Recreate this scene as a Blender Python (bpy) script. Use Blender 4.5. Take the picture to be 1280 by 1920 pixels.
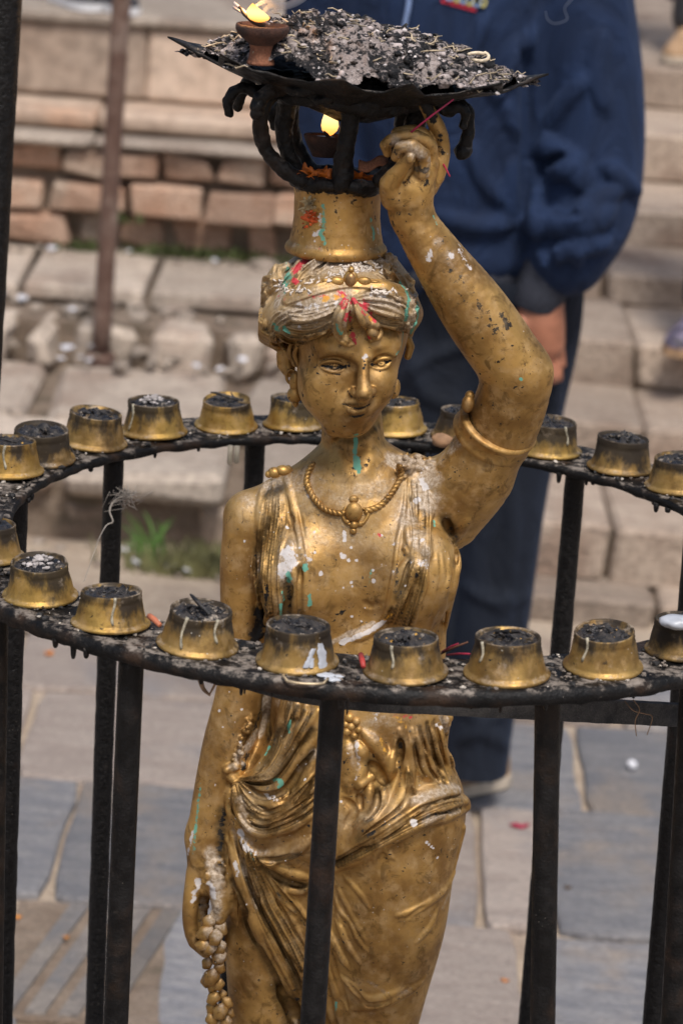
import bpy, bmesh, math, random
import numpy as np
from mathutils import Vector, Matrix, noise as mnoise

for _o in list(bpy.data.objects):
    bpy.data.objects.remove(_o)
random.seed(7)
RNG = np.random.default_rng(7)
SC = bpy.context.scene
COL = SC.collection

# ------------------------------------------------------------------ camera
FPX = 5520.0                       # focal length in pixels of the 1280x1920 photograph
PITCH, ROLL = math.radians(16.5), math.radians(4.0)
CAM = np.array([0.0, -2.65, 1.96])
_fw = np.array([0, math.cos(PITCH), -math.sin(PITCH)])
_up = np.array([0, math.sin(PITCH), math.cos(PITCH)])
_rt = np.array([1.0, 0, 0])
RT = _rt * math.cos(ROLL) + _up * math.sin(ROLL)
UP = _up * math.cos(ROLL) - _rt * math.sin(ROLL)
FW = _fw
cam_data = bpy.data.cameras.new('camera')
cam = bpy.data.objects.new('camera', cam_data)
COL.objects.link(cam)
cam_data.sensor_fit = 'VERTICAL'
cam_data.sensor_height = 36.0
cam_data.sensor_width = 24.0
cam_data.lens = 36.0 * FPX / 1920.0
cam_data.clip_start = 0.05
cam_data.clip_end = 300
m = Matrix.Identity(4)
for i in range(3):
    m[i][0], m[i][1], m[i][2], m[i][3] = RT[i], UP[i], -FW[i], CAM[i]
cam.matrix_world = m
cam_data.dof.use_dof = True
cam_data.dof.focus_distance = 2.70
cam_data.dof.aperture_fstop = 7.5
cam_data.dof.aperture_blades = 7
SC.camera = cam

# ------------------------------------------------------------------ light
SUN_EL, SUN_AZ = math.radians(60), math.radians(166)   # azimuth measured from +Y towards +X
world = bpy.data.worlds.new('World')
SC.world = world
world.use_nodes = True
_nt = world.node_tree
_nt.nodes.clear()
_sky = _nt.nodes.new('ShaderNodeTexSky')
_sky.sky_type = 'NISHITA'
_sky.sun_disc = False
_sky.sun_elevation = SUN_EL
_sky.sun_rotation = SUN_AZ
_sky.air_density = 1.0
_sky.dust_density = 4.0
_bg = _nt.nodes.new('ShaderNodeBackground')
_bg.inputs['Strength'].default_value = 0.058
_ow = _nt.nodes.new('ShaderNodeOutputWorld')
_nt.links.new(_sky.outputs[0], _bg.inputs[0])
_nt.links.new(_bg.outputs[0], _ow.inputs[0])
sun_data = bpy.data.lights.new('sun', 'SUN')
sun_data.energy = 1.5
sun_data.angle = math.radians(14)
sun_data.color = (1.0, 0.965, 0.92)
sun = bpy.data.objects.new('sun', sun_data)
COL.objects.link(sun)
_sd = Vector((math.sin(SUN_AZ) * math.cos(SUN_EL), math.cos(SUN_AZ) * math.cos(SUN_EL), math.sin(SUN_EL)))
sun.rotation_euler = _sd.to_track_quat('Z', 'Y').to_euler()
SC.view_settings.view_transform = 'Standard'
SC.view_settings.look = 'None'
SC.view_settings.gamma = 1.0
SC.view_settings.use_curve_mapping = False
SC.view_settings.exposure = 1.08
SC.cycles.max_bounces = 6
SC.cycles.use_denoising = True
SC.cycles.use_adaptive_sampling = True

# ------------------------------------------------------------------ pixel -> place
def ray(px, py):
    d = FW + RT * (px - 640) / FPX - UP * (py - 960) / FPX
    return CAM, d
def P(px, py, y=0.0):
    o, d = ray(px, py)
    return o + d * ((y - o[1]) / d[1])
def PZ(px, py, z=0.0):
    o, d = ray(px, py)
    return o + d * ((z - o[2]) / d[2])
def mpp(y=0.0):                      # metres per photo pixel at depth y
    return 0.0005 * (y + 2.65) / 2.65
# ------------------------------------------------------------------ objects
def tag(o, label=None, cat=None, group=None, kind=None):
    if label: o['label'] = label
    if cat: o['category'] = cat
    if group: o['group'] = group
    if kind: o['kind'] = kind
    return o
def thing(name, label, cat, loc=(0, 0, 0), group=None):
    o = bpy.data.objects.new(name, None)
    o.empty_display_size = 0.05
    COL.objects.link(o)
    o.location = Vector([float(v) for v in loc])
    return tag(o, label, cat, group)
def wloc(o):
    v = Vector((0, 0, 0))
    while o is not None:
        v = v + o.location
        o = o.parent
    return v
def mesh_np(name, V, faces, smooth=True):
    """V (n,3) array; faces: (m,4) or (m,3) int array, or a list of such arrays"""
    if not isinstance(faces, (list, tuple)): faces = [faces]
    faces = [np.asarray(f, dtype=np.int32) for f in faces if len(f)]
    me = bpy.data.meshes.new(name)
    V = np.asarray(V, dtype=np.float32)
    me.vertices.add(len(V))
    me.vertices.foreach_set('co', V.ravel())
    nl = sum(f.size for f in faces)
    npoly = sum(len(f) for f in faces)
    me.loops.add(nl)
    me.loops.foreach_set('vertex_index', np.concatenate([f.ravel() for f in faces]))
    me.polygons.add(npoly)
    tot = np.concatenate([np.full(len(f), f.shape[1], dtype=np.int32) for f in faces])
    start = np.concatenate([[0], np.cumsum(tot)[:-1]]).astype(np.int32)
    me.polygons.foreach_set('loop_start', start)
    me.polygons.foreach_set('loop_total', tot)
    me.polygons.foreach_set('use_smooth', np.full(npoly, smooth, dtype=bool))
    me.update(calc_edges=True)
    me.validate()
    return me
def link(name, me, mat=None, parent=None, world=True, loc=None):
    """world: the mesh was written in world space"""
    o = bpy.data.objects.new(name, me)
    COL.objects.link(o)
    if mat is not None and len(me.materials) == 0: me.materials.append(mat)
    if parent is not None:
        o.parent = parent
        if world:
            off = wloc(parent)
            me.transform(Matrix.Translation(-off))
    if loc is not None: o.location = loc
    return o
def lathe_vf(profile, n=32, wob=0.0, seed=0, close=False):
    """profile: list of (r,z); vertices about the z axis"""
    V, F = [], []
    for (r, z) in profile:
        for i in range(n):
            a = 2 * math.pi * i / n
            q = 1.0 + (wob * mnoise.noise(Vector((math.cos(a) * 1.3, math.sin(a) * 1.3, z * 40 + seed))) if wob else 0)
            V.append((r * q * math.cos(a), r * q * math.sin(a), z))
    for j in range(len(profile) - 1):
        for i in range(n):
            k = (i + 1) % n
            F.append((j * n + i, j * n + k, (j + 1) * n + k, (j + 1) * n + i))
    return np.array(V), np.array(F)
def tube_vf(pts, rad, n=8, twist=0.0):
    pts = [Vector([float(c) for c in p]) for p in pts]
    if not hasattr(rad, '__len__'): rad = [rad] * len(pts)
    V, F = [], []
    ref = Vector((0.12, 0.93, 0.31)).normalized()
    for i, p in enumerate(pts):
        t = (pts[min(i + 1, len(pts) - 1)] - pts[max(i - 1, 0)])
        if t.length < 1e-9: t = Vector((0, 0, 1))
        t.normalize()
        a = t.cross(ref)
        if a.length < 1e-4: a = t.cross(Vector((1, 0, 0)))
        a.normalize(); b = t.cross(a)
        for k in range(n):
            an = 2 * math.pi * k / n + twist * i
            q = p + (a * math.cos(an) + b * math.sin(an)) * rad[i]
            V.append(q[:])
    for i in range(len(pts) - 1):
        for k in range(n):
            l = (k + 1) % n
            F.append((i * n + k, i * n + l, (i + 1) * n + l, (i + 1) * n + k))
    c0 = len(V); V.append(pts[0][:]); V.append(pts[-1][:])
    T = []
    for k in range(n):
        l = (k + 1) % n
        T.append((c0, l, k)); T.append((c0 + 1, (len(pts) - 1) * n + k, (len(pts) - 1) * n + l))
    return np.array(V), np.array(F), np.array(T)
def tube(name, pts, rad, mat, parent=None, n=8):
    V, F, T = tube_vf(pts, rad, n)
    return link(name, mesh_np(name, V, [F, T]), mat, parent)
def dens(nodes, step):
    """Catmull-Rom through nodes (tuples of any length), about one point per `step` of the first two coords"""
    A = np.array(nodes, dtype=float)
    if len(A) == 1: return A
    if len(A) == 2:
        n = max(2, int(np.linalg.norm(A[1, :2] - A[0, :2]) / step) + 1)
        t = np.linspace(0, 1, n)[:, None]
        return A[0] * (1 - t) + A[1] * t
    B = np.vstack([2 * A[0] - A[1], A, 2 * A[-1] - A[-2]])
    out = []
    for i in range(1, len(B) - 2):
        n = max(1, int(np.linalg.norm(B[i + 1, :2] - B[i, :2]) / step))
        for j in range(n):
            t = j / n
            out.append(0.5 * (2 * B[i] + (B[i + 1] - B[i - 1]) * t + (2 * B[i - 1] - 5 * B[i] + 4 * B[i + 1] - B[i + 2]) * t * t
                              + (3 * B[i] - B[i - 1] - 3 * B[i + 1] + B[i + 2]) * t ** 3))
    out.append(A[-1])
    return np.array(out)
def box_bm(bm, lo, hi, bev=0.0, jit=0.0, rot=None):
    lo, hi = Vector([float(v) for v in lo]), Vector([float(v) for v in hi])
    c, s = (lo + hi) / 2, (hi - lo)
    r = bmesh.ops.create_cube(bm, size=1.0)
    vs = r['verts']
    for v in vs:
        v.co = Vector((v.co.x * s.x, v.co.y * s.y, v.co.z * s.z)) + Vector([random.uniform(-jit, jit) for _ in range(3)])
    if bev > 0:
        es = list({e for v in vs for e in v.link_edges})
        rr = bmesh.ops.bevel(bm, geom=es, offset=bev, segments=1, affect='EDGES', profile=0.6)
        vs = list({v for f in rr['faces'] for v in f.verts} | {v for v in vs if v.is_valid})
    for v in vs:
        if rot is not None: v.co = rot @ v.co
        v.co = v.co + c
    return vs
def bm_obj(name, bm, mat, parent=None, smooth=False, world=True):
    me = bpy.data.meshes.new(name)
    bm.to_mesh(me); bm.free()
    if smooth:
        for p in me.polygons: p.use_smooth = True
    return link(name, me, mat, parent, world)
def join_vf(parts):
    """[(V, F, T?)...] -> V, [F, T]"""
    Vs, Fs, Ts, n = [], [], [], 0
    for p in parts:
        Vs.append(np.asarray(p[0], float))
        for f in p[1:]:
            f = np.asarray(f)
            if not len(f): continue
            (Fs if f.shape[1] == 4 else Ts).append(f + n)
        n += len(p[0])
    out = []
    if Fs: out.append(np.vstack(Fs))
    if Ts: out.append(np.vstack(Ts))
    return np.vstack(Vs), out

# ------------------------------------------------------------------ materials
class NT:
    def __init__(s, name):
        s.m = bpy.data.materials.new(name); s.m.use_nodes = True
        s.t = s.m.node_tree; s.t.nodes.clear()
        s.out = s.t.nodes.new('ShaderNodeOutputMaterial')
        s.b = s.t.nodes.new('ShaderNodeBsdfPrincipled')
        s.t.links.new(s.b.outputs[0], s.out.inputs[0])
        s.co = s.t.nodes.new('ShaderNodeTexCoord').outputs['Object']
    def n(s, typ, ins=None, **kw):
        nd = s.t.nodes.new(typ)
        for k, v in kw.items(): setattr(nd, k, v)
        for k, v in (ins or {}).items():
            s.put(nd.inputs[k], v)
        return nd
    def put(s, sock, v):
        if isinstance(v, bpy.types.NodeSocket): s.t.links.new(v, sock)
        else:
            if sock.type == 'RGBA' and hasattr(v, '__len__') and len(v) == 3: v = (*v, 1)
            sock.default_value = v
    def noise(s, scale, detail=4, rough=0.55, co=None, dist=0.0):
        return s.n('ShaderNodeTexNoise', {'Vector': co or s.co, 'Scale': scale, 'Detail': detail, 'Roughness': rough, 'Distortion': dist}).outputs[0]
    def voro(s, scale, co=None, feature='F1'):
        return s.n('ShaderNodeTexVoronoi', {'Vector': co or s.co, 'Scale': scale}, feature=feature).outputs[0]
    def ramp(s, fac, lo, hi, a=0.0, b=1.0):
        return s.n('ShaderNodeMapRange', {'Value': fac, 'From Min': lo, 'From Max': hi, 'To Min': a, 'To Max': b}, clamp=True, interpolation_type='SMOOTHSTEP').outputs[0]
    def mix(s, fac, a, b, mode='MIX'):
        nd = s.t.nodes.new('ShaderNodeMix'); nd.data_type = 'RGBA'; nd.blend_type = mode
        s.put(nd.inputs[0], fac); s.put(nd.inputs[6], a); s.put(nd.inputs[7], b)
        return nd.outputs[2]
    def math(s, op, a, b=0.0, c=0.0):
        nd = s.t.nodes.new('ShaderNodeMath'); nd.operation = op
        s.put(nd.inputs[0], a); s.put(nd.inputs[1], b); s.put(nd.inputs[2], c)
        return nd.outputs[0]
    def attr(s, name):
        nd = s.t.nodes.new('ShaderNodeAttribute'); nd.attribute_name = name
        return nd.outputs['Fac']
    def up(s):
        g = s.t.nodes.new('ShaderNodeNewGeometry')
        x = s.t.nodes.new('ShaderNodeSeparateXYZ'); s.t.links.new(g.outputs['Normal'], x.inputs[0])
        return x.outputs[2]
    def rnd(s):
        return s.t.nodes.new('ShaderNodeObjectInfo').outputs['Random']
    def stretch(s, sx, sy, sz, co=None, off=None):
        nd = s.n('ShaderNodeMapping', {'Vector': co or s.co, 'Scale': (sx, sy, sz)})
        return nd.outputs[0]
    def offset_random(s):
        """object coordinates moved by the object's own random number, so copies differ"""
        mul = s.math('MULTIPLY', s.rnd(), 37.0)
        cmb = s.n('ShaderNodeCombineXYZ', {0: mul, 1: mul, 2: mul}).outputs[0]
        s.co = s.n('ShaderNodeVectorMath', {0: s.co, 1: cmb}, operation='ADD').outputs[0]
    def set(s, **kw):
        for k, v in kw.items():
            s.put(s.b.inputs[{'color': 'Base Color', 'rough': 'Roughness', 'metal': 'Metallic', 'spec': 'Specular IOR Level'}.get(k, k)], v)
        return s
    def bump(s, h, strength=0.4, dist=0.001):
        nd = s.n('ShaderNodeBump', {'Height': h, 'Strength': strength, 'Distance': dist})
        s.put(s.b.inputs['Normal'], nd.outputs[0])
        return s
def hx(h):
    h = h.lstrip('#')
    c = [int(h[i:i + 2], 16) / 255 for i in (0, 2, 4)]
    return tuple((v / 12.92 if v <= 0.04045 else ((v + 0.055) / 1.055) ** 2.4) for v in c)

def stone_mat(name, c1, c2, c3=None, scale=9, bump=0.5, speck=None, streak=1.0):
    t = NT(name); t.offset_random()
    co = t.stretch(1, streak, 1)
    a = t.noise(scale, 6, 0.62, co)
    col = t.mix(t.ramp(a, 0.36, 0.64), c1, c2)
    if c3 is not None:
        col = t.mix(t.ramp(t.noise(scale * 0.45, 4, 0.6), 0.5, 0.68), col, c3)
    f = t.noise(scale * 9, 5, 0.65, co)
    col = t.mix(t.ramp(f, 0.35, 0.75, 0.0, 0.7), col, tuple(v * 0.42 for v in c1))
    if speck is not None:
        col = t.mix(t.ramp(t.noise(scale * 20, 2), 0.68, 0.74), col, speck)
    # each stone a little lighter or darker
    v = t.math('MULTIPLY_ADD', t.rnd(), 0.5, 0.75)
    col = t.n('ShaderNodeVectorMath', {0: col, 3: v}, operation='SCALE').outputs[0]
    t.set(color=col, rough=0.88)
    t.bump(t.math('ADD', a, t.math('MULTIPLY', f, 0.7)), min(1.0, bump * 1.4), 0.018)
    return t.m
def plain_mat(name, col, rough=0.7, var=0.25, scale=60, bump=0.2, dist=0.001, metal=0.0):
    t = NT(name)
    a = t.noise(scale, 4)
    c = t.mix(t.ramp(a, 0.3, 0.7), tuple(v * (1 - var) for v in col), tuple(min(1, v * (1 + var)) for v in col))
    t.set(color=c, rough=rough, metal=metal).bump(a, bump, dist)
    return t.m
def brass_mat(name, fig=False, tint=0):
    t = NT(name)
    if not fig: t.offset_random()
    big = t.noise(22, 4, 0.6)
    med = t.noise(75, 5, 0.6)
    fin = t.noise(330, 4, 0.6)
    A = [(0.53, 0.318, 0.102), (0.54, 0.350, 0.100), (0.43, 0.275, 0.090)][tint]
    B = [(0.245, 0.132, 0.042), (0.29, 0.165, 0.04), (0.19, 0.112, 0.040)][tint]
    col = t.mix(t.ramp(big, 0.3, 0.7), A, B)
    col = t.mix(t.ramp(med, 0.45, 0.75, 0, 0.55), col, (0.59, 0.405, 0.20))
    col = t.mix(t.ramp(t.noise(58, 6, 0.7, None, 0.8), 0.52, 0.66, 0, 0.62 if fig else 0.4), col, (0.13, 0.070, 0.022))
    metal = 0.70
    rough = t.ramp(med, 0.3, 0.7, 0.44, 0.62)
    # black lacquer flecks
    blk = t.math('MULTIPLY', t.ramp(t.noise(230, 4, 0.55, None, 0.6), 0.635, 0.68), t.ramp(t.noise(30, 4, 0.6), 0.42, 0.58))
    if fig:
        sa = t.attr('soot')
        blk = t.math('MAXIMUM', blk, t.ramp(t.math('ADD', sa, t.math('MULTIPLY', t.math('SUBTRACT', t.noise(140, 6, 0.7), 0.5), 1.9)), 0.46, 0.60))
    else:
        # lamp soot, as blotches
        sb = t.noise(38, 5, 0.66, t.stretch(1, 1, 0.45))
        amt = t.math('MULTIPLY', t.math('POWER', t.rnd(), 1.5), 0.26)
        z = t.n('ShaderNodeSeparateXYZ', {0: t.n('ShaderNodeTexCoord').outputs['Object']}).outputs[2]
        amt = t.math('ADD', amt, t.ramp(z, 0.006, 0.030, -0.04, 0.18))
        blk = t.math('MAXIMUM', blk, t.math('MULTIPLY', t.ramp(t.math('ADD', sb, amt), 0.56, 0.80), 0.93))
    if fig:      # dark tarnish plus recess shade, painted between the chased folds for depth
        gr = t.ramp(t.math('ADD', t.attr('grime_shade'), t.math('MULTIPLY', t.math('SUBTRACT', t.noise(85, 5, 0.65), 0.5), 0.8)), 0.18, 1.0, 0.0, 0.76)
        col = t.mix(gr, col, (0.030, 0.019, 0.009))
    col = t.mix(blk, col, (0.012, 0.011, 0.011))
    # pale dust and ash caught on what faces up
    dn = t.noise(46, 6, 0.68)
    if fig:
        # thin tan film first, thicker cake above it
        film = t.ramp(t.math('ADD', t.attr('film'), t.math('MULTIPLY', t.math('SUBTRACT', t.noise(64, 6, 0.7), 0.5), 1.2)), 0.16, 0.95, 0.0, 0.74)
        col = t.mix(film, col, t.mix(t.ramp(fin, 0.35, 0.65), (0.33, 0.235, 0.13), (0.45, 0.345, 0.215)))
        d = t.math('MULTIPLY_ADD', t.attr('dust'), 1.0, t.math('MULTIPLY', t.math('SUBTRACT', dn, 0.5), 1.3))
        d = t.math('ADD', d, t.ramp(t.up(), 0.15, 0.9, 0.0, 0.16))
        dust = t.ramp(d, 0.20, 0.66, 0.0, 0.86)
    else:
        dust = t.math('MULTIPLY', t.ramp(t.math('ADD', dn, t.ramp(t.up(), 0.2, 0.9, 0, 0.12)), 0.58, 0.74), 0.55)
    dcol = t.mix(t.ramp(fin, 0.4, 0.62), (0.27, 0.205, 0.14), (0.47, 0.39, 0.31))
    col = t.mix(dust, col, dcol)
    paint = 0.0
    if fig:
        for nm, c in (('white', (0.56, 0.53, 0.52)), ('green', (0.10, 0.33, 0.25)), ('red', (0.50, 0.022, 0.05)), ('yellow', (0.6, 0.30, 0.04))):
            f = t.ramp(t.math('ADD', t.attr(nm), t.math('MULTIPLY', t.math('SUBTRACT', t.noise(190, 5, 0.66), 0.5), 1.7)), 0.42, 0.62)
            col = t.mix(t.math('MULTIPLY', f, 0.9), col, c)
            paint = t.math('MAXIMUM', paint, f)
    # white droplets
    drop = t.math('MULTIPLY', t.ramp(t.voro(130), 0.10, 0.06), t.ramp(t.noise(16, 2), 0.5, 0.6))
    col = t.mix(t.math('MULTIPLY', drop, 0.7), col, (0.55, 0.52, 0.46))
    non = t.math('MAXIMUM', t.math('MAXIMUM', blk, dust), t.math('MAXIMUM', paint, drop))
    if fig: non = t.math('MAXIMUM', non, t.math('MULTIPLY', film, 0.9))
    t.set(spec=0.25, color=col, metal=t.math('MULTIPLY', t.math('SUBTRACT', 1.0, non), metal), rough=t.math('MAXIMUM', rough, t.math('MULTIPLY', non, 0.66)))
    h = t.math('ADD', t.math('MULTIPLY', fin, 0.5), t.math('ADD', t.math('MULTIPLY', dust, 0.8), t.math('MULTIPLY', blk, 0.25)))
    t.bump(h, 0.36, 0.0015)
    return t.m
def soot_mat(name, rough=0.55, ash=0.5, lump=130, warm=0.0):
    t = NT(name)
    a = t.noise(lump, 5, 0.6); b = t.noise(420, 3, 0.6)
    col = t.mix(t.ramp(a, 0.35, 0.7), (0.0035, 0.0034, 0.0037), (0.011, 0.010, 0.010))
    col = t.mix(t.ramp(t.noise(9, 6, 0.75), 0.58, 0.72, 0, 0.35), col, (0.045, 0.024, 0.016))
    if warm: col = t.mix(t.ramp(t.noise(28, 4), 0.50, 0.72, 0, warm), col, (0.10, 0.055, 0.03))
    up = t.ramp(t.up(), 0.1, 0.9, 0, 0.14)
    d = t.ramp(t.math('ADD', t.noise(60, 6, 0.7), up), 0.60, 0.78, 0.0, ash)
    col = t.mix(d, col, (0.24, 0.205, 0.175))
    sp = t.math('MULTIPLY', t.ramp(t.voro(260), 0.14, 0.07), t.ramp(t.noise(17, 5, 0.7), 0.56, 0.66))
    col = t.mix(t.math('MULTIPLY', sp, 0.55), col, (0.34, 0.30, 0.25))
    t.set(color=col, rough=t.ramp(a, 0.3, 0.7, rough - 0.15, rough + 0.15), spec=0.22)
    t.bump(t.math('ADD', a, t.math('MULTIPLY', b, 0.35)), 0.8, 0.003)
    return t.m
def emit_mat(name, lo, hi, strength):
    """a flame: dull orange at its foot, pale at its heart"""
    t = NT(name)
    g = t.n('ShaderNodeSeparateXYZ', {0: t.n('ShaderNodeTexCoord').outputs['Generated']}).outputs[2]
    c = t.mix(t.ramp(g, 0.05, 0.55), lo, hi)
    c = t.mix(t.ramp(g, 0.62, 1.0), c, (1.0, 0.50, 0.10))
    e = t.n('ShaderNodeEmission', {'Color': c, 'Strength': strength})
    t.t.links.new(e.outputs[0], t.out.inputs[0])
    return t.m

# ------------------------------------------------------------------ implicit sculpting
class Field:
    """a signed-distance grid; shapes are merged in, folds are laid on the surface found along the line of sight"""
    BIG = 0.02
    px = 0.0005          # metres per photo pixel, for brush sizes
    def __init__(s, xs, ys, zs):
        s.ax = [np.asarray(a, dtype=np.float32) for a in (xs, ys, zs)]
        s.F = np.full([len(a) for a in s.ax], s.BIG, dtype=np.float32)
    def block(s, lo, hi):
        sl = []
        for a, l, h in zip(s.ax, lo, hi):
            i, j = np.searchsorted(a, l), np.searchsorted(a, h)
            if j <= i: return None
            sl.append(slice(i, j))
        return tuple(sl)
    def merge(s, sl, d, k, op):
        A = s.F[sl]
        if op == 'add':
            h = np.maximum(k - np.abs(A - d), 0) / k if k > 0 else 0
            R = np.minimum(A, d) - (h * h * k * 0.25 if k > 0 else 0)
        else:
            d = -d
            h = np.maximum(k - np.abs(A - d), 0) / k if k > 0 else 0
            R = np.maximum(A, d) + (h * h * k * 0.25 if k > 0 else 0)
        s.F[sl] = np.clip(R, -s.BIG, s.BIG)
    def chain(s, pts, rad, k=0.006, op='add', flat=None):
        pts = np.asarray(pts, dtype=np.float32); rad = np.asarray(rad, dtype=np.float32)
        mg = float(rad.max()) + k + 0.003
        sl = s.block(pts.min(0) - mg, pts.max(0) + mg)
        if sl is None: return
        X = s.ax[0][sl[0]][:, None, None]; Y = s.ax[1][sl[1]][None, :, None]; Z = s.ax[2][sl[2]][None, None, :]
        D = None
        for i in range(len(pts) - 1):
            a, b = pts[i], pts[i + 1]
            u = b - a; L = float(u @ u)
            if L < 1e-12: continue
            t = np.clip(((X - a[0]) * u[0] + (Y - a[1]) * u[1] + (Z - a[2]) * u[2]) / L, 0, 1)
            d = np.sqrt((X - a[0] - t * u[0]) ** 2 + (Y - a[1] - t * u[1]) ** 2 + (Z - a[2] - t * u[2]) ** 2) - (rad[i] + t * (rad[i + 1] - rad[i]))
            D = d if D is None else np.minimum(D, d)
        if D is not None: s.merge(sl, D, k, op)
    def limb(s, nodes, k=0.006, op='add', step=14):
        """nodes: (px, py, y, r_px)"""
        N = dens(nodes, step)
        s.chain([P(n[0], n[1], n[2]) for n in N], [n[3] * mpp(n[2]) for n in N], k, op)
    def ell(s, c, r, k=0.006, op='add', rot=None):
        c = np.asarray(c, dtype=np.float32); r = np.asarray(r, dtype=np.float32)
        mg = float(r.max()) + k + 0.003
        ext = np.full(3, mg) if rot is not None else r + k + 0.003
        sl = s.block(c - ext, c + ext)
        if sl is None: return
        X = s.ax[0][sl[0]][:, None, None] - c[0]; Y = s.ax[1][sl[1]][None, :, None] - c[1]; Z = s.ax[2][sl[2]][None, None, :] - c[2]
        if rot is not None:
            M = np.array(rot.to_matrix() if hasattr(rot, 'to_matrix') else rot).T.astype(np.float32)
            X, Y, Z = (M[i, 0] * X + M[i, 1] * Y + M[i, 2] * Z for i in range(3))
        k0 = np.sqrt((X / r[0]) ** 2 + (Y / r[1]) ** 2 + (Z / r[2]) ** 2)
        k1 = np.sqrt((X / r[0] ** 2) ** 2 + (Y / r[1] ** 2) ** 2 + (Z / r[2] ** 2) ** 2)
        s.merge(sl, k0 * (k0 - 1) / np.maximum(k1, 1e-6), k, op)
    def sample(s, Q):
        idx = []
        for a, q in zip(s.ax, np.asarray(Q).T):
            f = np.interp(q, a, np.arange(len(a)), left=0, right=len(a) - 1.001)
            idx.append(np.minimum(f, len(a) - 1.001))
        I = [i.astype(int) for i in idx]; T = [i - j for i, j in zip(idx, I)]
        out = 0
        for dx in (0, 1):
            for dy in (0, 1):
                for dz in (0, 1):
                    w = (T[0] if dx else 1 - T[0]) * (T[1] if dy else 1 - T[1]) * (T[2] if dz else 1 - T[2])
                    out = out + w * s.F[I[0] + dx, I[1] + dy, I[2] + dz]
        return out
    def hit(s, pix):
        """first surface point on the sight line of every pixel; nan where there is none"""
        y0, y1 = float(s.ax[1][0]), float(s.ax[1][-1])
        st = float(np.min(np.diff(s.ax[1]))) * 0.9
        ys = np.arange(y0, y1, st)
        out = np.full((len(pix), 3), np.nan)
        for i, (px, py) in enumerate(pix):
            o, d = ray(px, py)
            Q = o[None] + d[None] * ((ys - o[1]) / d[1])[:, None]
            f = s.sample(Q)
            j = np.argmax(f < 0)
            if f[j] < 0:
                if j == 0: out[i] = Q[0]
                else:
                    t = f[j - 1] / (f[j - 1] - f[j] + 1e-9)
                    out[i] = Q[j - 1] + (Q[j] - Q[j - 1]) * t
        return out
    def grad(s, Q, e=0.0015):
        G = np.stack([s.sample(Q + np.eye(3)[i] * e) - s.sample(Q - np.eye(3)[i] * e) for i in range(3)], 1)
        return G / (np.linalg.norm(G, axis=1, keepdims=True) + 1e-9)
    def stroke(s, pix, r, h=0.5, k=0.003, op='add', taper=0.35, step=7, r2=None):
        """a ridge (or groove) of radius r px that stands h*r proud of the surface along a pixel path"""
        N = dens([tuple(p[:2]) for p in pix], step)
        Q = s.hit(N)
        ok = ~np.isnan(Q[:, 0])
        if ok.sum() < 2: return None
        # drop points that jump behind the neighbouring surface
        dy = np.median(Q[ok, 1]); ok &= np.abs(np.nan_to_num(Q[:, 1], nan=9) - dy) < 0.06
        Q = Q[ok]
        if len(Q) < 2: return None
        if len(Q) > 4:
            Qs = Q.copy(); Qs[1:-1] = (Q[:-2] + 2 * Q[1:-1] + Q[2:]) / 4; Q = Qs
        G = s.grad(Q)
        t = np.linspace(0, 1, len(Q))
        rr = (np.full(len(Q), r) if r2 is None else r + (r2 - r) * t) * s.px
        tp = np.minimum(1, np.minimum(t, 1 - t) / 0.25)
        rr = rr * (taper + (1 - taper) * np.sin(tp * math.pi / 2))
        c = Q - G * (rr * (1 - h))[:, None] if op == 'add' else Q + G * (rr * (1 - h))[:, None]
        s.chain(c, rr, k, op)
        return Q
    def mesh(s, relax=1):
        F = s.F; S = F < 0
        n = F.shape
        c = np.zeros([d - 1 for d in n], dtype=np.uint8)
        for dx in (0, 1):
            for dy in (0, 1):
                for dz in (0, 1):
                    c += S[dx:n[0] - 1 + dx, dy:n[1] - 1 + dy, dz:n[2] - 1 + dz]
        act = np.flatnonzero((c > 0) & (c < 8))
        ids = np.full(c.size, -1, dtype=np.int32); ids[act] = np.arange(len(act))
        ids = ids.reshape(c.shape)
        I, J, K = np.unravel_index(act, c.shape)
        corners = [(a, b, d) for a in (0, 1) for b in (0, 1) for d in (0, 1)]
        val = np.stack([F[I + a, J + b, K + d] for a, b, d in corners], 1)
        acc = np.zeros((len(act), 3), dtype=np.float32); cnt = np.zeros(len(act), dtype=np.float32)
        for p in range(8):
            for q in range(p + 1, 8):
                A, B = np.array(corners[p]), np.array(corners[q])
                if np.abs(A - B).sum() != 1: continue
                m = (val[:, p] < 0) != (val[:, q] < 0)
                t = val[m, p] / (val[m, p] - val[m, q])
                acc[m] += A + (B - A) * t[:, None]; cnt[m] += 1
        acc /= cnt[:, None]
        V = np.stack([ax[i] + (ax[i + 1] - ax[i]) * acc[:, w] for w, (ax, i) in enumerate(zip(s.ax, (I, J, K)))], 1)
        Fc = []
        def quads(axis):
            sh = [slice(None)] * 3; sh2 = [slice(None)] * 3
            sh[axis] = slice(0, -1); sh2[axis] = slice(1, None)
            E = S[tuple(sh)] != S[tuple(sh2)]
            e = np.argwhere(E)
            o1, o2 = [a for a in range(3) if a != axis]
            ok = (e[:, o1] > 0) & (e[:, o2] > 0) & (e[:, o1] < n[o1] - 1) & (e[:, o2] < n[o2] - 1)
            e = e[ok]
            def cell(d1, d2):
                g = e.copy(); g[:, o1] -= d1; g[:, o2] -= d2
                return ids[g[:, 0], g[:, 1], g[:, 2]]
            q = np.stack([cell(1, 1), cell(0, 1), cell(0, 0), cell(1, 0)], 1)
            inside = S[e[:, 0], e[:, 1], e[:, 2]]
            flip = inside if axis == 1 else ~inside
            q[flip] = q[flip][:, ::-1]
            return q
        Fq = np.vstack([quads(a) for a in range(3)])
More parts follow.
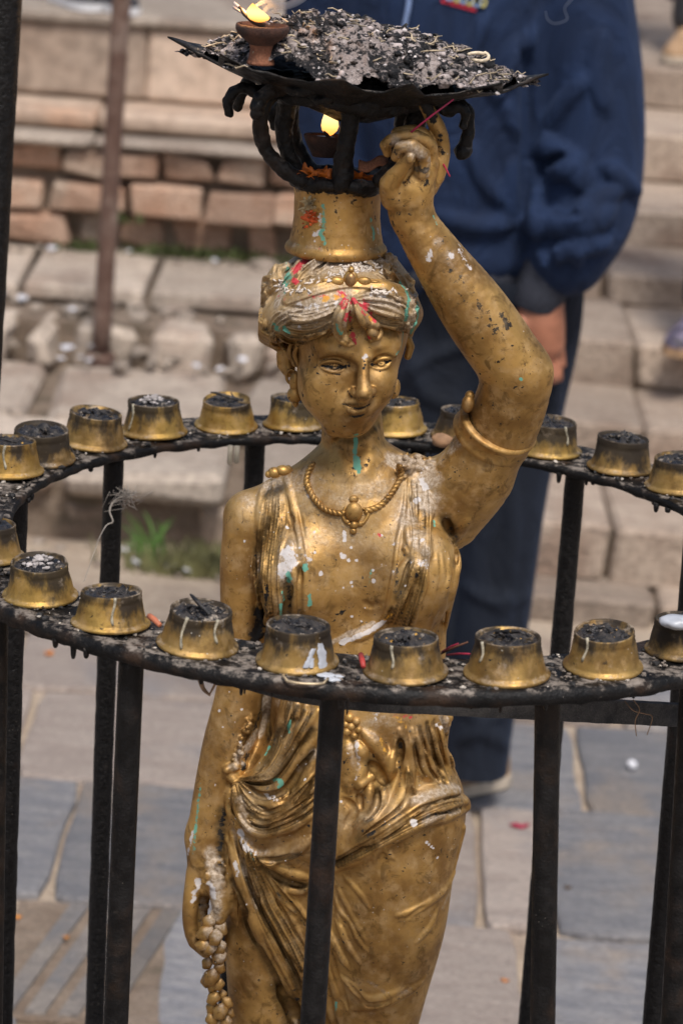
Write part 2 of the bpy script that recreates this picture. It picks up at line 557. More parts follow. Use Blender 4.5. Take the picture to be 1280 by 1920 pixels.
        for _ in range(relax):
            a = np.concatenate([Fq[:, i] for i in range(4)]); b = np.concatenate([Fq[:, (i + 1) % 4] for i in range(4)])
            cn = np.bincount(a, minlength=len(V))[:, None] + 1e-9
            M = np.stack([np.bincount(a, weights=V[b, w], minlength=len(V)) for w in range(3)], 1) / cn
            V = V * 0.6 + M * 0.4
        return V.astype(np.float32), Fq
def steps(a, b, h):
    return np.arange(a, b + h, h)
def paint(V, spots):
    """spots: (centres (n,3), radius_m, strength) -> per-vertex amount"""
    out = np.zeros(len(V), dtype=np.float32)
    for C, r, w in spots:
        for c in C:
            if np.isnan(c[0]): continue
            m = np.flatnonzero((np.abs(V[:, 0] - c[0]) < r) & (np.abs(V[:, 2] - c[2]) < r) & (np.abs(V[:, 1] - c[1]) < r))
            if not len(m): continue
            d = np.linalg.norm(V[m] - c, axis=1) / r
            f = w * np.clip(1.25 * (1 - d), 0, 1)
            out[m] = np.maximum(out[m], f)
    return out
def add_attr(me, name, data):
    a = me.attributes.new(name, 'FLOAT', 'POINT')
    a.data.foreach_set('value', np.asarray(data, dtype=np.float32))
# ================================================================== the place: ground, steps, plinth
M_SAND = stone_mat('sandy_joint', (0.36, 0.28, 0.21), (0.46, 0.37, 0.28), (0.30, 0.23, 0.18), 14, 0.4, (0.5, 0.47, 0.42))
M_SLAB_GREY = stone_mat('blue_grey_slate', (0.245, 0.245, 0.265), (0.36, 0.345, 0.345), (0.41, 0.34, 0.285), 9, 0.6, (0.5, 0.46, 0.42), 3.6)
M_SLAB_TAN = stone_mat('tan_sandstone', (0.40, 0.325, 0.28), (0.48, 0.40, 0.345), (0.32, 0.295, 0.29), 9, 0.6, (0.55, 0.48, 0.42), 3.4)
M_STEP = stone_mat('dusty_step_stone', (0.345, 0.265, 0.205), (0.44, 0.35, 0.275), (0.25, 0.175, 0.13), 7, 0.5, None, 1.6)
M_COPE = stone_mat('pale_dusty_slab', (0.39, 0.32, 0.26), (0.49, 0.41, 0.335), (0.31, 0.235, 0.185), 6, 0.4)
M_BRICK = stone_mat('old_brick', (0.40, 0.235, 0.155), (0.48, 0.325, 0.235), (0.48, 0.38, 0.295), 8, 0.6)
M_PLASTER = stone_mat('faded_lime_plaster', (0.44, 0.325, 0.245), (0.50, 0.39, 0.305), (0.52, 0.27, 0.15), 2.4, 0.3)
M_MORTAR = stone_mat('earth_mortar', (0.24, 0.175, 0.125), (0.34, 0.26, 0.195), (0.16, 0.125, 0.085), 16, 0.9)

def sheet(name, x0, x1, y0, y1, z, mat, n=40, amp=0.004):
    xs, ys = np.linspace(x0, x1, n), np.linspace(y0, y1, n)
    V = [(x, y, z + amp * mnoise.noise(Vector((x * 4, y * 4, 3.1)))) for y in ys for x in xs]
    F = [(j * n + i, j * n + i + 1, (j + 1) * n + i + 1, (j + 1) * n + i) for j in range(n - 1) for i in range(n - 1)]
    return link(name, mesh_np(name, V, np.array(F)), mat)
g = sheet('ground', -40, 40, -20, 60, -0.016, M_SAND, 60, 0.0); tag(g, kind='structure')
earth = sheet('dusty_earth', -3.4, 3.4, 2.98, 3.75, -0.004, M_SAND, 70, 0.009); tag(earth, kind='structure')

def block(name, lo, hi, mat, parent, bev=0.008, jit=0.004, rotz=0.0):
    bm = bmesh.new()
    lo, hi = Vector(lo), Vector(hi)
    c = (lo + hi) / 2
    vs = box_bm(bm, lo - c, hi - c, bev, jit, Matrix.Rotation(rotz, 3, 'Z') if rotz else None)
    me = bpy.data.meshes.new(name); bm.to_mesh(me); bm.free()
    for p in me.polygons: p.use_smooth = False
    me.materials.append(mat)
    o = bpy.data.objects.new(name, me); COL.objects.link(o)
    o.parent = parent; o.location = c - wloc(parent)
    return o

M_RIBSTONE = stone_mat('tooled_grey_brown_stone', (0.255, 0.225, 0.205), (0.34, 0.295, 0.255), (0.22, 0.21, 0.21), 14, 0.6, None, 2.0)
def slab(lo, hi, top, mat):
    """a worn paving slab: wavering outline, chipped corners, softened arris"""
    (x0, y0), (x1, y1) = lo, hi
    sk = rs.uniform(-.012, .012)
    base = []
    for (ax_, ay_, bx_, by_, nn) in ((x0, y0, x1, y0 + sk, 9), (x1, y0 + sk, x1 + sk, y1, 6), (x1 + sk, y1, x0 + sk, y1 - sk, 9), (x0 + sk, y1 - sk, x0, y0, 6)):
        for q in range(nn):
            t = q / nn
            base.append((ax_ + (bx_ - ax_) * t, ay_ + (by_ - ay_) * t, min(t, 1 - t) if q else 0.0))
    cx, cy = (x0 + x1) / 2, (y0 + y1) / 2
    out = []
    for (x, y, e) in base:
        ch = rs.uniform(.004, .016) if e == 0.0 else rs.uniform(-.004, .005)
        d = math.hypot(x - cx, y - cy)
        out.append((x - (x - cx) / d * ch, y - (y - cy) / d * ch))
    bm = bmesh.new()
    def ring(s_, z, jz=0.0):
        return [bm.verts.new((x - (x - cx) / math.hypot(x - cx, y - cy) * s_ - cx, y - (y - cy) / math.hypot(x - cx, y - cy) * s_ - cy, z + rs.uniform(-jz, jz))) for x, y in out]
    R_ = [ring(0, -.06), ring(0, top - .007), ring(.004, top - .002), ring(.014, top, .0008)]
    n_ = len(out)
    for a_, b_ in zip(R_[:-1], R_[1:]):
        for q in range(n_): bm.faces.new((a_[q], a_[(q + 1) % n_], b_[(q + 1) % n_], b_[q]))
    bm.faces.new(R_[-1])
    me = bpy.data.meshes.new('paving_slab'); bm.to_mesh(me); bm.free(); me.materials.append(mat)
    o = bpy.data.objects.new('paving_slab', me); COL.objects.link(o); o.parent = pav; o.location = (cx, cy, 0)
pav = thing('pavement', None, None); tag(pav, kind='structure')
rows = [0.80, 1.262, 1.685, 2.205, 2.652, 3.00]
rs = random.Random(11)
for j in range(len(rows) - 1):
    ya, yb = rows[j], rows[j + 1]
    x = -1.55 - 0.13 * j
    cuts = {0: [-0.95, -0.42, -0.055, 0.19, 0.36, 0.62], 1: [-1.0, -0.47, -0.232, 0.02, 0.335, 0.70], 2: [-0.9, -0.43, -0.02, 0.27, 0.385, 0.78],
            3: [-1.1, -0.55, -0.06, 0.245, 0.47, 0.9], 4: [-1.0, -0.62, -0.15, 0.22, 0.56, 1.0]}[j]
    xs = [x] + cuts + [1.35, 1.9]
    grey = {0: [1, 1, 0, 1, 0, 0, 1, 1], 1: [1, 1, 1, 1, 0, 1, 1, 1, 0], 2: [1, 1, 1, 0, 0, 1, 1, 0], 3: [0, 0, 0, 1, 1, 1, 0, 0], 4: [1, 1, 0, 1, 0, 1, 0, 0]}[j]
    for i in range(len(xs) - 1):
        gp = rs.uniform(0.004, 0.012) if j != 3 else 0.006
        dy = rs.uniform(-0.012, 0.012)
        top = rs.uniform(-0.003, 0.003)
        mt = M_SLAB_GREY if grey[i % len(grey)] else M_SLAB_TAN
        if j == 1 and i == 2:                      # the slab dressed with slanting tooled ribs
            k = 0
            block('rib_bed', (xs[i], ya + .004, -.06), (xs[i + 1] + .02, yb - .004, -.0045), M_MORTAR, pav, .003, .001)
            xx = xs[i] + 0.004
            while xx < xs[i + 1] - 0.06:
                bm = bmesh.new()
                w = 0.039
                sh = 0.075
                bot = [bm.verts.new(v) for v in ((xx, ya + gp, -0.05), (xx + w, ya + gp, -0.05), (xx + w + sh, yb - gp, -0.05), (xx + sh, yb - gp, -0.05))]
                e = 0.005
                tp = [bm.verts.new(v) for v in ((xx + e, ya + gp + e, 0.001), (xx + w - e, ya + gp + e, 0.001), (xx + w + sh - e, yb - gp - e, 0.001), (xx + sh + e, yb - gp - e, 0.001))]
                bm.faces.new(tp)
                for q in range(4): bm.faces.new((bot[q], bot[(q + 1) % 4], tp[(q + 1) % 4], tp[q]))
                bm_obj('paving_rib', bm, M_RIBSTONE, pav)
                xx += 0.049; k += 1
            continue
        slab((xs[i] + gp, ya + gp + dy), (xs[i + 1] - gp, yb - gp + dy), top, mt)

ry = [-1.3, -0.85, -0.42, 0.02, 0.42, 0.80]
for ya, yb in zip(ry[:-1], ry[1:]):
    x = -1.9 - rs.uniform(0, .3)
    while x < 1.9:
        w = rs.uniform(.36, .66)
        slab((x + .006, ya + .007), (x + w - .006, yb - .007), rs.uniform(-.003, .003), rs.choice((M_SLAB_GREY, M_SLAB_TAN)))
        x += w
for j in range(len(rows) - 1):
    for x0, x1 in ((-2.4 - .1 * j, -1.56 - .13 * j), (1.91, 2.6)):
        slab((x0, rows[j] + .007), (x1 - .006, rows[j + 1] - .007), 0.0, M_SLAB_TAN if j % 2 else M_SLAB_GREY)

# ---- stepped brick plinth on the left ------------------------------------------------------
pl = thing('brick_plinth', 'stepped plinth of weathered brick and pale broken slabs behind at left', 'steps', (-0.6, 4.6, 0))
XL, XR = -3.0, 0.22
bm = bmesh.new()
for (ya, yb, zb) in ((3.62, 4.80, 0.12), (4.72, 5.45, 0.235), (5.43, 5.75, 0.57), (5.56, 9.2, 0.64), (5.70, 9.2, 0.868)):
    box_bm(bm, (XL, ya, -0.1), (XR, yb, zb))
    ya += 0.002
bm_obj('earth_core', bm, M_MORTAR, pl)
rs = random.Random(5)
def row(name, y0, y1, z0, z1, ws, mat, parent, xl=XL, xr=XR, gap=0.012, bev=0.010, jit=0.005, dyv=0.012, start=0.0, dz=0.004, rot=0.02):
    x = xl + start
    i = 0
    while x < xr:
        w = ws[i % len(ws)] * rs.uniform(0.88, 1.12)
        g_ = gap * rs.uniform(0.5, 1.6)
        dy = rs.uniform(-dyv, dyv); zz = rs.uniform(-dz, dz)
        block(name, (x + g_ / 2, y0 + dy, z0 + (0.0 if dz < 0.001 else 0.003)), (min(x + w, xr + 0.1) - g_ / 2, y1, z1 + zz), mat, parent, bev, jit, rs.uniform(-rot, rot))
        x += w; i += 1
# tier A: broken slabs over an undercut edge
row('broken_slab', 3.545, 4.02, 0.105, 0.172, [0.36, 0.42, 0.30], M_COPE, pl, gap=0.03, bev=0.018, jit=0.016, dyv=0.05, start=0.12, rot=0.07)
row('broken_slab', 4.05, 4.58, 0.10, 0.166, [0.46, 0.30, 0.40], M_COPE, pl, gap=0.04, bev=0.018, jit=0.014, dyv=0.03, start=0.0, rot=0.06)
row('foot_stone', 3.60, 3.9, -0.03, 0.098, [0.22, 0.30, 0.18], M_STEP, pl, gap=0.07, bev=0.028, jit=0.022, dyv=0.03, rot=0.10)
row('rubble_block', 4.62, 4.80, 0.12, 0.238, [0.17, 0.12, 0.21], M_COPE, pl, gap=0.035, bev=0.022, jit=0.022, dyv=0.05, dz=0.02, rot=0.2)
row('edge_slab', 4.90, 5.42, 0.242, 0.286, [0.44, 0.36], M_COPE, pl, gap=0.022, bev=0.008, jit=0.005, dyv=0.012, start=0.06)
# three brick courses
row('brick', 5.395, 5.56, 0.298, 0.385, [0.19, 0.13, 0.16], M_BRICK, pl, gap=0.04, bev=0.009, jit=0.016, dyv=0.035, rot=0.05, dz=0.006)
row('brick', 5.355, 5.56, 0.398, 0.478, [0.225, 0.21], M_BRICK, pl, gap=0.016, bev=0.007, jit=0.012, dyv=0.022, start=0.11)
row('brick', 5.375, 5.56, 0.496, 0.572, [0.15, 0.13, 0.16], M_BRICK, pl, gap=0.020, bev=0.008, jit=0.013, dyv=0.024, start=0.04)
row('ledge_slab', 5.34, 5.60, 0.576, 0.602, [0.62, 0.55], M_COPE, pl, gap=0.004, bev=0.010, jit=0.003, dyv=0.004, dz=0.001, rot=0.003)
row('ledge_slab', 5.45, 5.74, 0.606, 0.662, [0.8, 0.66], M_PLASTER, pl, gap=0.003, bev=0.014, jit=0.002, dyv=0.003, dz=0.001, rot=0.002)
row('plaster_panel', 5.66, 5.9, 0.664, 0.872, [2.3], M_PLASTER, pl, gap=0.004, bev=0.012, jit=0.002, dyv=0.0, dz=0.001, rot=0.0)
row('top_slab', 5.64, 6.4, 0.874, 0.906, [0.7, 0.9], M_COPE, pl, gap=0.008, bev=0.008, jit=0.003, dyv=0.004, rot=0.0)
row('top_slab', 6.41, 7.8, 0.874, 0.904, [0.9, 0.8], M_COPE, pl, gap=0.008, bev=0.008, jit=0.003, dyv=0.0, rot=0.0)

# ---- worn steps on the right ---------------------------------------------------------------
st = thing('stone_steps', 'flight of worn dusty stone steps rising behind the standing man on the right', 'steps', (1.0, 5.0, 0))
T = [(3.279, 0.052), (3.418, 0.170), (3.988, 0.249), (4.38, 0.363), (4.834, 0.441), (5.239, 0.543), (5.638, 0.672), (6.217, 0.792)]
bm = bmesh.new()
for i, (y, z) in enumerate(T):
    box_bm(bm, (0.235, y + 0.03 + 0.002 * i, -0.1), (2.6, 9.2 - 0.003 * i, z - 0.022))
bm_obj('earth_core', bm, M_MORTAR, st)
rs = random.Random(9)
for i, (y, z) in enumerate(T):
    z0 = T[i - 1][1] - 0.012 if i else -0.05
    yn = T[i + 1][0] + 0.05 if i + 1 < len(T) else 8.2
    row('step_stone', y, min(yn, y + 0.62), z0, z, [0.42, 0.34, 0.5] if i != 1 else [0.36, 0.48], M_STEP, st, 0.24, 2.5, gap=0.012, bev=0.010, jit=0.010, dyv=0.02, start=0.0 if i % 2 else 0.02, rot=0.012)
    if yn > y + 0.62:
        row('step_stone', y + 0.625, yn, z0 + 0.02, z - 0.004, [0.6, 0.7], M_STEP, st, 0.24, 2.5, gap=0.012, bev=0.012, jit=0.004, dyv=0.0, rot=0.004)

# ---- loose rubble and litter: too much to count -------------------------------------------
def pebbles(name, n, place, size, mat, seed, flat=0.6):
    rr = np.random.default_rng(seed)
    base, bf = ico(1)
    Vs, Fs = [], []
    for i in range(n):
        p = place(rr)
        s = size(rr)
        k = base * (1 + 0.35 * rr.standard_normal((len(base), 1)) * 0.6)
        a = rr.uniform(0, 6.28)
        R = np.array([[math.cos(a), -math.sin(a), 0], [math.sin(a), math.cos(a), 0], [0, 0, 1]])
        k = (k * np.array([s, s * rr.uniform(0.5, 1), s * flat * rr.uniform(0.5, 1)])) @ R.T
        Vs.append(k + np.array(p)); Fs.append(bf + len(base) * i)
    return link(name, mesh_np(name, np.vstack(Vs), np.vstack(Fs), smooth=False), mat)
def ico(sub):
    bm = bmesh.new(); bmesh.ops.create_icosphere(bm, subdivisions=sub, radius=1.0)
    V = np.array([v.co[:] for v in bm.verts]); F = np.array([[v.index for v in f.verts] for f in bm.faces]); bm.free()
    return V, F
def _pl(rr):
    x = rr.uniform(-1.3, 0.1)
    q = rr.random()
    if q < 0.35: return (x, rr.uniform(4.48, 4.68), 0.175 + rr.uniform(0, 0.02))
    if q < 0.55: return (x, rr.uniform(4.78, 4.92), 0.245)
    if q < 0.75: return (x, rr.uniform(3.38, 3.58), 0.0)
    if q < 0.9: return (x, 4.03 + rr.uniform(-0.04, 0.04), 0.172)
    return (x, rr.uniform(5.30, 5.38), 0.29)
r_ = pebbles('rubble', 240, _pl, lambda rr: 0.008 + 0.035 * rr.random() ** 3, M_COPE, 3); tag(r_, kind='stuff')
M_LITTER = plain_mat('paper_scrap', (0.62, 0.62, 0.66), 0.6, 0.3, 20)
r_ = pebbles('litter', 46, lambda rr: (lambda p: (p[0], p[1] - 0.02, p[2] + 0.012))(_pl(rr)), lambda rr: 0.008 + 0.014 * rr.random(), M_LITTER, 8, 0.35); tag(r_, kind='stuff')

# ---- plants at the foot of the plinth ----------------------------------------------------------
M_LEAF = plain_mat('grass_blade', (0.10, 0.19, 0.045), 0.55, 0.4, 30)
M_MOSS = plain_mat('moss', (0.075, 0.095, 0.030), 0.9, 0.4, 50, 0.6, 0.006)
def blade_vf(base, tip, w, bend, seg=5):
    base, tip = Vector(base), Vector(tip)
    d = tip - base
    side = d.cross(Vector((0, 1, 0.2))).normalized()
    V, F = [], []
    for i in range(seg + 1):
        t = i / seg
        c = base + d * t + Vector((bend[0], bend[1], 0)) * t * t + Vector((0, 0, -0.3 * d.length * max(0, t - 0.45) ** 2 * 2))
        ww = w * (1 - t) ** 0.7 * (0.6 + 0.4 * math.sin(min(1, t * 3) * math.pi / 2)) + 0.0004
        V += [(c - side * ww)[:], (c + Vector((0, -ww * 0.5, ww * 0.3)))[:], (c + side * ww)[:]]
    for i in range(seg):
        a = i * 3
        F += [(a, a + 1, a + 4, a + 3), (a + 1, a + 2, a + 5, a + 4)]
    return np.array(V), np.array(F)
gt = thing('grass_tuft', 'bright green tuft of broad grass blades at the foot of the plinth', 'plant', (-0.40, 3.46, 0.0))
rr = random.Random(4)
for i in range(13):
    a = rr.uniform(-1.2, 1.1); h = rr.uniform(0.06, 0.15) if i else 0.17
    b = (-0.395 + rr.uniform(-0.03, 0.03), 3.46 + rr.uniform(-0.03, 0.03), -0.01)
    V, F = blade_vf(b, (b[0] + a * 0.045, b[1] + rr.uniform(-0.04, 0.02), h), rr.uniform(0.004, 0.009), (a * 0.035, -0.01))
    link('leaf', mesh_np('leaf', V, F), M_LEAF, gt)
parts = []
for i in range(620):
    x = rr.gauss(-0.27, 0.085); y = 3.46 + rr.uniform(-0.06, 0.05)
    parts.append(blade_vf((x, y, -0.01), (x + rr.uniform(-0.03, 0.03), y + rr.uniform(-0.03, 0.02), rr.uniform(0.02, 0.085)), rr.uniform(0.002, 0.005), (rr.uniform(-.02, .02), 0), 2))
V, F = join_vf(parts)
o = link('ground_cover', mesh_np('ground_cover', V, F), plain_mat('dull_weed', (0.14, 0.135, 0.055), 0.8, 0.6, 25)); tag(o, kind='stuff')
parts = []
for (cx, cy, cz, n, sp) in ((-0.735, 5.35, 0.292, 60, 0.05), (-0.50, 5.35, 0.292, 110, 0.07), (-0.32, 5.35, 0.292, 140, 0.06), (-0.67, 5.36, 0.38, 30, 0.03)):
    for i in range(n):
        x = rr.gauss(cx, sp); y = cy + rr.uniform(-0.03, 0.03)
        parts.append(blade_vf((x, y, cz), (x + rr.uniform(-0.02, 0.02), y - rr.uniform(0.0, 0.03), cz + rr.uniform(0.01, 0.05)), rr.uniform(0.004, 0.009), (0, 0), 2))
V, F = join_vf(parts)
o = link('moss', mesh_np('moss', V, F), M_MOSS); tag(o, kind='stuff')

# ---- rusty pole -----------------------------------------------------------------------------
M_RUST = stone_mat('flaking_rust', (0.115, 0.062, 0.045), (0.17, 0.105, 0.08), (0.25, 0.18, 0.145), 22, 0.5)
b0, b1 = P(189, 668, 4.62), P(229, -20, 4.62)
rp = thing('rusty_pole', 'blurred rusty brown iron pole standing on the broken slabs of the plinth', 'pole', b0)
dv = (b1 - b0); b2 = b1 + dv * 0.5
N = 14
tube('shaft', [b0 + (b2 - b0) * i / N for i in range(N + 1)], [0.0235 + 0.0014 * mnoise.noise(Vector((0, i * 1.7, 2))) for i in range(N + 1)], M_RUST, rp, 14)
V, F = lathe_vf([(0.0, 0.012), (0.034, 0.010), (0.040, 0.0), (0.040, -0.02)], 16)
link('foot_plate', mesh_np('foot_plate', V + b0, F), M_RUST, rp)

# ---- petals and scraps on the paving, each its own thing -----------------------------------------
def petal(name, label, cat, px, py, size, col, asp=0.5, rot=0.0, cup=0.25):
    p = PZ(px, py, 0.004)
    V, F = [], []
    n, mrow = 9, 5
    for j in range(mrow):
        v = j / (mrow - 1) * 2 - 1
        for i in range(n):
            u = i / (n - 1) * 2 - 1
            w = math.sqrt(max(0.0, 1 - u * u)) * (1 + 0.15 * math.sin(3 * u + 1))
            x, y = u * size, v * w * size * asp
            z = cup * size * (u * u * 0.6 + v * v * 0.4) + 0.002 * math.sin(5 * u + 3 * v)
            V.append((x * math.cos(rot) - y * math.sin(rot), x * math.sin(rot) + y * math.cos(rot), z))
    F = [(j * n + i, j * n + i + 1, (j + 1) * n + i + 1, (j + 1) * n + i) for j in range(mrow - 1) for i in range(n - 1)]
    o = link(name, mesh_np(name, np.array(V) + p, np.array(F)), plain_mat(name + '_red', col, 0.6, 0.25, 90))
    md = o.modifiers.new('thick', 'SOLIDIFY'); md.thickness = 0.0012
    return tag(o, label, cat)
petal('flower_petal', 'crimson flower petal lying on the tan paving to the right of the statue hip', 'petal', 972, 1549, 0.0165, (0.33, 0.012, 0.05), 0.45, 0.05)
petal('flower_petal', 'orange marigold petal on the paving at the left, below the cup ring', 'petal', 92, 1226, 0.0085, (0.55, 0.17, 0.012), 0.8, 0.7, 0.6)
petal('flower_petal', 'small orange petal on the tooled rib slab at lower left', 'petal', 34, 1719, 0.005, (0.6, 0.22, 0.02), 0.7)
petal('flower_petal', 'tiny ochre petal between the two left posts near the bottom', 'petal', 124, 1757, 0.004, (0.5, 0.2, 0.03), 0.7)
petal('dry_leaf', 'small dark curled leaf on the sandy joint right of the right front post', 'leaf', 1063, 1664, 0.0055, (0.09, 0.055, 0.03), 0.6, -0.3, 0.5)
petal('flower_petal', 'orange petal on the tan slab at the lower right between statue and post', 'petal', 945, 1838, 0.0065, (0.5, 0.19, 0.05), 0.5, -0.2)
p = PZ(1184, 1434, 0.009)
V, F = ico(2)
o = link('paper_ball', mesh_np('paper_ball', V * (1 + 0.12 * RNG.standard_normal((len(V), 1))) * 0.0095 + p, F, False), plain_mat('white_paper', (0.7, 0.7, 0.74), 0.7, 0.1))
tag(o, 'small crumpled white paper ball on grey paving between the two right posts', 'litter')
# ================================================================== the man in the navy jacket
def cloth_mat(name, col, sc, b=.6):
    t = NT(name)
    a = t.noise(sc, 5, .62, t.stretch(1, 1, .55), 1.2); w = t.noise(420, 2)
    c = t.mix(t.ramp(a, .3, .7), tuple(v * .75 for v in col), tuple(v * 1.3 for v in col))
    t.set(color=c, rough=.82, spec=.25)
    t.b.inputs['Sheen Weight'].default_value = .06; t.b.inputs['Sheen Roughness'].default_value = .5; t.b.inputs['Sheen Tint'].default_value = (.35, .5, .9, 1)
    t.bump(t.math('ADD', a, t.math('MULTIPLY', w, .04)), b, .02)
    return t.m
M_NAVY = cloth_mat('navy_cloth', (0.0078, 0.0180, 0.050), 11, .9)
M_RIB = plain_mat('ribbed_knit', (0.026, 0.029, 0.042), 0.85, 0.3, 160, 0.5, 0.002)
M_TROUSER = cloth_mat('dark_denim', (0.0085, 0.0115, 0.019), 9, .8)
M_SKIN = plain_mat('brown_skin', (0.36, 0.145, 0.082), 0.5, 0.18, 30, 0.15, 0.002)
M_HAIR = plain_mat('black_hair', (0.012, 0.010, 0.009), 0.6, 0.3, 90, 0.5)
M_TAN = plain_mat('tan_suede', (0.34, 0.215, 0.12), 0.75, 0.2, 40)
M_SOLE = plain_mat('pale_rubber', (0.5, 0.42, 0.33), 0.6, 0.15)
M_BLACKSHOE = plain_mat('dark_shoe', (0.03, 0.03, 0.035), 0.5, 0.2)

YM = 2.2
man = thing('person', 'man in a navy zip jacket and dark trousers standing behind the statue, arm hanging', 'person', PZ(880, 1480, 0.0))
f = Field(steps(-0.20, 0.62, 0.006), steps(YM - 0.30, YM + 0.30, 0.006), steps(0.83, 1.72, 0.006))
f.px = mpp(YM)
def mz(py): return float(P(850, py, YM)[2])
f.ell(P(868, 330, YM), (0.168, 0.125, 0.30), 0.02)
f.ell(P(845, 60, YM), (0.19, 0.125, 0.26), 0.05)
f.limb([(760, -230, YM + .02, 95), (660, -190, YM + .02, 90)], 0.05)
f.limb([(900, -190, YM, 100), (1010, -180, YM, 95), (1075, -120, YM, 96)], 0.05)
f.limb([(1060, -150, YM, 100), (1085, 0, YM - .02, 97), (1105, 150, YM - .03, 96), (1112, 300, YM - .05, 92), (1098, 400, YM - .08, 88), (1062, 480, YM - .10, 74)], 0.02)
f.limb([(640, -150, YM, 92), (625, 100, YM + .02, 88), (640, 330, YM + .03, 80), (660, 450, YM + .03, 66)], 0.02)
f.ell(P(868, 470, YM), (0.150, 0.118, 0.035), 0.03)
f.limb([(845, -320, YM, 62), (848, -300, YM, 66)], 0.03)
cr = lambda pts: [(680 + a / 2.133, b / 2.133) for a, b in pts]
for pts, r, h in (([(690, 600), (760, 590), (840, 660), (880, 760)], 20, .5), ([(690, 800), (760, 700), (850, 660)], 16, .4), ([(640, 900), (760, 890), (880, 900), (1000, 830)], 22, .5),
                  ([(960, 660), (1060, 740), (1110, 790)], 16, .45), ([(720, 560), (780, 440), (900, 300)], 16, .35), ([(780, 1010), (880, 980), (980, 960)], 18, .5),
                  ([(700, 740), (690, 880), (700, 960)], 14, .4), ([(960, 100), (940, 300), (980, 460)], 18, .25), ([(830, 900), (930, 800), (1040, 760)], 16, .4),
                  ([(420, 560), (470, 700), (560, 820)], 14, .35), ([(300, 860), (430, 900), (600, 900)], 16, .35), ([(470, 300), (560, 420), (620, 560)], 14, .3),
                  ([(500, 60), (430, 200), (400, 330)], 16, .3), ([(560, 380), (600, 250), (680, 120)], 18, .35), ([(700, 1000), (720, 1040), (730, 1080)], 9, .4),
                  ([(770, 990), (790, 1050)], 9, .4), ([(860, 1000), (860, 1060)], 9, .4)):
    f.stroke(cr(pts), r * 1.15, h * 2.6, 0.005)
for pts, r in (([(655, 60), (660, 300), (660, 600), (640, 860)], 20), ([(790, 610), (720, 680), (700, 760)], 14), ([(880, 860), (760, 840), (690, 850)], 12), ([(510, 530), (560, 700), (600, 830)], 6), ([(640, 640), (760, 640), (830, 600)], 10),
               ([(520, 480), (600, 360), (640, 240)], 10), ([(180, 0), (160, 120), (140, 600), (150, 940)], 5)):
    f.stroke(cr(pts), r * .7, 1.2, 0.005, 'sub')
V, F = f.mesh(1)
V = V.astype(np.float64)
jk = link('jacket', mesh_np('jacket', V, F), M_NAVY, man)
# ribbed hem and cuffs
def ribband(name, c, ax, az, h, tilt=0.0, rollx=0.0, n=72):
    R = Matrix.Rotation(tilt, 3, 'Y') @ Matrix.Rotation(rollx, 3, 'X')
    V, F = [], []
    prof = [(0.90, -h), (1.0, -h * 0.9), (1.02, -h * .3), (1.02, h * .3), (1.0, h * 0.9), (0.92, h)]
    for (s, z) in prof:
        for i in range(n):
            a = 2 * math.pi * i / n
            q = s + 0.012 * math.cos(a * 36)
            V.append((R @ Vector((ax * q * math.cos(a), az * q * math.sin(a), z)))[:])
    for j in range(len(prof) - 1):
        for i in range(n):
            k = (i + 1) % n
            F.append((j * n + i, j * n + k, (j + 1) * n + k, (j + 1) * n + i))
    return link(name, mesh_np(name, np.array(V) + c, np.array(F)), M_RIB, man)
ribband('hem_band', P(862, 492, YM), 0.146, 0.116, 0.030)
ribband('cuff', P(1018, 530, YM - .10), 0.041, 0.043, 0.046, math.radians(12))
ribband('cuff', P(672, 480, YM + .03), 0.040, 0.042, 0.04, math.radians(-8))
# zip and chest badge lie on the cloth
def patch(name, pix, mat, off=0.004, thick=0.002, parent=None, wid=None):
    Q = f.hit(pix)
    return Q
zq = f.hit(dens([(768, -60), (766, 5), (757, 55), (750, 120)], 12))
zq = zq[~np.isnan(zq[:, 0])]
if len(zq) > 2:
    tube('zip', [q - np.array([0, 0.002, 0]) for q in zq], 0.0042, plain_mat('zip_metal', (0.20, 0.28, 0.48), 0.35, 0.2, 200, 0.5), jk, 6)
# badge: a red bar with pale lettering above it, the lower part of it in the frame
def onjacket(px, py, off=0.003):
    q = f.hit([(px, py)])[0]
    return q - np.array([0, off, 0])
def ribbon(name, pix_top, pix_bot, mat, parent, off=0.003):
    V, F = [], []
    A = [onjacket(*p, off) for p in pix_top]; B = [onjacket(*p, off) for p in pix_bot]
    n = len(A)
    V = np.array(A + B + [a + np.array([0, .002, 0]) for a in A] + [b + np.array([0, .002, 0]) for b in B])
    for i in range(n - 1): F.append((i, n + i, n + i + 1, i + 1))
    return link(name, mesh_np(name, V, np.array(F)), mat, parent)
M_BADGE_RED = plain_mat('badge_red', (0.42, 0.012, 0.035), 0.6, 0.15, 150)
M_BADGE_PALE = plain_mat('badge_pale', (0.50, 0.45, 0.16), 0.6, 0.2, 150)
M_BADGE_BLUE = plain_mat('badge_blue', (0.20, 0.30, 0.50), 0.6, 0.2, 150)
xs_ = [826, 838, 850, 862, 874, 886, 892]
bd = ribbon('chest_badge', [(x, -2 + (x - 826) * 0.16) for x in xs_], [(x, 4 + (x - 826) * 0.28) for x in xs_], M_BADGE_RED, jk)
for k, (cx, cy, w, h) in enumerate(((842, -10, 7, 10), (856, -8, 6, 11), (868, -5, 6, 11), (880, -2, 7, 11), (893, 1, 8, 11), (905, 3, 5, 9))):
    pts = [onjacket(cx + w * math.cos(a), cy + h * math.sin(a), 0.005) for a in np.linspace(0, 2 * math.pi, 15)]
    tube('badge_letter', pts, 0.0022, M_BADGE_PALE if k % 2 else M_BADGE_BLUE, bd, 5)
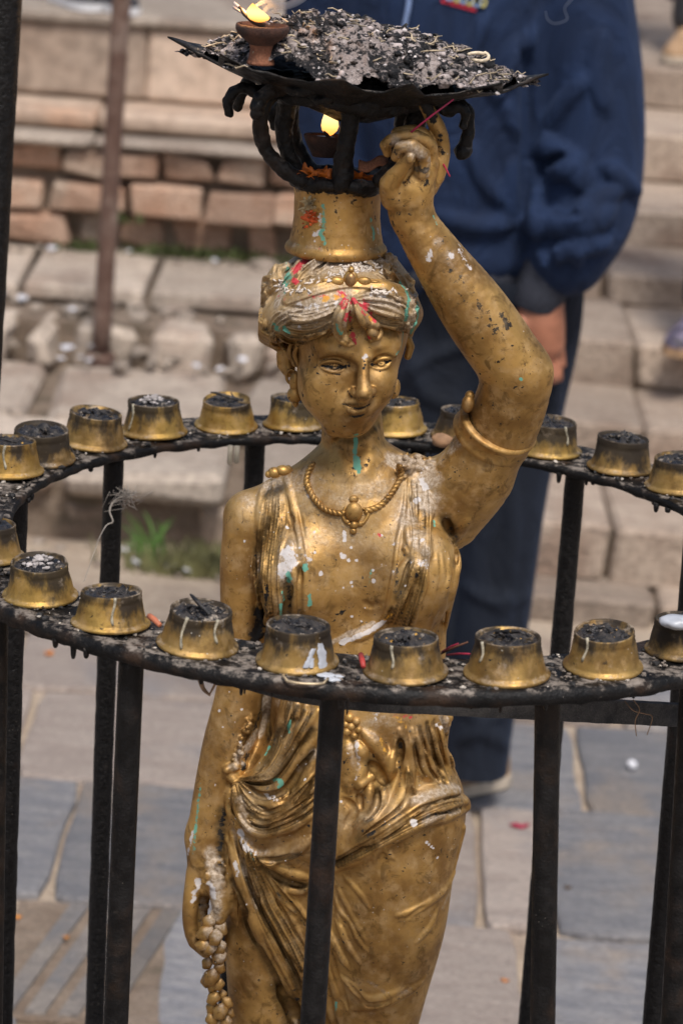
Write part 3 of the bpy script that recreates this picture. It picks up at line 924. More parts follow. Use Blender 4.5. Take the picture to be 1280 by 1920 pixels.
# legs
f2 = Field(steps(-0.05, 0.50, 0.007), steps(YM - 0.22, YM + 0.25, 0.007), steps(float(P(890, 1450, YM)[2]), 0.97, 0.007))
f2.px = mpp(YM)
f2.limb([(1000, 480, YM, 88), (1005, 600, YM, 84), (972, 780, YM, 80), (945, 950, YM, 76), (922, 1150, YM, 72), (898, 1350, YM, 66), (885, 1452, YM, 66)], 0.02)
f2.limb([(830, 480, YM, 92), (826, 600, YM, 88), (812, 780, YM, 80), (800, 950, YM + .02, 76), (790, 1200, YM + .03, 70), (775, 1440, YM + .05, 66)], 0.02)
f2.ell(P(905, 520, YM), (0.145, 0.115, 0.10), 0.04)
for pts, r in (([(1040, 620), (960, 700), (900, 720)], 10), ([(870, 1100), (930, 1130), (990, 1120)], 9), ([(860, 1390), (900, 1370), (950, 1400)], 12), ([(865, 1330), (910, 1350), (955, 1330)], 9), ([(760, 640), (800, 740), (880, 760)], 11),
               ([(760, 700), (830, 660), (900, 640)], 10), ([(940, 820), (960, 1000), (930, 1240)], 8)):
    f2.stroke(pts, r * 1.2, .8, 0.012)
V, F = f2.mesh(2)
link('trousers', mesh_np('trousers', V, F), M_TROUSER, man)
# body: head, neck, hands in one skin mesh
f3 = Field(steps(-0.12, 0.46, 0.0042), steps(YM - 0.22, YM + 0.14, 0.0042), steps(0.62, 2.02, 0.0042))
def hand(f, pts_palm, fingers, k=0.004):
    f.limb(pts_palm, k)
    for fg in fingers: f.limb(fg, 0.003)
YH = YM - .10
f3.limb([(1022, 500, YH, 36), (1016, 560, YH, 40), (1012, 605, YH, 46), (1016, 640, YH, 42)], 0.006)
for fg in ([(978, 606, YH - .02, 18), (976, 640, YH - .03, 14), (984, 668, YH - .035, 13), (996, 684, YH - .035, 11)],
           [(996, 640, YH - .02, 14), (1000, 670, YH - .03, 13), (1012, 694, YH - .03, 12), (1022, 702, YH - .025, 10)],
           [(1012, 648, YH - .015, 14), (1018, 680, YH - .02, 13), (1030, 704, YH - .02, 12), (1036, 712, YH - .012, 10)],
           [(1028, 644, YH, 14), (1036, 676, YH - .005, 13), (1044, 700, YH - .005, 11), (1046, 710, YH, 9)],
           [(1040, 630, YH + .015, 12), (1048, 660, YH + .015, 11), (1052, 684, YH + .012, 9)]):
    f3.limb(fg, 0.003)
YB = YM + .03
f3.limb([(676, 460, YB, 30), (684, 540, YB, 34), (690, 600, YB, 36), (694, 630, YB, 34)], 0.006)
for dx, ll in ((-24, 50), (-8, 62), (8, 64), (22, 54)):
    f3.limb([(694 + dx, 625, YB - .01, 14), (697 + dx, 625 + ll * .6, YB - .015, 12), (700 + dx, 625 + ll, YB - .02, 9)], 0.003)
f3.limb([(722, 580, YB - .02, 14), (734, 610, YB - .03, 13), (736, 640, YB - .035, 10)], 0.003)
# arms and trunk run on inside the jacket, so the body is one piece
f3.limb([(1022, 505, YH, 32), (1070, 440, YM - .08, 36), (1095, 300, YM - .05, 40), (1080, 0, YM - .02, 44), (1050, -140, YM, 50), (850, -190, YM, 60), (680, -180, YM + .02, 48), (640, 0, YM + .02, 42), (650, 300, YM + .03, 38), (674, 465, YB, 28)], .02)
f3.limb([(850, -250, YM, 60), (850, 100, YM, 110), (868, 400, YM, 100)], .02)
f4 = f3
hc = np.array([0.128, YM, 1.83])
f4.chain([hc + (0, .02, -.24), hc + (0, .01, -.10)], [.058, .052], 0.02)
f4.ell(hc + (0, .005, .015), (.075, .095, .105), 0.02); f4.ell(hc + (0, -.03, -.06), (.056, .062, .062), 0.02)
f4.chain([hc + (0, -.088, .02), hc + (0, -.115, -.025)], [.010, .015], 0.008)
for s_ in (-1, 1):
    f4.ell(hc + (s_ * .030, -.088, .022), (.020, .016, .013), 0.006, 'sub'); f4.ell(hc + (s_ * .030, -.078, .020), (.013, .012, .011), 0.002)
    f4.ell(hc + (s_ * .078, .015, -.005), (.010, .022, .032), 0.006)
f4.chain([hc + (-.022, -.083, -.062), hc + (0, -.094, -.060), hc + (.022, -.083, -.062)], [.006, .009, .006], 0.004)
V, F = f3.mesh(1)
link('body', mesh_np('body', V, F), M_SKIN, man)
f5 = Field(steps(0.02, 0.24, 0.006), steps(YM - 0.12, YM + 0.13, 0.006), steps(1.76, 1.98, 0.006))
f5.ell(hc + (0, .018, .03), (.083, .100, .103), 0.01); f5.ell(hc + (0, -.08, -.03), (.07, .075, .085), 0.02, 'sub')
V, F = f5.mesh(1)
link('hair', mesh_np('hair', V, F), M_HAIR, man)
def shoe(parent, heel, toe_dir, L, mat, sole, name='shoe', w=0.046):
    """heel: point on the ground; toe_dir: unit direction on the ground"""
    d = Vector((*toe_dir, 0)).normalized(); s = Vector((-d.y, d.x, 0))
    prof = [(0.0, .70, .060), (.06, .92, .085), (.22, 1.0, .088), (.40, .98, .070), (.60, 1.05, .052), (.78, 1.08, .044), (.92, .88, .036), (1.0, .45, .024)]
    def ring(t, ww, hh, z0=0.018):
        out = []
        for k in range(10):
            a = math.pi * k / 9
            out.append(Vector(heel) + d * (t * L) + s * (w * ww * math.cos(a)) + Vector((0, 0, z0 + hh * math.sin(a) ** 0.8)))
        return out
    V, F = [], []
    for (t, ww, hh) in prof: V += [v[:] for v in ring(t, ww, hh)]
    for j in range(len(prof) - 1):
        for k in range(9): F.append((j * 10 + k, j * 10 + k + 1, (j + 1) * 10 + k + 1, (j + 1) * 10 + k))
    e = len(V); V.append((Vector(heel) + Vector((0, 0, .05)))[:]); V.append((Vector(heel) + d * L * 1.02 + Vector((0, 0, .025)))[:])
    Tt = [(e, k + 1, k) for k in range(9)] + [(e + 1, (len(prof) - 1) * 10 + k, (len(prof) - 1) * 10 + k + 1) for k in range(9)]
    o = link(name, mesh_np(name, V, [np.array(F), np.array(Tt)]), mat, parent)
    V2, F2 = [], []
    for (t, ww, hh) in prof:
        for sg in (1, -1):
            for z in (0.022, 0.001):
                V2.append((Vector(heel) + d * (t * L * 1.02 - 0.003) + s * (w * (ww * 1.06) * sg) + Vector((0, 0, z)))[:])
    for j in range(len(prof) - 1):
        a, b = j * 4, (j + 1) * 4
        F2 += [(a, a + 1, b + 1, b), (a + 3, a + 2, b + 2, b + 3), (a + 2, a, b, b + 2), (a + 1, a + 3, b + 3, b + 1)]
    q = (len(prof) - 1) * 4
    F2 += [(0, 2, 3, 1), (q, q + 1, q + 3, q + 2)]
    link('sole', mesh_np('sole', V2, np.array(F2), False), sole, o)
    return o
h1 = PZ(940, 1478, 0.0)
shoe(man, Vector((h1[0] - 0.005, h1[1] + 0.04, 0.002)), (-0.75, -0.55), 0.27, M_TAN, M_SOLE)
h2 = PZ(775, 1470, 0.0)
shoe(man, Vector((h2[0], h2[1] + 0.06, 0.002)), (-0.25, -0.95), 0.27, M_TAN, M_SOLE)

# ---- passers-by, of whom the frame shows only a foot --------------------------------------------
def walker(label, px, py, z, tmat, smat, solem, dirn, seed, shoe_h=0.25, legw=0.06):
    h = PZ(px, py, z)
    t = thing('person', label, 'person', h)
    shoe(t, Vector((h[0], h[1], z + 0.002)), dirn, shoe_h, smat, solem, w=0.040)
    d = Vector((*dirn, 0)).normalized()
    c = Vector(h) + d * 0.035
    g_ = Field(steps(c.x - 0.25, c.x + 0.25, 0.012), steps(c.y - 0.25, c.y + 0.25, 0.012), steps(z + 0.05, z + 1.0, 0.012))
    sx = 0.09 if c.x > 0 else -0.09
    g_.chain([c + Vector((0, 0, .12)), c + Vector((0.01, 0, .45)), c + Vector((sx * .4, 0, .86))], [.058, .062, .085], 0.02)
    g_.chain([c + Vector((sx, 0.02, .11)), c + Vector((sx, 0, .45)), c + Vector((sx * .6, 0, .86))], [.058, .062, .085], 0.02)
    V, F = g_.mesh(1)
    link('trousers', mesh_np('trousers', V, F), tmat, t)
    s2 = Vector((h[0] + sx * 1.2, h[1] + 0.03, z + 0.002))
    shoe(t, s2, dirn, shoe_h, smat, solem, w=0.040)
    B = Field(steps(c.x - 0.28, c.x + 0.28, 0.014), steps(c.y - 0.2, c.y + 0.2, 0.014), steps(z + 0.8, z + 1.75, 0.014))
    cc = c + Vector((sx * .5, 0, 0))
    B.ell(cc + Vector((0, 0, 1.15)), (.17, .11, .33), 0.03); B.ell(cc + Vector((0, 0, 1.58)), (.075, .09, .11), 0.02); B.chain([cc + Vector((0, 0, 1.35)), cc + Vector((0, 0, 1.52))], [.055, .05], 0.03)
    for s_ in (-1, 1): B.chain([cc + Vector((s_ * .17, 0, 1.36)), cc + Vector((s_ * .21, 0, 1.1)), cc + Vector((s_ * .2, -.03, .86))], [.055, .045, .035], 0.02)
    V, F = B.mesh(1)
    link('body', mesh_np('body', V, F), smat, t)
    return t
M_STRAP = plain_mat('striped_strap', (0.09, 0.075, 0.11), 0.6, 0.95, 35)
walker('passer-by in black trousers and tan shoes at the top right corner', 1290, 104, 0.792, M_BLACKSHOE, M_TAN, M_SOLE, (-0.3, -0.95), 1)
walker('passer-by at the right edge whose blue and red shoe shows, on the steps', 1322, 636, 0.363, M_TROUSER, M_STRAP, M_TAN, (-0.4, -0.9), 2)
walker('passer-by whose dark white-trimmed shoe shows at the top left on the plinth', 176, 8, 0.906, M_BLACKSHOE, M_BLACKSHOE, plain_mat('white_sole', (0.7, 0.7, 0.72), 0.5, 0.1), (0.5, -0.85), 3)
# ================================================================== the ring stand and its brass cups
M_IRON = soot_mat('sooty_iron', 0.45, 0.30, 90, 0.1)
M_IRON_DUST = soot_mat('ashy_iron_top', 0.6, 0.95, 60, 0.35)
M_PIT = soot_mat('pitted_black_iron', 0.42, 0.16, 190)
M_POST = soot_mat('smooth_black_bar', 0.5, 0.22, 45, 0.14)
RC, RR, ZR = np.array([0.037, 0.053]), 0.393, 1.14
ring = thing('cup_ring_stand', 'black iron ring stand on round posts circling the statue, carrying brass lamp cups', 'lamp stand', (RC[0], RC[1], 0))
# the ring: a flat bar with a rolled lip, lumpy with burnt oil
prof = []
hw = 0.041
for (r, z) in ((RR - hw, -0.001), (RR - hw - .003, -0.004), (RR - hw, -0.010), (RR - hw * .5, -0.011), (RR, -0.011), (RR + hw * .6, -0.011), (RR + hw - .002, -0.0135), (RR + hw + .0035, -0.012), (RR + hw + .0055, -0.006), (RR + hw + .0035, -0.0005), (RR + hw - .001, 0.0012), (RR + hw * .6, -0.0005), (RR + hw * .2, -.0005), (RR - hw * .2, -.0005), (RR - hw * .6, -.0005), (RR - hw, -0.001)):
    prof.append((r, z))
n = 420
V, F = [], []
for j, (r, z) in enumerate(prof):
    for i in range(n):
        a = 2 * math.pi * i / n
        q = Vector((math.cos(a) * 9, math.sin(a) * 9, j * 0.35))
        edge = 1.0 if z < -0.008 else 0.35
        dr = 0.0016 * mnoise.noise(q * 1.3) * edge
        dz = (0.0022 * mnoise.noise(q * 2.2 + Vector((5, 0, 0))) - 0.004 * max(0, mnoise.noise(q * 3.1) - 0.32) * (z < -0.008)) * edge
        V.append((RC[0] + (r + dr) * math.cos(a), RC[1] + (r + dr) * math.sin(a), ZR + z + dz))
m = len(prof)
for j in range(m - 1):
    for i in range(n):
        k = (i + 1) % n
        F.append((j * n + i, j * n + k, (j + 1) * n + k, (j + 1) * n + i))
link('ring', mesh_np('ring', V, np.array(F)[:, ::-1]), M_IRON_DUST, ring)
# drips of burnt oil hanging from the rim
rr = random.Random(21)
parts = []
for i in range(120):
    a = rr.uniform(0, 2 * math.pi); r = RR + rr.choice((-1, 1, 1)) * hw + rr.uniform(-.002, .003)
    L = 0.001 + 0.011 * rr.random() ** 4
    c = np.array([RC[0] + r * math.cos(a), RC[1] + r * math.sin(a), ZR - 0.008])
    w = rr.uniform(.0010, .0030)
    parts.append(tube_vf([c, c + (0, 0, -.004), c + (0, 0, -.004 - L * .7), c + (0, 0, -.004 - L)], [w * 1.2, w, w * .8, w * .5], 6))
V, F = join_vf(parts)
o = link('oil_drips', mesh_np('oil_drips', V, F), M_IRON, ring); tag(o, kind='stuff')
def post(top, bot, r, mat, lab=None, pit=0.0, seed=0, n=16):
    """a round bar through two places, run down to the ground"""
    d = (bot - top); d = d / abs(d[2])
    end = top + d * (top[2] + 0.01)
    N = 90
    pts = [top + (end - top) * i / N for i in range(N + 1)]
    V, F, T = tube_vf(pts, r, n)
    if pit:
        V = np.array(V)
        for i in range(len(V) - 2):
            v = V[i]; ax = np.array(pts[i // n]); w = v - ax
            q = mnoise.noise(Vector(v * 70) + Vector((seed, 0, 0))) + 0.6 * mnoise.noise(Vector(v * 190) + Vector((seed, 3, 0)))
            V[i] = ax + w * (1 + pit * q)
    o = link('post', mesh_np('post', V, [F, T]), mat, ring)
    if lab: o['label'] = lab
    return o
def rim_y(px, py, side, rad):
    """where a sight line meets the ring's underside plane"""
    return PZ(px, py, ZR - 0.012)
def post_px(t, b, wpx, mat, y=None, **kw):
    T_ = rim_y(t[0], t[1], 0, 0) if y is None else P(t[0], t[1], y)
    yy = T_[1]
    T_ = np.array([T_[0], yy, ZR - 0.010])
    B_ = P(b[0], b[1], yy)
    post(T_, B_, wpx * mpp(yy) / 2, mat, **kw)
post_px((247, 1226), (218, 1905), 50, M_POST, pit=0.015, seed=1)
post_px((625, 1282), (587, 1905), 50, M_POST, pit=0.015, seed=2)
post_px((1026, 1292), (1017, 1905), 50, M_POST, pit=0.015, seed=3)
post_px((-4, 1140), (-14, 1905), 42, M_POST, pit=0.015, seed=4)
post_px((1300, 1240), (1262, 1905), 50, M_POST, pit=0.015, seed=5)
post_px((214, 855), (178, 1905), 38, M_PIT, pit=0.07, seed=6)
post_px((479, 822), (426, 1905), 38, M_PIT, pit=0.07, seed=7)
post_px((1079, 880), (990, 1905), 38, M_PIT, pit=0.07, seed=8)
post_px((34, 925), (6, 1905), 40, M_PIT, pit=0.07, seed=9)
post_px((1300, 1010), (1224, 1905), 40, M_PIT, pit=0.07, seed=10)
post_px((780, 840), (725, 1905), 38, M_PIT, pit=0.07, seed=11)
# flat bar running under the near rim
pts = dens([(385, 1232), (430, 1256), (500, 1280), (590, 1299), (700, 1311), (860, 1319), (1050, 1329), (1290, 1341)], 14)
yy = np.interp(pts[:, 0], [385, 520, 700, 1000, 1290], [-0.285, -0.285, -0.272, -0.235, -0.165])
V, F = [], []
for (px, py), y in zip(pts[:, :2], yy):
    c = P(px, py, y)
    jz = 0.0007 * mnoise.noise(Vector(c * 60)); jy = 0.0007 * mnoise.noise(Vector(c * 80))
    for (dy, dz) in ((-.003 + jy, .0105 + jz), (-.0035, 0), (-.003 + jy, -.0105 + jz), (.003, -.0105), (.003, .0105 + jz)):
        V.append(c + np.array([0, dy, dz]))
for i in range(len(pts) - 1):
    for k in range(5):
        l = (k + 1) % 5
        F.append((i * 5 + k, i * 5 + l, (i + 1) * 5 + l, (i + 1) * 5 + k))
link('flat_bar', mesh_np('flat_bar', V, np.array(F), False), stone_mat('scuffed_flat_bar', (0.10, 0.098, 0.10), (0.17, 0.16, 0.155), (0.05, 0.05, 0.055), 90, 0.6, (0.50, 0.46, 0.40)), ring)

# ---- the cups: inverted brass bowls with a rimmed, burnt hollow in the top ------------------
M_CUP = [brass_mat('cup_brass_bright', False, 1), brass_mat('cup_brass_dull', False, 2)]
def crust_mat():
    t = NT('burnt_wick_crust'); t.offset_random()
    a = t.noise(140, 6, 0.65); b = t.noise(60, 4, 0.6)
    col = t.mix(t.ramp(a, 0.40, 0.62), (0.010, 0.010, 0.012), (0.045, 0.038, 0.034))
    col = t.mix(t.ramp(t.math('ADD', t.noise(95, 5, 0.7), t.math('MULTIPLY', t.rnd(), 0.05)), 0.60, 0.70), col, (0.30, 0.25, 0.20))
    col = t.mix(t.math('MULTIPLY', t.ramp(t.voro(120), 0.20, 0.10), t.ramp(b, 0.54, 0.62)), col, (0.50, 0.28, 0.06))
    t.set(color=col, rough=t.ramp(b, 0.4, 0.6, 0.25, 0.7)).bump(a, 0.9, 0.003)
    return t.m
M_CRUST = crust_mat()
M_ASHPILE = plain_mat('grey_white_ash', (.34, .31, .30), .9, .5, 120, .4)
M_WAXSPL = plain_mat('spilt_wax', (0.40, 0.42, 0.46), 0.4, 0.2, 60)
M_OLDWAX = plain_mat('grimy_wax', (.30, .27, .20), .45, .5, 220)
def cup_mesh(seed, sooty=0):
    pr = [(0.0345, 0.0), (0.0352, 0.0012), (0.0345, 0.0030), (0.0318, 0.0042), (0.0310, 0.0060), (0.0292, 0.0150), (0.0275, 0.0235), (0.0266, 0.0262), (0.0271, 0.0275), (0.0266, 0.0290),
          (0.0268, 0.0318), (0.0262, 0.0332), (0.0252, 0.0330), (0.0243, 0.0318), (0.0236, 0.0298), (0.0200, 0.0290), (0.0, 0.0288)]
    V, F = lathe_vf(pr, 52, 0.016, seed)
    # dents and a slight lean from years of handling
    q = np.random.default_rng(seed * 7)
    for _ in range(5):
        a, z = q.uniform(0, 6.28), q.uniform(.004, .034)
        c = np.array([.029 * math.cos(a), .029 * math.sin(a), z])
        d = np.linalg.norm(V - c, axis=1)
        V[:, :2] *= (1 - .085 * np.exp(-(d / .008) ** 2) * q.uniform(.3, 1.0))[:, None]
    V[:, 2] += V[:, 0] * q.uniform(-.05, .05) * (V[:, 2] / .033) + V[:, 1] * q.uniform(-.05, .05) * (V[:, 2] / .033)
    return mesh_np('cup', V, F)
def crust_mesh(seed):
    rr = np.random.default_rng(seed)
    V, F = [], []
    nr, na = 9, 30
    V.append((0, 0, 0.031))
    for j in range(1, nr):
        r = 0.0240 * j / (nr - 1)
        for i in range(na):
            a = 2 * math.pi * i / na
            q = Vector((r * math.cos(a) * 130, r * math.sin(a) * 130, seed * 3.3))
            edge = min(1, (nr - 1 - j) / 2.0)
            V.append((r * math.cos(a), r * math.sin(a), 0.0297 + edge * (0.0016 + 0.0055 * mnoise.noise(q) + 0.0034 * mnoise.noise(q * 2.3))))
    T = [(0, 1 + i, 1 + (i + 1) % na) for i in range(na)]
    for j in range(nr - 2):
        for i in range(na):
            k = (i + 1) % na
            F.append((1 + j * na + i, 1 + (j + 1) * na + i, 1 + (j + 1) * na + k, 1 + j * na + k))
    # wick ends and flakes
    parts = [(np.array(V), np.array(F), np.array(T))]
    for q in range(int(rr.integers(3, 8))):
        a, r = rr.uniform(0, 6.28), rr.uniform(0, .016)
        p0 = np.array([r * math.cos(a), r * math.sin(a), .031]); d = rr.standard_normal(3) * .006; d[2] = abs(d[2]) * .7
        parts.append(tube_vf([p0, p0 + d * .5 + rr.standard_normal(3) * .001, p0 + d], [.0016, .0013, .0007], 5))
    base, bf = ico(1)
    for q in range(int(rr.integers(10, 24))):
        a, r = rr.uniform(0, 6.28), .022 * math.sqrt(rr.random()); s_ = rr.uniform(.0008, .0024)
        parts.append((base * s_ * np.array([1, .7, .5]) + np.array([r * math.cos(a), r * math.sin(a), .0318]), np.zeros((0, 4), int), bf))
    V, FT = join_vf(parts)
    return mesh_np('crust', V, FT, smooth=True)
cup_me = [cup_mesh(s) for s in range(1, 8)]
crust_me = [crust_mesh(s) for s in range(6)]
CUPS = [
 (75, 1120, 'golden lamp cup with pale ash heaped on top, on the near rim at left'),
 (207, 1172, 'golden lamp cup on the near rim, the one above the left front post'),
 (370, 1213, 'lamp cup on the near rim, next right of the one above the left front post'),
 (557, 1242, 'lamp cup before the statue waist with white wax spilt down its front'),
 (760, 1263, 'lamp cup before the statue waist, next right of the wax streaked one'),
 (950, 1268, 'lamp cup on the near rim just left of the right front post'),
 (1130, 1253, 'lamp cup on the near rim just right of the right front post'),
 (1277, 1222, 'lamp cup topped with a white wax lump at the right edge'),
 (2, 1045, 'lamp cup at the left edge, cut by the frame, above a red scrap'),
 (22, 888, 'leftmost lamp cup on the far side of the ring'),
 (83, 863, 'second lamp cup from the left on the far rim'),
 (177, 833, 'lamp cup on the far rim just above the rear left post'),
 (288, 813, 'lamp cup on the far rim between the rear left post and the stick topped cup'),
 (424, 801, 'lamp cup on the far rim with a charred stick lying on top'),
 (553, 805, 'lamp cup half hidden behind the left side of the statue neck'),
 (742, 812, 'lamp cup half hidden behind the right side of the statue chin'),
 (862, 826, 'lamp cup mostly hidden behind the armlet of the raised arm'),
 (1023, 850, 'lamp cup on the far rim just right of the raised elbow'),
 (1160, 880, 'lamp cup heaped with black char on the far rim at right'),
 (1272, 915, 'lamp cup on the far rim cut by the right edge'),
]
GROUP_CUPS = 'brass lamp cups around the iron ring'
for i, (px, py, lab) in enumerate(CUPS):
    q = PZ(px, py, ZR)
    v = q[:2] - RC; rad = np.linalg.norm(v); rad2 = 0.35 * RR + 0.65 * rad
    c = RC + v / rad * np.clip(rad2, RR - 0.004, RR + 0.005)
    t = thing('lamp_cup', lab, 'lamp cup', (c[0], c[1], ZR + 0.0012), GROUP_CUPS)
    t.rotation_euler = (random.uniform(-.05, .05), random.uniform(-.05, .05), random.uniform(0, 6.28))
    a = link('cup', cup_me[(i * 3) % 7], None, None); a.parent = t
    if not a.data.materials: a.data.materials.append(M_CUP[0])
    a.material_slots[0].link = 'OBJECT'; a.material_slots[0].material = M_CUP[0 if i in (0, 1, 12, 13, 14, 15, 17, 9) else 1]
    sc_ = (.95, 1.03, .98, 1.0, 1.04, .97, 1.02)[(i * 5) % 7] if i != 3 else 1.0; t.scale = (sc_, sc_, sc_ * ((1.0, .92, .98)[i % 3] if i != 3 else 1.0))
    b = link('crust', crust_me[i % 6], M_CRUST, None); b.parent = t
    if i in (0, 18, 12):
        base, bf = ico(2); pp_ = []
        q_ = np.random.default_rng(i)
        for k_ in range(34):
            a_, r_ = q_.uniform(0, 6.28), .018 * q_.random()
            s_ = q_.uniform(.0015, .0042) * (1.25 - r_ / .018 * .6)
            pp_.append(((base * (1 + .2 * q_.standard_normal((len(base), 1)))) * s_ * np.array([1, .8, .6]) + np.array([r_ * math.cos(a_), r_ * math.sin(a_), .0325 + q_.uniform(0, .006) * (1 - r_ / .018)]), np.zeros((0, 4), int), bf))
        V_, F_ = join_vf(pp_)
        e_ = link('ash_pile' if i != 18 else 'char_pile', mesh_np('ash_pile', V_, F_), M_ASHPILE if i != 18 else M_CRUST); e_.parent = t
    if i in (13, 2, 5):
        V_, F_, T_ = tube_vf([(-.012, .004, .033), (.0, .001, .037), (.012, -.004, .0405), (.017, -.008, .040)], [.0018, .0021, .0016, .0008], 7)
        e_ = link('charred_stick', mesh_np('charred_stick', V_ , [F_, T_]), M_CRUST); e_.parent = t
# wax runs down some flanks, each a film moulded to the cup
    if i in (1, 2, 4, 5, 6, 9, 12, 17):
        q_ = random.Random(i * 3)
        for k_ in range(q_.choice((1, 1, 2))):
            a0 = -math.pi / 2 + q_.uniform(-.9, .9) - t.rotation_euler[2]; z1 = q_.uniform(.006, .020)
            pts_ = []
            for u in np.linspace(0, 1, 9):
                z = .0335 - (.0335 - z1) * u
                R_ = np.interp(z, [0, .0042, .015, .0235, .0275, .034], [.0345, .0318, .0292, .0275, .0271, .0262])
                a1 = a0 + .05 * math.sin(u * 5 + i)
                pts_.append(((R_ - .0003) * math.cos(a1), (R_ - .0003) * math.sin(a1), z))
            V_, F_, T_ = tube_vf(pts_, [.0016, .0015, .0013, .0012, .0011, .0011, .0012, .0015, .0010], 7)
            e_ = link('wax_run', mesh_np('wax_run', V_, [F_, T_]), M_OLDWAX); e_.parent = t
# ash, crumbs and grains strewn on the ring
def _onring(rr):
    a = rr.uniform(0, 6.28); r = RR + rr.uniform(-hw, hw) * 0.95
    return (RC[0] + r * math.cos(a), RC[1] + r * math.sin(a), ZR + 0.001)
M_CRUMB = [plain_mat('grey_crumb', (0.15, 0.125, 0.105), 0.9, 0.5, 90), plain_mat('pale_crumb', (0.48, 0.43, 0.37), 0.85, 0.35, 90), plain_mat('black_crumb', (0.015, 0.014, 0.014), 0.7, 0.5, 90)]
for mt, nn, sz in ((M_CRUMB[0], 900, .0022), (M_CRUMB[1], 420, .0018), (M_CRUMB[2], 700, .003)):
    o = pebbles('ring_crumbs', nn, _onring, lambda rr: sz * (0.4 + 1.2 * rr.random() ** 2), mt, nn, 0.7); tag(o, kind='stuff')

# ---- thick pitted post in front at the left edge, outside the ring ----------------------------
b = P(-52, 1000, -0.32); tp = P(6, -60, -0.32)
pp = thing('iron_post', 'thick pitted black iron post at the left edge in the foreground', 'post', (b[0] - (tp - b)[0] / (tp - b)[2] * b[2], b[1], 0))
d = (tp - b) / (tp - b)[2]
N, nn = 260, 40
pts = [b - d * b[2] + d * (2.3 * i / N) for i in range(N + 1)]
V, F, T = tube_vf(pts, 0.0165, nn)
V = np.array(V)
for i in range(len(V) - 2):
    ax = np.array(pts[i // nn]); w = V[i] - ax
    q = 0.5 * mnoise.noise(Vector(V[i] * 120)) + 0.6 * mnoise.noise(Vector(V[i] * 260)) + 0.35 * mnoise.noise(Vector(V[i] * 40))
    V[i] = ax + w * (1 + 0.055 * q)
link('shaft', mesh_np('shaft', V, [F, T]), M_PIT, pp)
V, F = lathe_vf([(0.0, .014), (0.05, .012), (0.06, .004), (0.06, -.01)], 20)
link('foot_plate', mesh_np('foot_plate', V + (b - d * b[2]), F), M_PIT, pp)
# ================================================================== the brass statue
M_BRASS = brass_mat('statue_brass', True)
M_DARKIRON = soot_mat('burnt_black_casting', 0.5, 0.34, 95, 0.2)
stt = thing('statue', 'golden brass statue of a draped woman raising one arm to the dish on her head', 'statue', (0.02, 0.0, 0.45))

def axis(a, b, c, d, h, hf):
    return np.unique(np.concatenate([np.arange(a, c, h), np.arange(c, d, hf), np.arange(d, b + h, h)]).round(6))
zf0, zf1 = float(P(655, 815)[2]), float(P(655, 585)[2])
S = Field(axis(-0.165, 0.215, -0.052, 0.066, 0.00112, 0.00075), axis(-0.145, 0.105, -0.100, -0.030, 0.00120, 0.00080), axis(0.600, 1.575, zf0, zf1, 0.00112, 0.00075))

def E(px, py, y, r, k=0.006, op='add', rot=None):
    S.ell(P(px, py, y), r, k, op, rot)
# ---- trunk
E(668, 1010, .008, (.088, .056, .078), .01)
E(672, 1130, .006, (.083, .054, .080), .03)
E(670, 1255, .002, (.080, .051, .075), .03)
E(676, 1350, -.002, (.083, .057, .065), .03)
E(652, 1500, .000, (.109, .072, .082), .03)
E(565, 1082, -.034, (.041, .032, .048), .022)
E(778, 1075, -.034, (.041, .033, .048), .022)
S.limb([(600, 915, .012, 44), (540, 930, .012, 42), (470, 962, .010, 40)], .02)
S.limb([(730, 900, .012, 44), (790, 905, .012, 46), (850, 920, .008, 50)], .02)
S.limb([(664, 925, .012, 92), (664, 890, .012, 74), (663, 868, .016, 63)], .02)
S.limb([(590, 905, .016, 32), (622, 875, .020, 34)], .02); S.limb([(745, 895, .016, 32), (704, 868, .022, 32)], .02)
S.limb([(506, 1280, .020, 20), (498, 1330, .020, 22), (480, 1400, .020, 24)], .01)
# ---- lowered arm
S.limb([(466, 972, .008, 46), (456, 1060, .006, 44), (456, 1160, .006, 43), (455, 1260, .0, 46), (446, 1320, -.004, 47), (425, 1400, -.008, 47), (400, 1490, -.012, 39), (381, 1570, -.014, 32)], .012)
S.limb([(381, 1565, -.014, 31), (382, 1605, -.016, 33), (384, 1650, -.018, 32)], .01)
S.limb([(366, 1640, -.022, 18), (358, 1690, -.028, 16), (357, 1732, -.030, 15), (366, 1766, -.034, 14), (386, 1785, -.040, 12)], .004)
S.limb([(378, 1655, -.014, 17), (372, 1700, -.012, 16), (374, 1740, -.014, 14), (390, 1765, -.022, 12)], .003)
S.limb([(372, 1650, -.004, 17), (366, 1705, .000, 15), (372, 1750, -.002, 14), (388, 1772, -.010, 12)], .003)
S.limb([(398, 1630, -.030, 18), (408, 1672, -.036, 17), (411, 1700, -.038, 14), (409, 1724, -.038, 10)], .006)
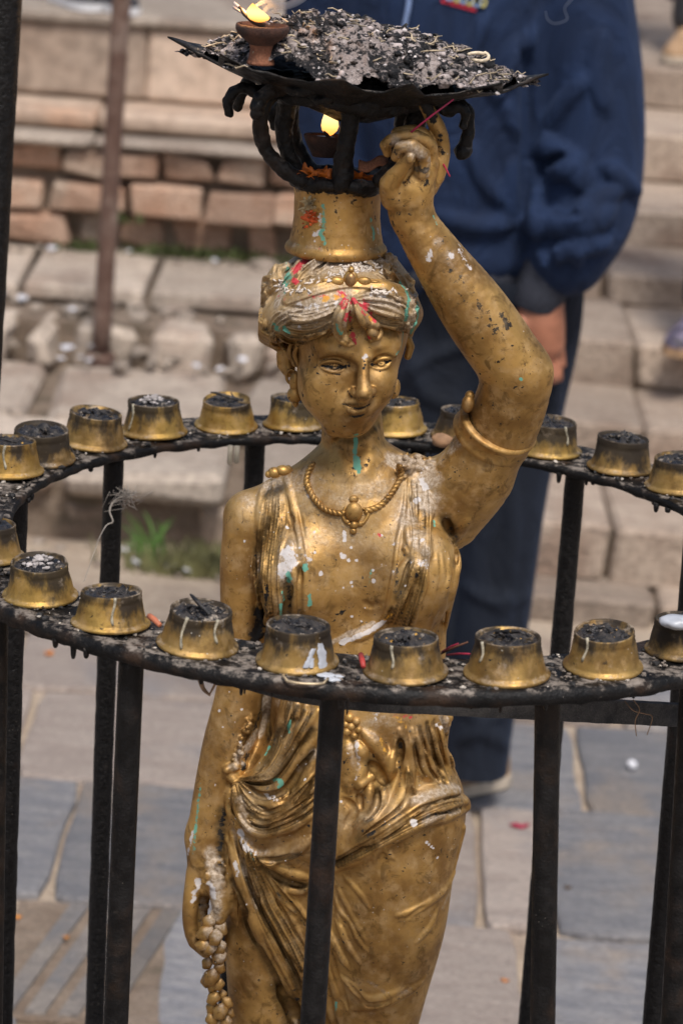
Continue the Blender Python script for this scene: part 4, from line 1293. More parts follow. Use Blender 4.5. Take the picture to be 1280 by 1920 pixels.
# ---- raised arm
S.limb([(842, 935, .004, 52), (872, 905, .002, 62), (905, 858, .000, 66), (940, 800, -.008, 67), (961, 742, -.016, 67), (971, 700, -.022, 61)], .022)
S.limb([(860, 990, .016, 34), (905, 900, .010, 50)], .02)                        # fold of the armpit
S.limb([(971, 702, -.024, 60), (938, 652, -.028, 64), (884, 575, -.034, 62), (826, 492, -.040, 50), (789, 436, -.043, 42), (771, 404, -.044, 37)], .010)
S.limb([(771, 402, -.044, 37), (768, 370, -.046, 43), (774, 338, -.046, 41), (792, 308, -.046, 29)], .008)
S.limb([(738, 372, -.054, 24), (730, 345, -.062, 19), (748, 321, -.070, 14), (762, 304, -.075, 12.5), (769, 291, -.077, 9.5)], .004)
S.limb([(800, 345, -.038, 24), (815, 330, -.036, 18), (828, 291, -.034, 15), (825, 254, -.034, 14.5), (811, 222, -.039, 14), (796, 197, -.045, 11)], .003)
S.limb([(800, 308, -.050, 17), (806, 276, -.053, 14), (780, 257, -.060, 13), (746, 257, -.063, 12), (722, 272, -.063, 10.5), (726, 287, -.060, 8)], .0012)
S.limb([(790, 322, -.062, 16), (792, 290, -.070, 13.5), (772, 273, -.077, 12.5), (750, 276, -.076, 11), (742, 294, -.071, 9.5)], .0012)
S.limb([(806, 300, -.036, 16), (803, 262, -.036, 14), (775, 247, -.042, 13), (744, 250, -.046, 11)], .0012)
S.stroke([(792, 345), (806, 318), (808, 290)], 4, .8, .0012, 'sub')
S.stroke([(752, 345), (768, 326), (776, 308)], 4, .8, .0012, 'sub')
S.stroke([(780, 340), (782, 320), (780, 300)], 4, .5, .002, 'sub')
Q = S.hit([(768, 297)])[0]
if not np.isnan(Q[0]): S.ell(Q + np.array([0, .0003, -.0005]), (.0034, .0016, .0046), .0006)       # thumb nail
# ---- legs under the cloth
S.limb([(520, 1540, .000, 98), (497, 1720, .004, 79), (502, 1900, .004, 73), (508, 2020, .004, 66)], .03)
S.limb([(735, 1540, -.008, 118), (722, 1700, -.016, 121), (705, 1850, -.014, 98), (690, 1985, -.010, 76)], .03)
E(620, 1690, .010, (.055, .050, .11), .03)
E(608, 1930, .014, (.040, .040, .10), .02)

# ---- head
yaw = Matrix.Rotation(math.radians(14), 3, 'Z')
E(652, 668, -.002, (.0475, .058, .060), .004)
E(655, 610, .006, (.055, .062, .05), .01)
E(650, 742, -.016, (.0330, .044, .037), .012)
E(657, 783, -.036, (.0165, .017, .0145), .014)                     # chin
E(604, 724, -.032, (.021, .024, .024), .014); E(707, 716, -.034, (.016, .024, .022), .014)   # cheeks
E(672, 640, -.040, (.038, .022, .022), .014)                       # forehead
S.limb([(664, 888, .014, 68), (663, 862, .016, 62), (660, 800, .026, 57), (657, 740, .030, 52)], .003)
# eye hollows, lids and balls
for (cx, cy, rx) in ((625, 684, .0155), (714, 679, .0130)):
    q = S.hit([(cx, cy)])[0]
    S.ell(q + np.array([0, -.004, 0.0005]), (rx, .0085, .0085), .008, 'sub')
    q = S.hit([(cx, cy)])[0]
    S.ell(q + np.array([0, .0072, -.0005]), (rx * .80, .0105, .0088), .002)
# nose
y0 = S.hit([(683, 668)])[0][1]
S.limb([(684, 655, y0 + .004, 11), (682, 684, y0 - .0035, 10.5), (681, 712, y0 - .0095, 12), (682, 736, y0 - .0145, 14)], .007)
S.limb([(683, 738, y0 - .0140, 14), (681, 743, y0 - .0110, 13)], .004)
E(664, 737, y0 - .0035, (.0050, .0060, .0044), .004); E(697, 734, y0 - .0030, (.0044, .0058, .0042), .004)
S.limb([(678, 752, y0 - .001, 9), (672, 768, y0 - .001, 9)], .008)  # muzzle
E(668, 762, y0 + .0085, (.0165, .013, .0125), .010)
# lips
S.stroke([(645, 758), (653, 755), (664, 755), (672, 759), (680, 756), (687, 755), (691, 756)], 6.5, .6, .0022, taper=.2, step=3)
S.stroke([(653, 768), (661, 772), (671, 774), (680, 770), (686, 764)], 7.2, .85, .0024, taper=.3, step=3)
S.stroke([(643, 757), (650, 760), (660, 764), (672, 766), (681, 763), (688, 760), (692, 758)], 2.6, .9, .0008, 'sub', taper=.5, step=2.5)
S.stroke([(655, 780), (668, 781), (682, 777)], 5.5, .45, .004, 'sub', step=3)
S.stroke([(679, 749), (677, 756)], 3.0, .5, .002, 'sub', step=2)
S.stroke([(657, 741), (661, 744), (668, 745)], 3.0, .5, .0015, 'sub', step=2); S.stroke([(688, 744), (694, 742)], 2.6, .5, .0015, 'sub', step=2)
S.stroke([(656, 728), (657, 736), (654, 744)], 3.0, .4, .002, 'sub', step=2)
# brows and the strong edge beneath them
S.stroke([(604, 668), (617, 662), (634, 660), (652, 664), (667, 674)], 6, .42, .005, step=4)
S.stroke([(695, 670), (709, 664), (724, 664), (740, 668)], 5.5, .42, .005, step=4)
# the eyes: an almond hollow between crisp lids, iris cut as a ring
EL = dict(mid=[(604, 686), (614, 686), (628, 687), (640, 688), (648, 687)], up=[(598, 685), (607, 680), (622, 677), (637, 679), (651, 687)], lo=[(599, 686), (607, 692), (619, 697), (632, 698), (643, 694), (651, 688)])
ER = dict(mid=[(698, 684), (706, 682), (715, 680), (724, 678), (731, 676)], up=[(693, 687), (700, 679), (711, 673), (724, 671), (735, 673)], lo=[(694, 687), (703, 691), (714, 692), (726, 687), (734, 676)])
for e_, r_ in ((EL, 7.5), (ER, 6.5)):
    S.stroke(e_['mid'], r_, .55, .0008, 'sub', taper=.5, step=2)
    S.stroke(e_['up'], 3.3, 1.15, .0008, taper=.4, step=2)
    S.stroke(e_['lo'], 2.8, 1.1, .0008, taper=.4, step=2)
S.stroke([(600, 676), (612, 671), (628, 670), (645, 674), (655, 682)], 2.6, .9, .0016, 'sub', taper=.4, step=3)
S.stroke([(691, 681), (701, 672), (716, 667), (733, 668)], 2.4, .9, .0016, 'sub', taper=.4, step=3)
for cx, cy, r in ((628, 687, 7.0), (714, 681.5, 6.0)):
    S.stroke([(cx + r * math.cos(a), cy - 1 + r * .85 * math.sin(a)) for a in np.linspace(0.05, math.pi - .05, 9)], 1.9, 1.2, .0005, taper=1, step=1.5)
    S.stroke([(cx - 3, cy - 2), (cx, cy - 1), (cx + 3, cy - 2)], 1.9, 1.2, .0005, taper=1, step=1.5)
# ears
S.limb([(540, 655, .010, 10), (527, 664, .012, 9), (528, 684, .012, 9), (540, 700, .008, 8)], .003)
S.limb([(541, 664, .006, 12), (541, 690, .006, 12)], .004)
S.limb([(764, 636, .020, 8), (769, 650, .020, 8), (764, 668, .018, 7)], .003)
S.stroke([(534, 664), (532, 676), (538, 690)], 3.5, .7, .001, 'sub', step=2.5)
# neck cords
S.stroke([(616, 805), (632, 840), (648, 875), (655, 890)], 8, .25, .012, step=6)
S.stroke([(700, 812), (694, 850), (684, 884)], 8, .22, .012, step=6)

# ---- drapery, fold by fold
def cropper(ox, oy, sc):
    return lambda pts: [(ox + a / sc, oy + b / sc) for a, b in pts]
CUTQ = []
def folds(cv, lst, gain=1.35):
    for it in lst:
        pts, r = it[0], it[1] * .92
        h = it[2] if len(it) > 2 else .7
        k = it[3] if len(it) > 3 else .0011 + r * .00011
        S.stroke(cv(pts), r * 1.06, min(1.0, h * gain), k, step=6)
def cuts(cv, lst, k=.0011, grime_shade=True):
    for it in lst:
        q = S.stroke(cv(it[0]), it[1] * 1.2, (it[2] if len(it) > 2 else .6) * 1.8, k, 'sub', step=6)
        if q is not None and grime_shade and (len(it) < 3 or it[2] >= .55): CUTQ.append((q, it[1] * .0005 * 3.0))
c6, c7, c3, c4, c5, cB = cropper(440, 860, 5.333), cropper(660, 840, 5.05), cropper(400, 1280, 4.923), cropper(620, 1300, 4.571), cropper(340, 1560, 4.571), cropper(340, 1260, 2.207)
# left shoulder
S.stroke(c6([(600, 830), (540, 960), (480, 1120), (465, 1220)]), 22, .42, .008)
folds(c6, [([(330, 200), (270, 350), (240, 560), (240, 800)], 7), ([(410, 210), (345, 400), (280, 600), (250, 850)], 7), ([(440, 330), (380, 520), (310, 720), (295, 900)], 7), ([(465, 430), (430, 620), (400, 800)], 6), ([(475, 300), (470, 560), (445, 760)], 5),
           ([(560, 600), (500, 740), (450, 850)], 6), ([(540, 700), (480, 860), (440, 960)], 5), ([(310, 920), (315, 1200), (350, 1500), (320, 1720)], 9), ([(380, 1080), (370, 1300), (410, 1560), (400, 1640)], 8), ([(430, 1200), (420, 1400), (440, 1600)], 6),
           ([(250, 870), (200, 1000), (175, 1150), (200, 1240)], 8), ([(300, 1130), (245, 1250), (250, 1370)], 8), ([(270, 1340), (260, 1480), (250, 1600)], 7), ([(310, 1420), (340, 1560), (290, 1700), (230, 1800)], 8),
           ([(640, 1050), (585, 1110), (600, 1300), (590, 1560), (560, 1640)], 9), ([(560, 1240), (490, 1380), (470, 1560)], 7), ([(640, 1180), (640, 1400), (630, 1640)], 6)])
S.stroke(c6([(505, 110), (550, 350), (600, 600), (660, 850), (700, 1050), (708, 1250), (715, 1560), (718, 1680)]), 10, .5, .002, taper=.8)
cuts(c6, [([(520, 1210), (540, 1330), (520, 1560), (510, 1680)], 9, .7), ([(660, 1100), (650, 1300), (655, 1560)], 5, .7), ([(290, 560), (280, 760)], 4, .6), ([(340, 600), (300, 760)], 4), ([(560, 560), (575, 680)], 5, .6), ([(215, 900), (215, 1150)], 5), ([(430, 760), (400, 960), (395, 1100)], 4, .5), ([(330, 1250), (370, 1480)], 4, .5), ([(240, 1200), (290, 1400), (300, 1560)], 6, .7), ([(520, 380), (555, 620), (620, 880)], 4, .5), ([(640, 480), (700, 840), (740, 1100)], 3, .4)])
# right shoulder
folds(c7, [([(510, 290), (490, 600), (430, 900), (400, 1150), (350, 1400), (310, 1600)], 5), ([(550, 360), (560, 550), (620, 700)], 7), ([(600, 400), (640, 560), (715, 690), (730, 780)], 9), ([(700, 430), (750, 520), (735, 690)], 7), ([(520, 700), (530, 880), (590, 1010)], 8), ([(610, 800), (680, 940), (700, 1090)], 8),
           ([(720, 800), (735, 1050)], 6), ([(490, 920), (535, 1010), (590, 1030)], 6), ([(565, 1020), (460, 1180), (420, 1330), (380, 1480), (310, 1600)], 10), ([(600, 1040), (570, 1200), (500, 1350), (430, 1520), (350, 1640)], 11), ([(610, 1070), (625, 1250), (580, 1450), (480, 1690)], 10), ([(690, 1110), (675, 1300), (600, 1500), (550, 1720)], 9),
           ([(900, 1250), (860, 1400), (840, 1520)], 6, .5), ([(940, 850), (985, 1000), (995, 1150), (950, 1400), (880, 1750)], 8, .5), ([(960, 900), (1010, 1050), (1005, 1200)], 6, .5), ([(640, 380), (700, 560), (760, 720)], 5)])
S.stroke(c7([(320, 1590), (200, 1720), (20, 1810)]), 7, .8, .002, r2=11)
cuts(c7, [([(570, 1050), (530, 1150), (490, 1290), (440, 1420)], 6, .7), ([(600, 1110), (600, 1260), (540, 1420), (450, 1600)], 5, .7), ([(650, 1120), (650, 1300), (600, 1480), (540, 1680)], 5, .7), ([(380, 1520), (340, 1600)], 4, .6), ([(560, 470), (600, 700)], 4), ([(660, 560), (700, 720)], 4), ([(880, 680), (930, 800), (960, 880)], 8, .7), ([(960, 880), (985, 1000), (985, 1100)], 4, .6), ([(100, 1450), (180, 1500), (280, 1460)], 8, .25), ([(690, 860), (712, 1040)], 4, .5)])
S.stroke(c7([(1090, 690), (1000, 840), (955, 860)]), 8, .35, .006)
# waist and hip cloth, left of the centre post
folds(c3, [([(640, 150), (620, 330), (540, 600), (380, 830), (270, 880)], 9), ([(700, 160), (690, 300), (720, 460)], 8), ([(770, 170), (765, 330)], 7), ([(860, 190), (830, 340), (760, 480)], 8), ([(960, 265), (820, 430), (700, 620), (620, 760), (480, 870), (280, 890)], 14), ([(970, 490), (820, 650), (700, 800), (600, 930), (500, 1000), (380, 980), (220, 880)], 15),
           ([(960, 640), (880, 830), (820, 1000), (740, 1150), (600, 1280), (450, 1310)], 13), ([(220, 890), (330, 1040), (480, 1120), (650, 1070)], 17), ([(200, 930), (260, 1080), (380, 1200), (520, 1260), (700, 1230)], 15), ([(190, 950), (210, 1150), (300, 1300), (450, 1380), (700, 1330), (930, 1210)], 13), ([(160, 960), (155, 1150), (230, 1350)], 11), ([(960, 880), (880, 1060), (800, 1200), (900, 1120)], 8)])
cuts(c3, [([(620, 420), (520, 680), (420, 830)], 6, .6), ([(900, 430), (760, 620), (640, 800), (500, 920), (300, 910)], 6, .7), ([(920, 640), (800, 800), (700, 950), (580, 1030), (420, 1040), (270, 930)], 7, .7), ([(900, 900), (820, 1090), (700, 1230), (560, 1220), (380, 1140)], 8, .7), ([(230, 960), (280, 1130), (430, 1270), (640, 1300)], 6, .6), ([(180, 980), (190, 1160), (260, 1330)], 5, .6), ([(700, 1000), (660, 1110)], 7, .5), ([(500, 20), (500, 330), (520, 480)], 9, .6)])
for (a, b, r) in ((150, 790, 13), (200, 770, 11), (150, 850, 12), (215, 830, 12), (270, 770, 9), (180, 890, 10), (120, 810, 8)):
    q = S.hit(c3([(a, b)]))[0]
    if not np.isnan(q[0]): S.ell(q + np.array([0, .001, 0]), (r * .0005, r * .0005, r * .00045), .002)
# waist and hip cloth, right of it
folds(c4, [([(140, 430), (165, 620), (150, 830)], 18, .5), ([(200, 410), (300, 560), (215, 800)], 9), ([(240, 430), (250, 600), (220, 800)], 14, .5), ([(280, 330), (420, 480), (510, 620), (490, 740)], 15), ([(410, 680), (300, 740), (225, 825)], 9), ([(590, 320), (640, 450), (655, 620), (640, 780), (560, 960), (400, 1100), (180, 1260)], 17),
           ([(560, 380), (520, 560), (500, 700)], 10), ([(700, 310), (725, 480), (760, 640), (860, 765)], 12), ([(760, 480), (830, 600), (930, 690)], 9), ([(840, 290), (860, 480), (940, 620)], 10), ([(900, 280), (960, 500), (1080, 660), (1150, 790)], 12), ([(1000, 180), (1060, 400), (1105, 550)], 10), ([(1070, 560), (1150, 700), (1185, 880), (1185, 1050), (1140, 1130)], 13),
           ([(460, 820), (430, 950), (330, 1100), (200, 1190)], 12), ([(340, 770), (300, 1000), (200, 1120)], 11), ([(660, 640), (680, 820), (740, 860)], 8), ([(1100, 900), (1150, 930), (1150, 1010)], 12)])
S.stroke(c4([(1100, 830), (900, 840), (700, 970), (450, 1130), (200, 1290), (30, 1400)]), 18, .75, .003)
S.stroke(c4([(1150, 930), (960, 960), (800, 1070), (500, 1240), (300, 1360), (30, 1510)]), 17, .85, .003)
S.stroke(c4([(1150, 1000), (1000, 1060), (750, 1140), (500, 1290)]), 10, .75, .003)
cuts(c4, [([(1090, 870), (900, 920), (760, 1010), (500, 1190), (200, 1350), (40, 1450)], 5, .75), ([(1100, 1010), (900, 1030), (760, 1100)], 4, .6), ([(595, 400), (590, 520), (560, 640)], 8, .7), ([(670, 700), (680, 850), (620, 980), (460, 1110), (250, 1260)], 7, .7), ([(730, 400), (740, 560), (800, 700)], 5, .6), ([(870, 420), (900, 560), (980, 680)], 5, .6), ([(1000, 420), (1080, 560)], 5, .6), ([(330, 600), (400, 660), (470, 780)], 9, .7), ([(400, 830), (390, 960), (300, 1080)], 6, .6), ([(240, 860), (260, 1000)], 6, .5), ([(800, 500), (860, 640)], 4, .5), ([(1140, 740), (1120, 830)], 6, .6), ([(100, 900), (200, 1000), (120, 1150)], 8, .4)])
folds(c4, [([(440, 1320), (550, 1430)], 4), ([(385, 1340), (370, 1460)], 4), ([(305, 1370), (290, 1500)], 4), ([(1135, 1120), (1115, 1350), (1050, 1540)], 7, .6)])
# thighs
folds(c5, [([(430, 0), (480, 250), (560, 500), (650, 750), (800, 980), (900, 1180), (1000, 1420)], 13), ([(500, 20), (620, 190), (740, 215), (960, 160), (1110, 50)], 16), ([(400, 60), (460, 250), (520, 450), (560, 620), (680, 900), (820, 1200), (940, 1400), (1010, 1570)], 12),
           ([(560, 200), (680, 480), (830, 750), (950, 1000), (1030, 1160)], 12), ([(650, 220), (800, 450), (950, 620), (1070, 730)], 12), ([(680, 230), (900, 330), (1100, 395)], 11), ([(900, 485), (1000, 512), (1090, 480)], 9), ([(380, 60), (420, 330), (500, 560), (560, 800)], 8, .5)])
cuts(c5, [([(640, 240), (760, 430), (900, 600), (1050, 760)], 6, .6), ([(520, 300), (640, 600), (800, 860), (920, 1100), (1010, 1330)], 6, .6), ([(700, 300), (880, 420), (1060, 470)], 6, .6), ([(440, 420), (560, 760), (700, 1060), (840, 1330), (960, 1580)], 7, .6), ([(1000, 200), (800, 250), (660, 230)], 6, .7), ([(830, 1330), (920, 1460), (990, 1640)], 14, .6)])
folds(cB, gain=.8, lst=[([(670, 840), (740, 920), (775, 975)], 6), ([(640, 880), (700, 1000), (760, 1110)], 6), ([(1130, 830), (1080, 910), (980, 980), (890, 1010)], 9, .8), ([(1060, 980), (1030, 1050), (970, 1120)], 8, .8), ([(650, 1250), (760, 1350), (850, 1340), (930, 1305)], 10, .8), ([(610, 1080), (650, 1160), (690, 1220)], 6), ([(690, 1395), (830, 1375), (960, 1310), (1010, 1260)], 10, .8), ([(600, 1190), (640, 1350), (657, 1457)], 11),
           ([(640, 960), (660, 1060), (700, 1160)], 6, .5), ([(880, 720), (850, 780)], 4), ([(600, 1290), (610, 1400), (640, 1490)], 9)])
cuts(cB, [([(690, 1290), (770, 1375), (860, 1365)], 5, .5), ([(1010, 970), (930, 1020)], 5, .4), ([(600, 1120), (650, 1280), (690, 1400)], 7, .5)], grime_shade=False)
def pleats(cv, T, B, n, r, seed, h=.8, gr=.5, jit=8):
    q = random.Random(seed)
    T, B = dens(T, 200), dens(B, 200)
    m_ = 7
    ri = lambda A: np.array([A[int(round(u * (len(A) - 1)))] if len(A) > 12 else [np.interp(u, np.linspace(0, 1, len(A)), A[:, w]) for w in (0, 1)] for u in np.linspace(0, 1, m_)])
    T, B = ri(T), ri(B)
    for i in range(n):
        u = (i + .5) / n
        l = T * (1 - u) + B * u + np.array([[q.uniform(-jit, jit), q.uniform(-jit, jit)] for _ in range(m_)])
        a, b = q.choice(((0, m_), (0, m_ - 1), (1, m_), (0, m_)))
        S.stroke(cv([tuple(p) for p in l[a:b]]), r * q.uniform(.75, 1.2), h, .0009, step=6)
    for i in range(1, n if gr > 0 else 1):
        u = i / n
        l = T * (1 - u) + B * u + np.array([[q.uniform(-jit, jit) * .5, q.uniform(-jit, jit) * .5] for _ in range(m_)])
        w = S.stroke(cv([tuple(p) for p in l]), r * gr, 1.2, .0006, 'sub', step=6)
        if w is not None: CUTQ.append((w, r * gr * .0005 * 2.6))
pleats(c6, [(340, 200), (250, 480), (235, 820), (190, 1100), (260, 1650)], [(480, 240), (520, 620), (450, 900), (430, 1200), (480, 1660)], 8, 6, 1)
pleats(c7, [(530, 300), (560, 640), (560, 980), (470, 1280), (330, 1640)], [(740, 420), (745, 700), (735, 1050), (680, 1350), (570, 1700)], 6, 6, 2)
pleats(c7, [(780, 1000), (770, 1250), (720, 1500), (640, 1720)], [(930, 1000), (950, 1250), (900, 1500), (820, 1740)], 3, 8, 3, .4, 0)
pleats(c3, [(640, 150), (560, 560), (400, 840), (260, 880)], [(960, 330), (760, 640), (560, 880), (280, 900)], 5, 7, 4, .8)
pleats(c3, [(230, 920), (320, 1080), (480, 1150), (700, 1080), (930, 800)], [(170, 960), (230, 1320), (450, 1420), (700, 1360), (930, 1240)], 6, 8, 5, .8)
pleats(c4, [(700, 310), (725, 480), (760, 640), (870, 770)], [(1010, 180), (1070, 400), (1110, 600), (1160, 800)], 5, 8, 6, .75)
pleats(c4, [(1100, 840), (860, 870), (600, 1060), (300, 1260), (40, 1400)], [(1150, 1010), (980, 1070), (740, 1150), (460, 1300), (60, 1500)], 4, 8, 7, .8)
pleats(c5, [(420, 20), (500, 330), (620, 720), (820, 1130), (1000, 1480)], [(660, 210), (760, 400), (900, 620), (1000, 780), (1060, 900)], 6, 7, 8, .75)
pleats(cB, [(640, 900), (700, 1010), (780, 1130)], [(600, 1060), (640, 1180), (700, 1300)], 3, 7, 9, .6, 0)
# crumbs of mortar-like offerings caked on the shoulder and between arm and hip
rr = random.Random(3)
for i in range(70):
    q = S.hit([(rr.gauss(770, 16), rr.gauss(868, 10))])[0]
    if not np.isnan(q[0]): S.ell(q, (rr.uniform(.0015, .005), rr.uniform(.0015, .004), rr.uniform(.0012, .0035)), .0012)
for i in range(60):
    t_ = rr.random(); q = S.hit([(440 + 55 * (1 - t_) * .6 + rr.gauss(0, 4), 1340 + t_ * 90)])[0]
    if not np.isnan(q[0]): S.ell(q, (rr.uniform(.001, .0028),) * 3, .001)
for i in range(40):
    q = S.hit([(rr.gauss(398, 14), rr.gauss(1640, 40))])[0]
    if not np.isnan(q[0]): S.ell(q + np.array([0, .001, 0]), (rr.uniform(.0015, .005), rr.uniform(.001, .003), rr.uniform(.002, .006)), .002)

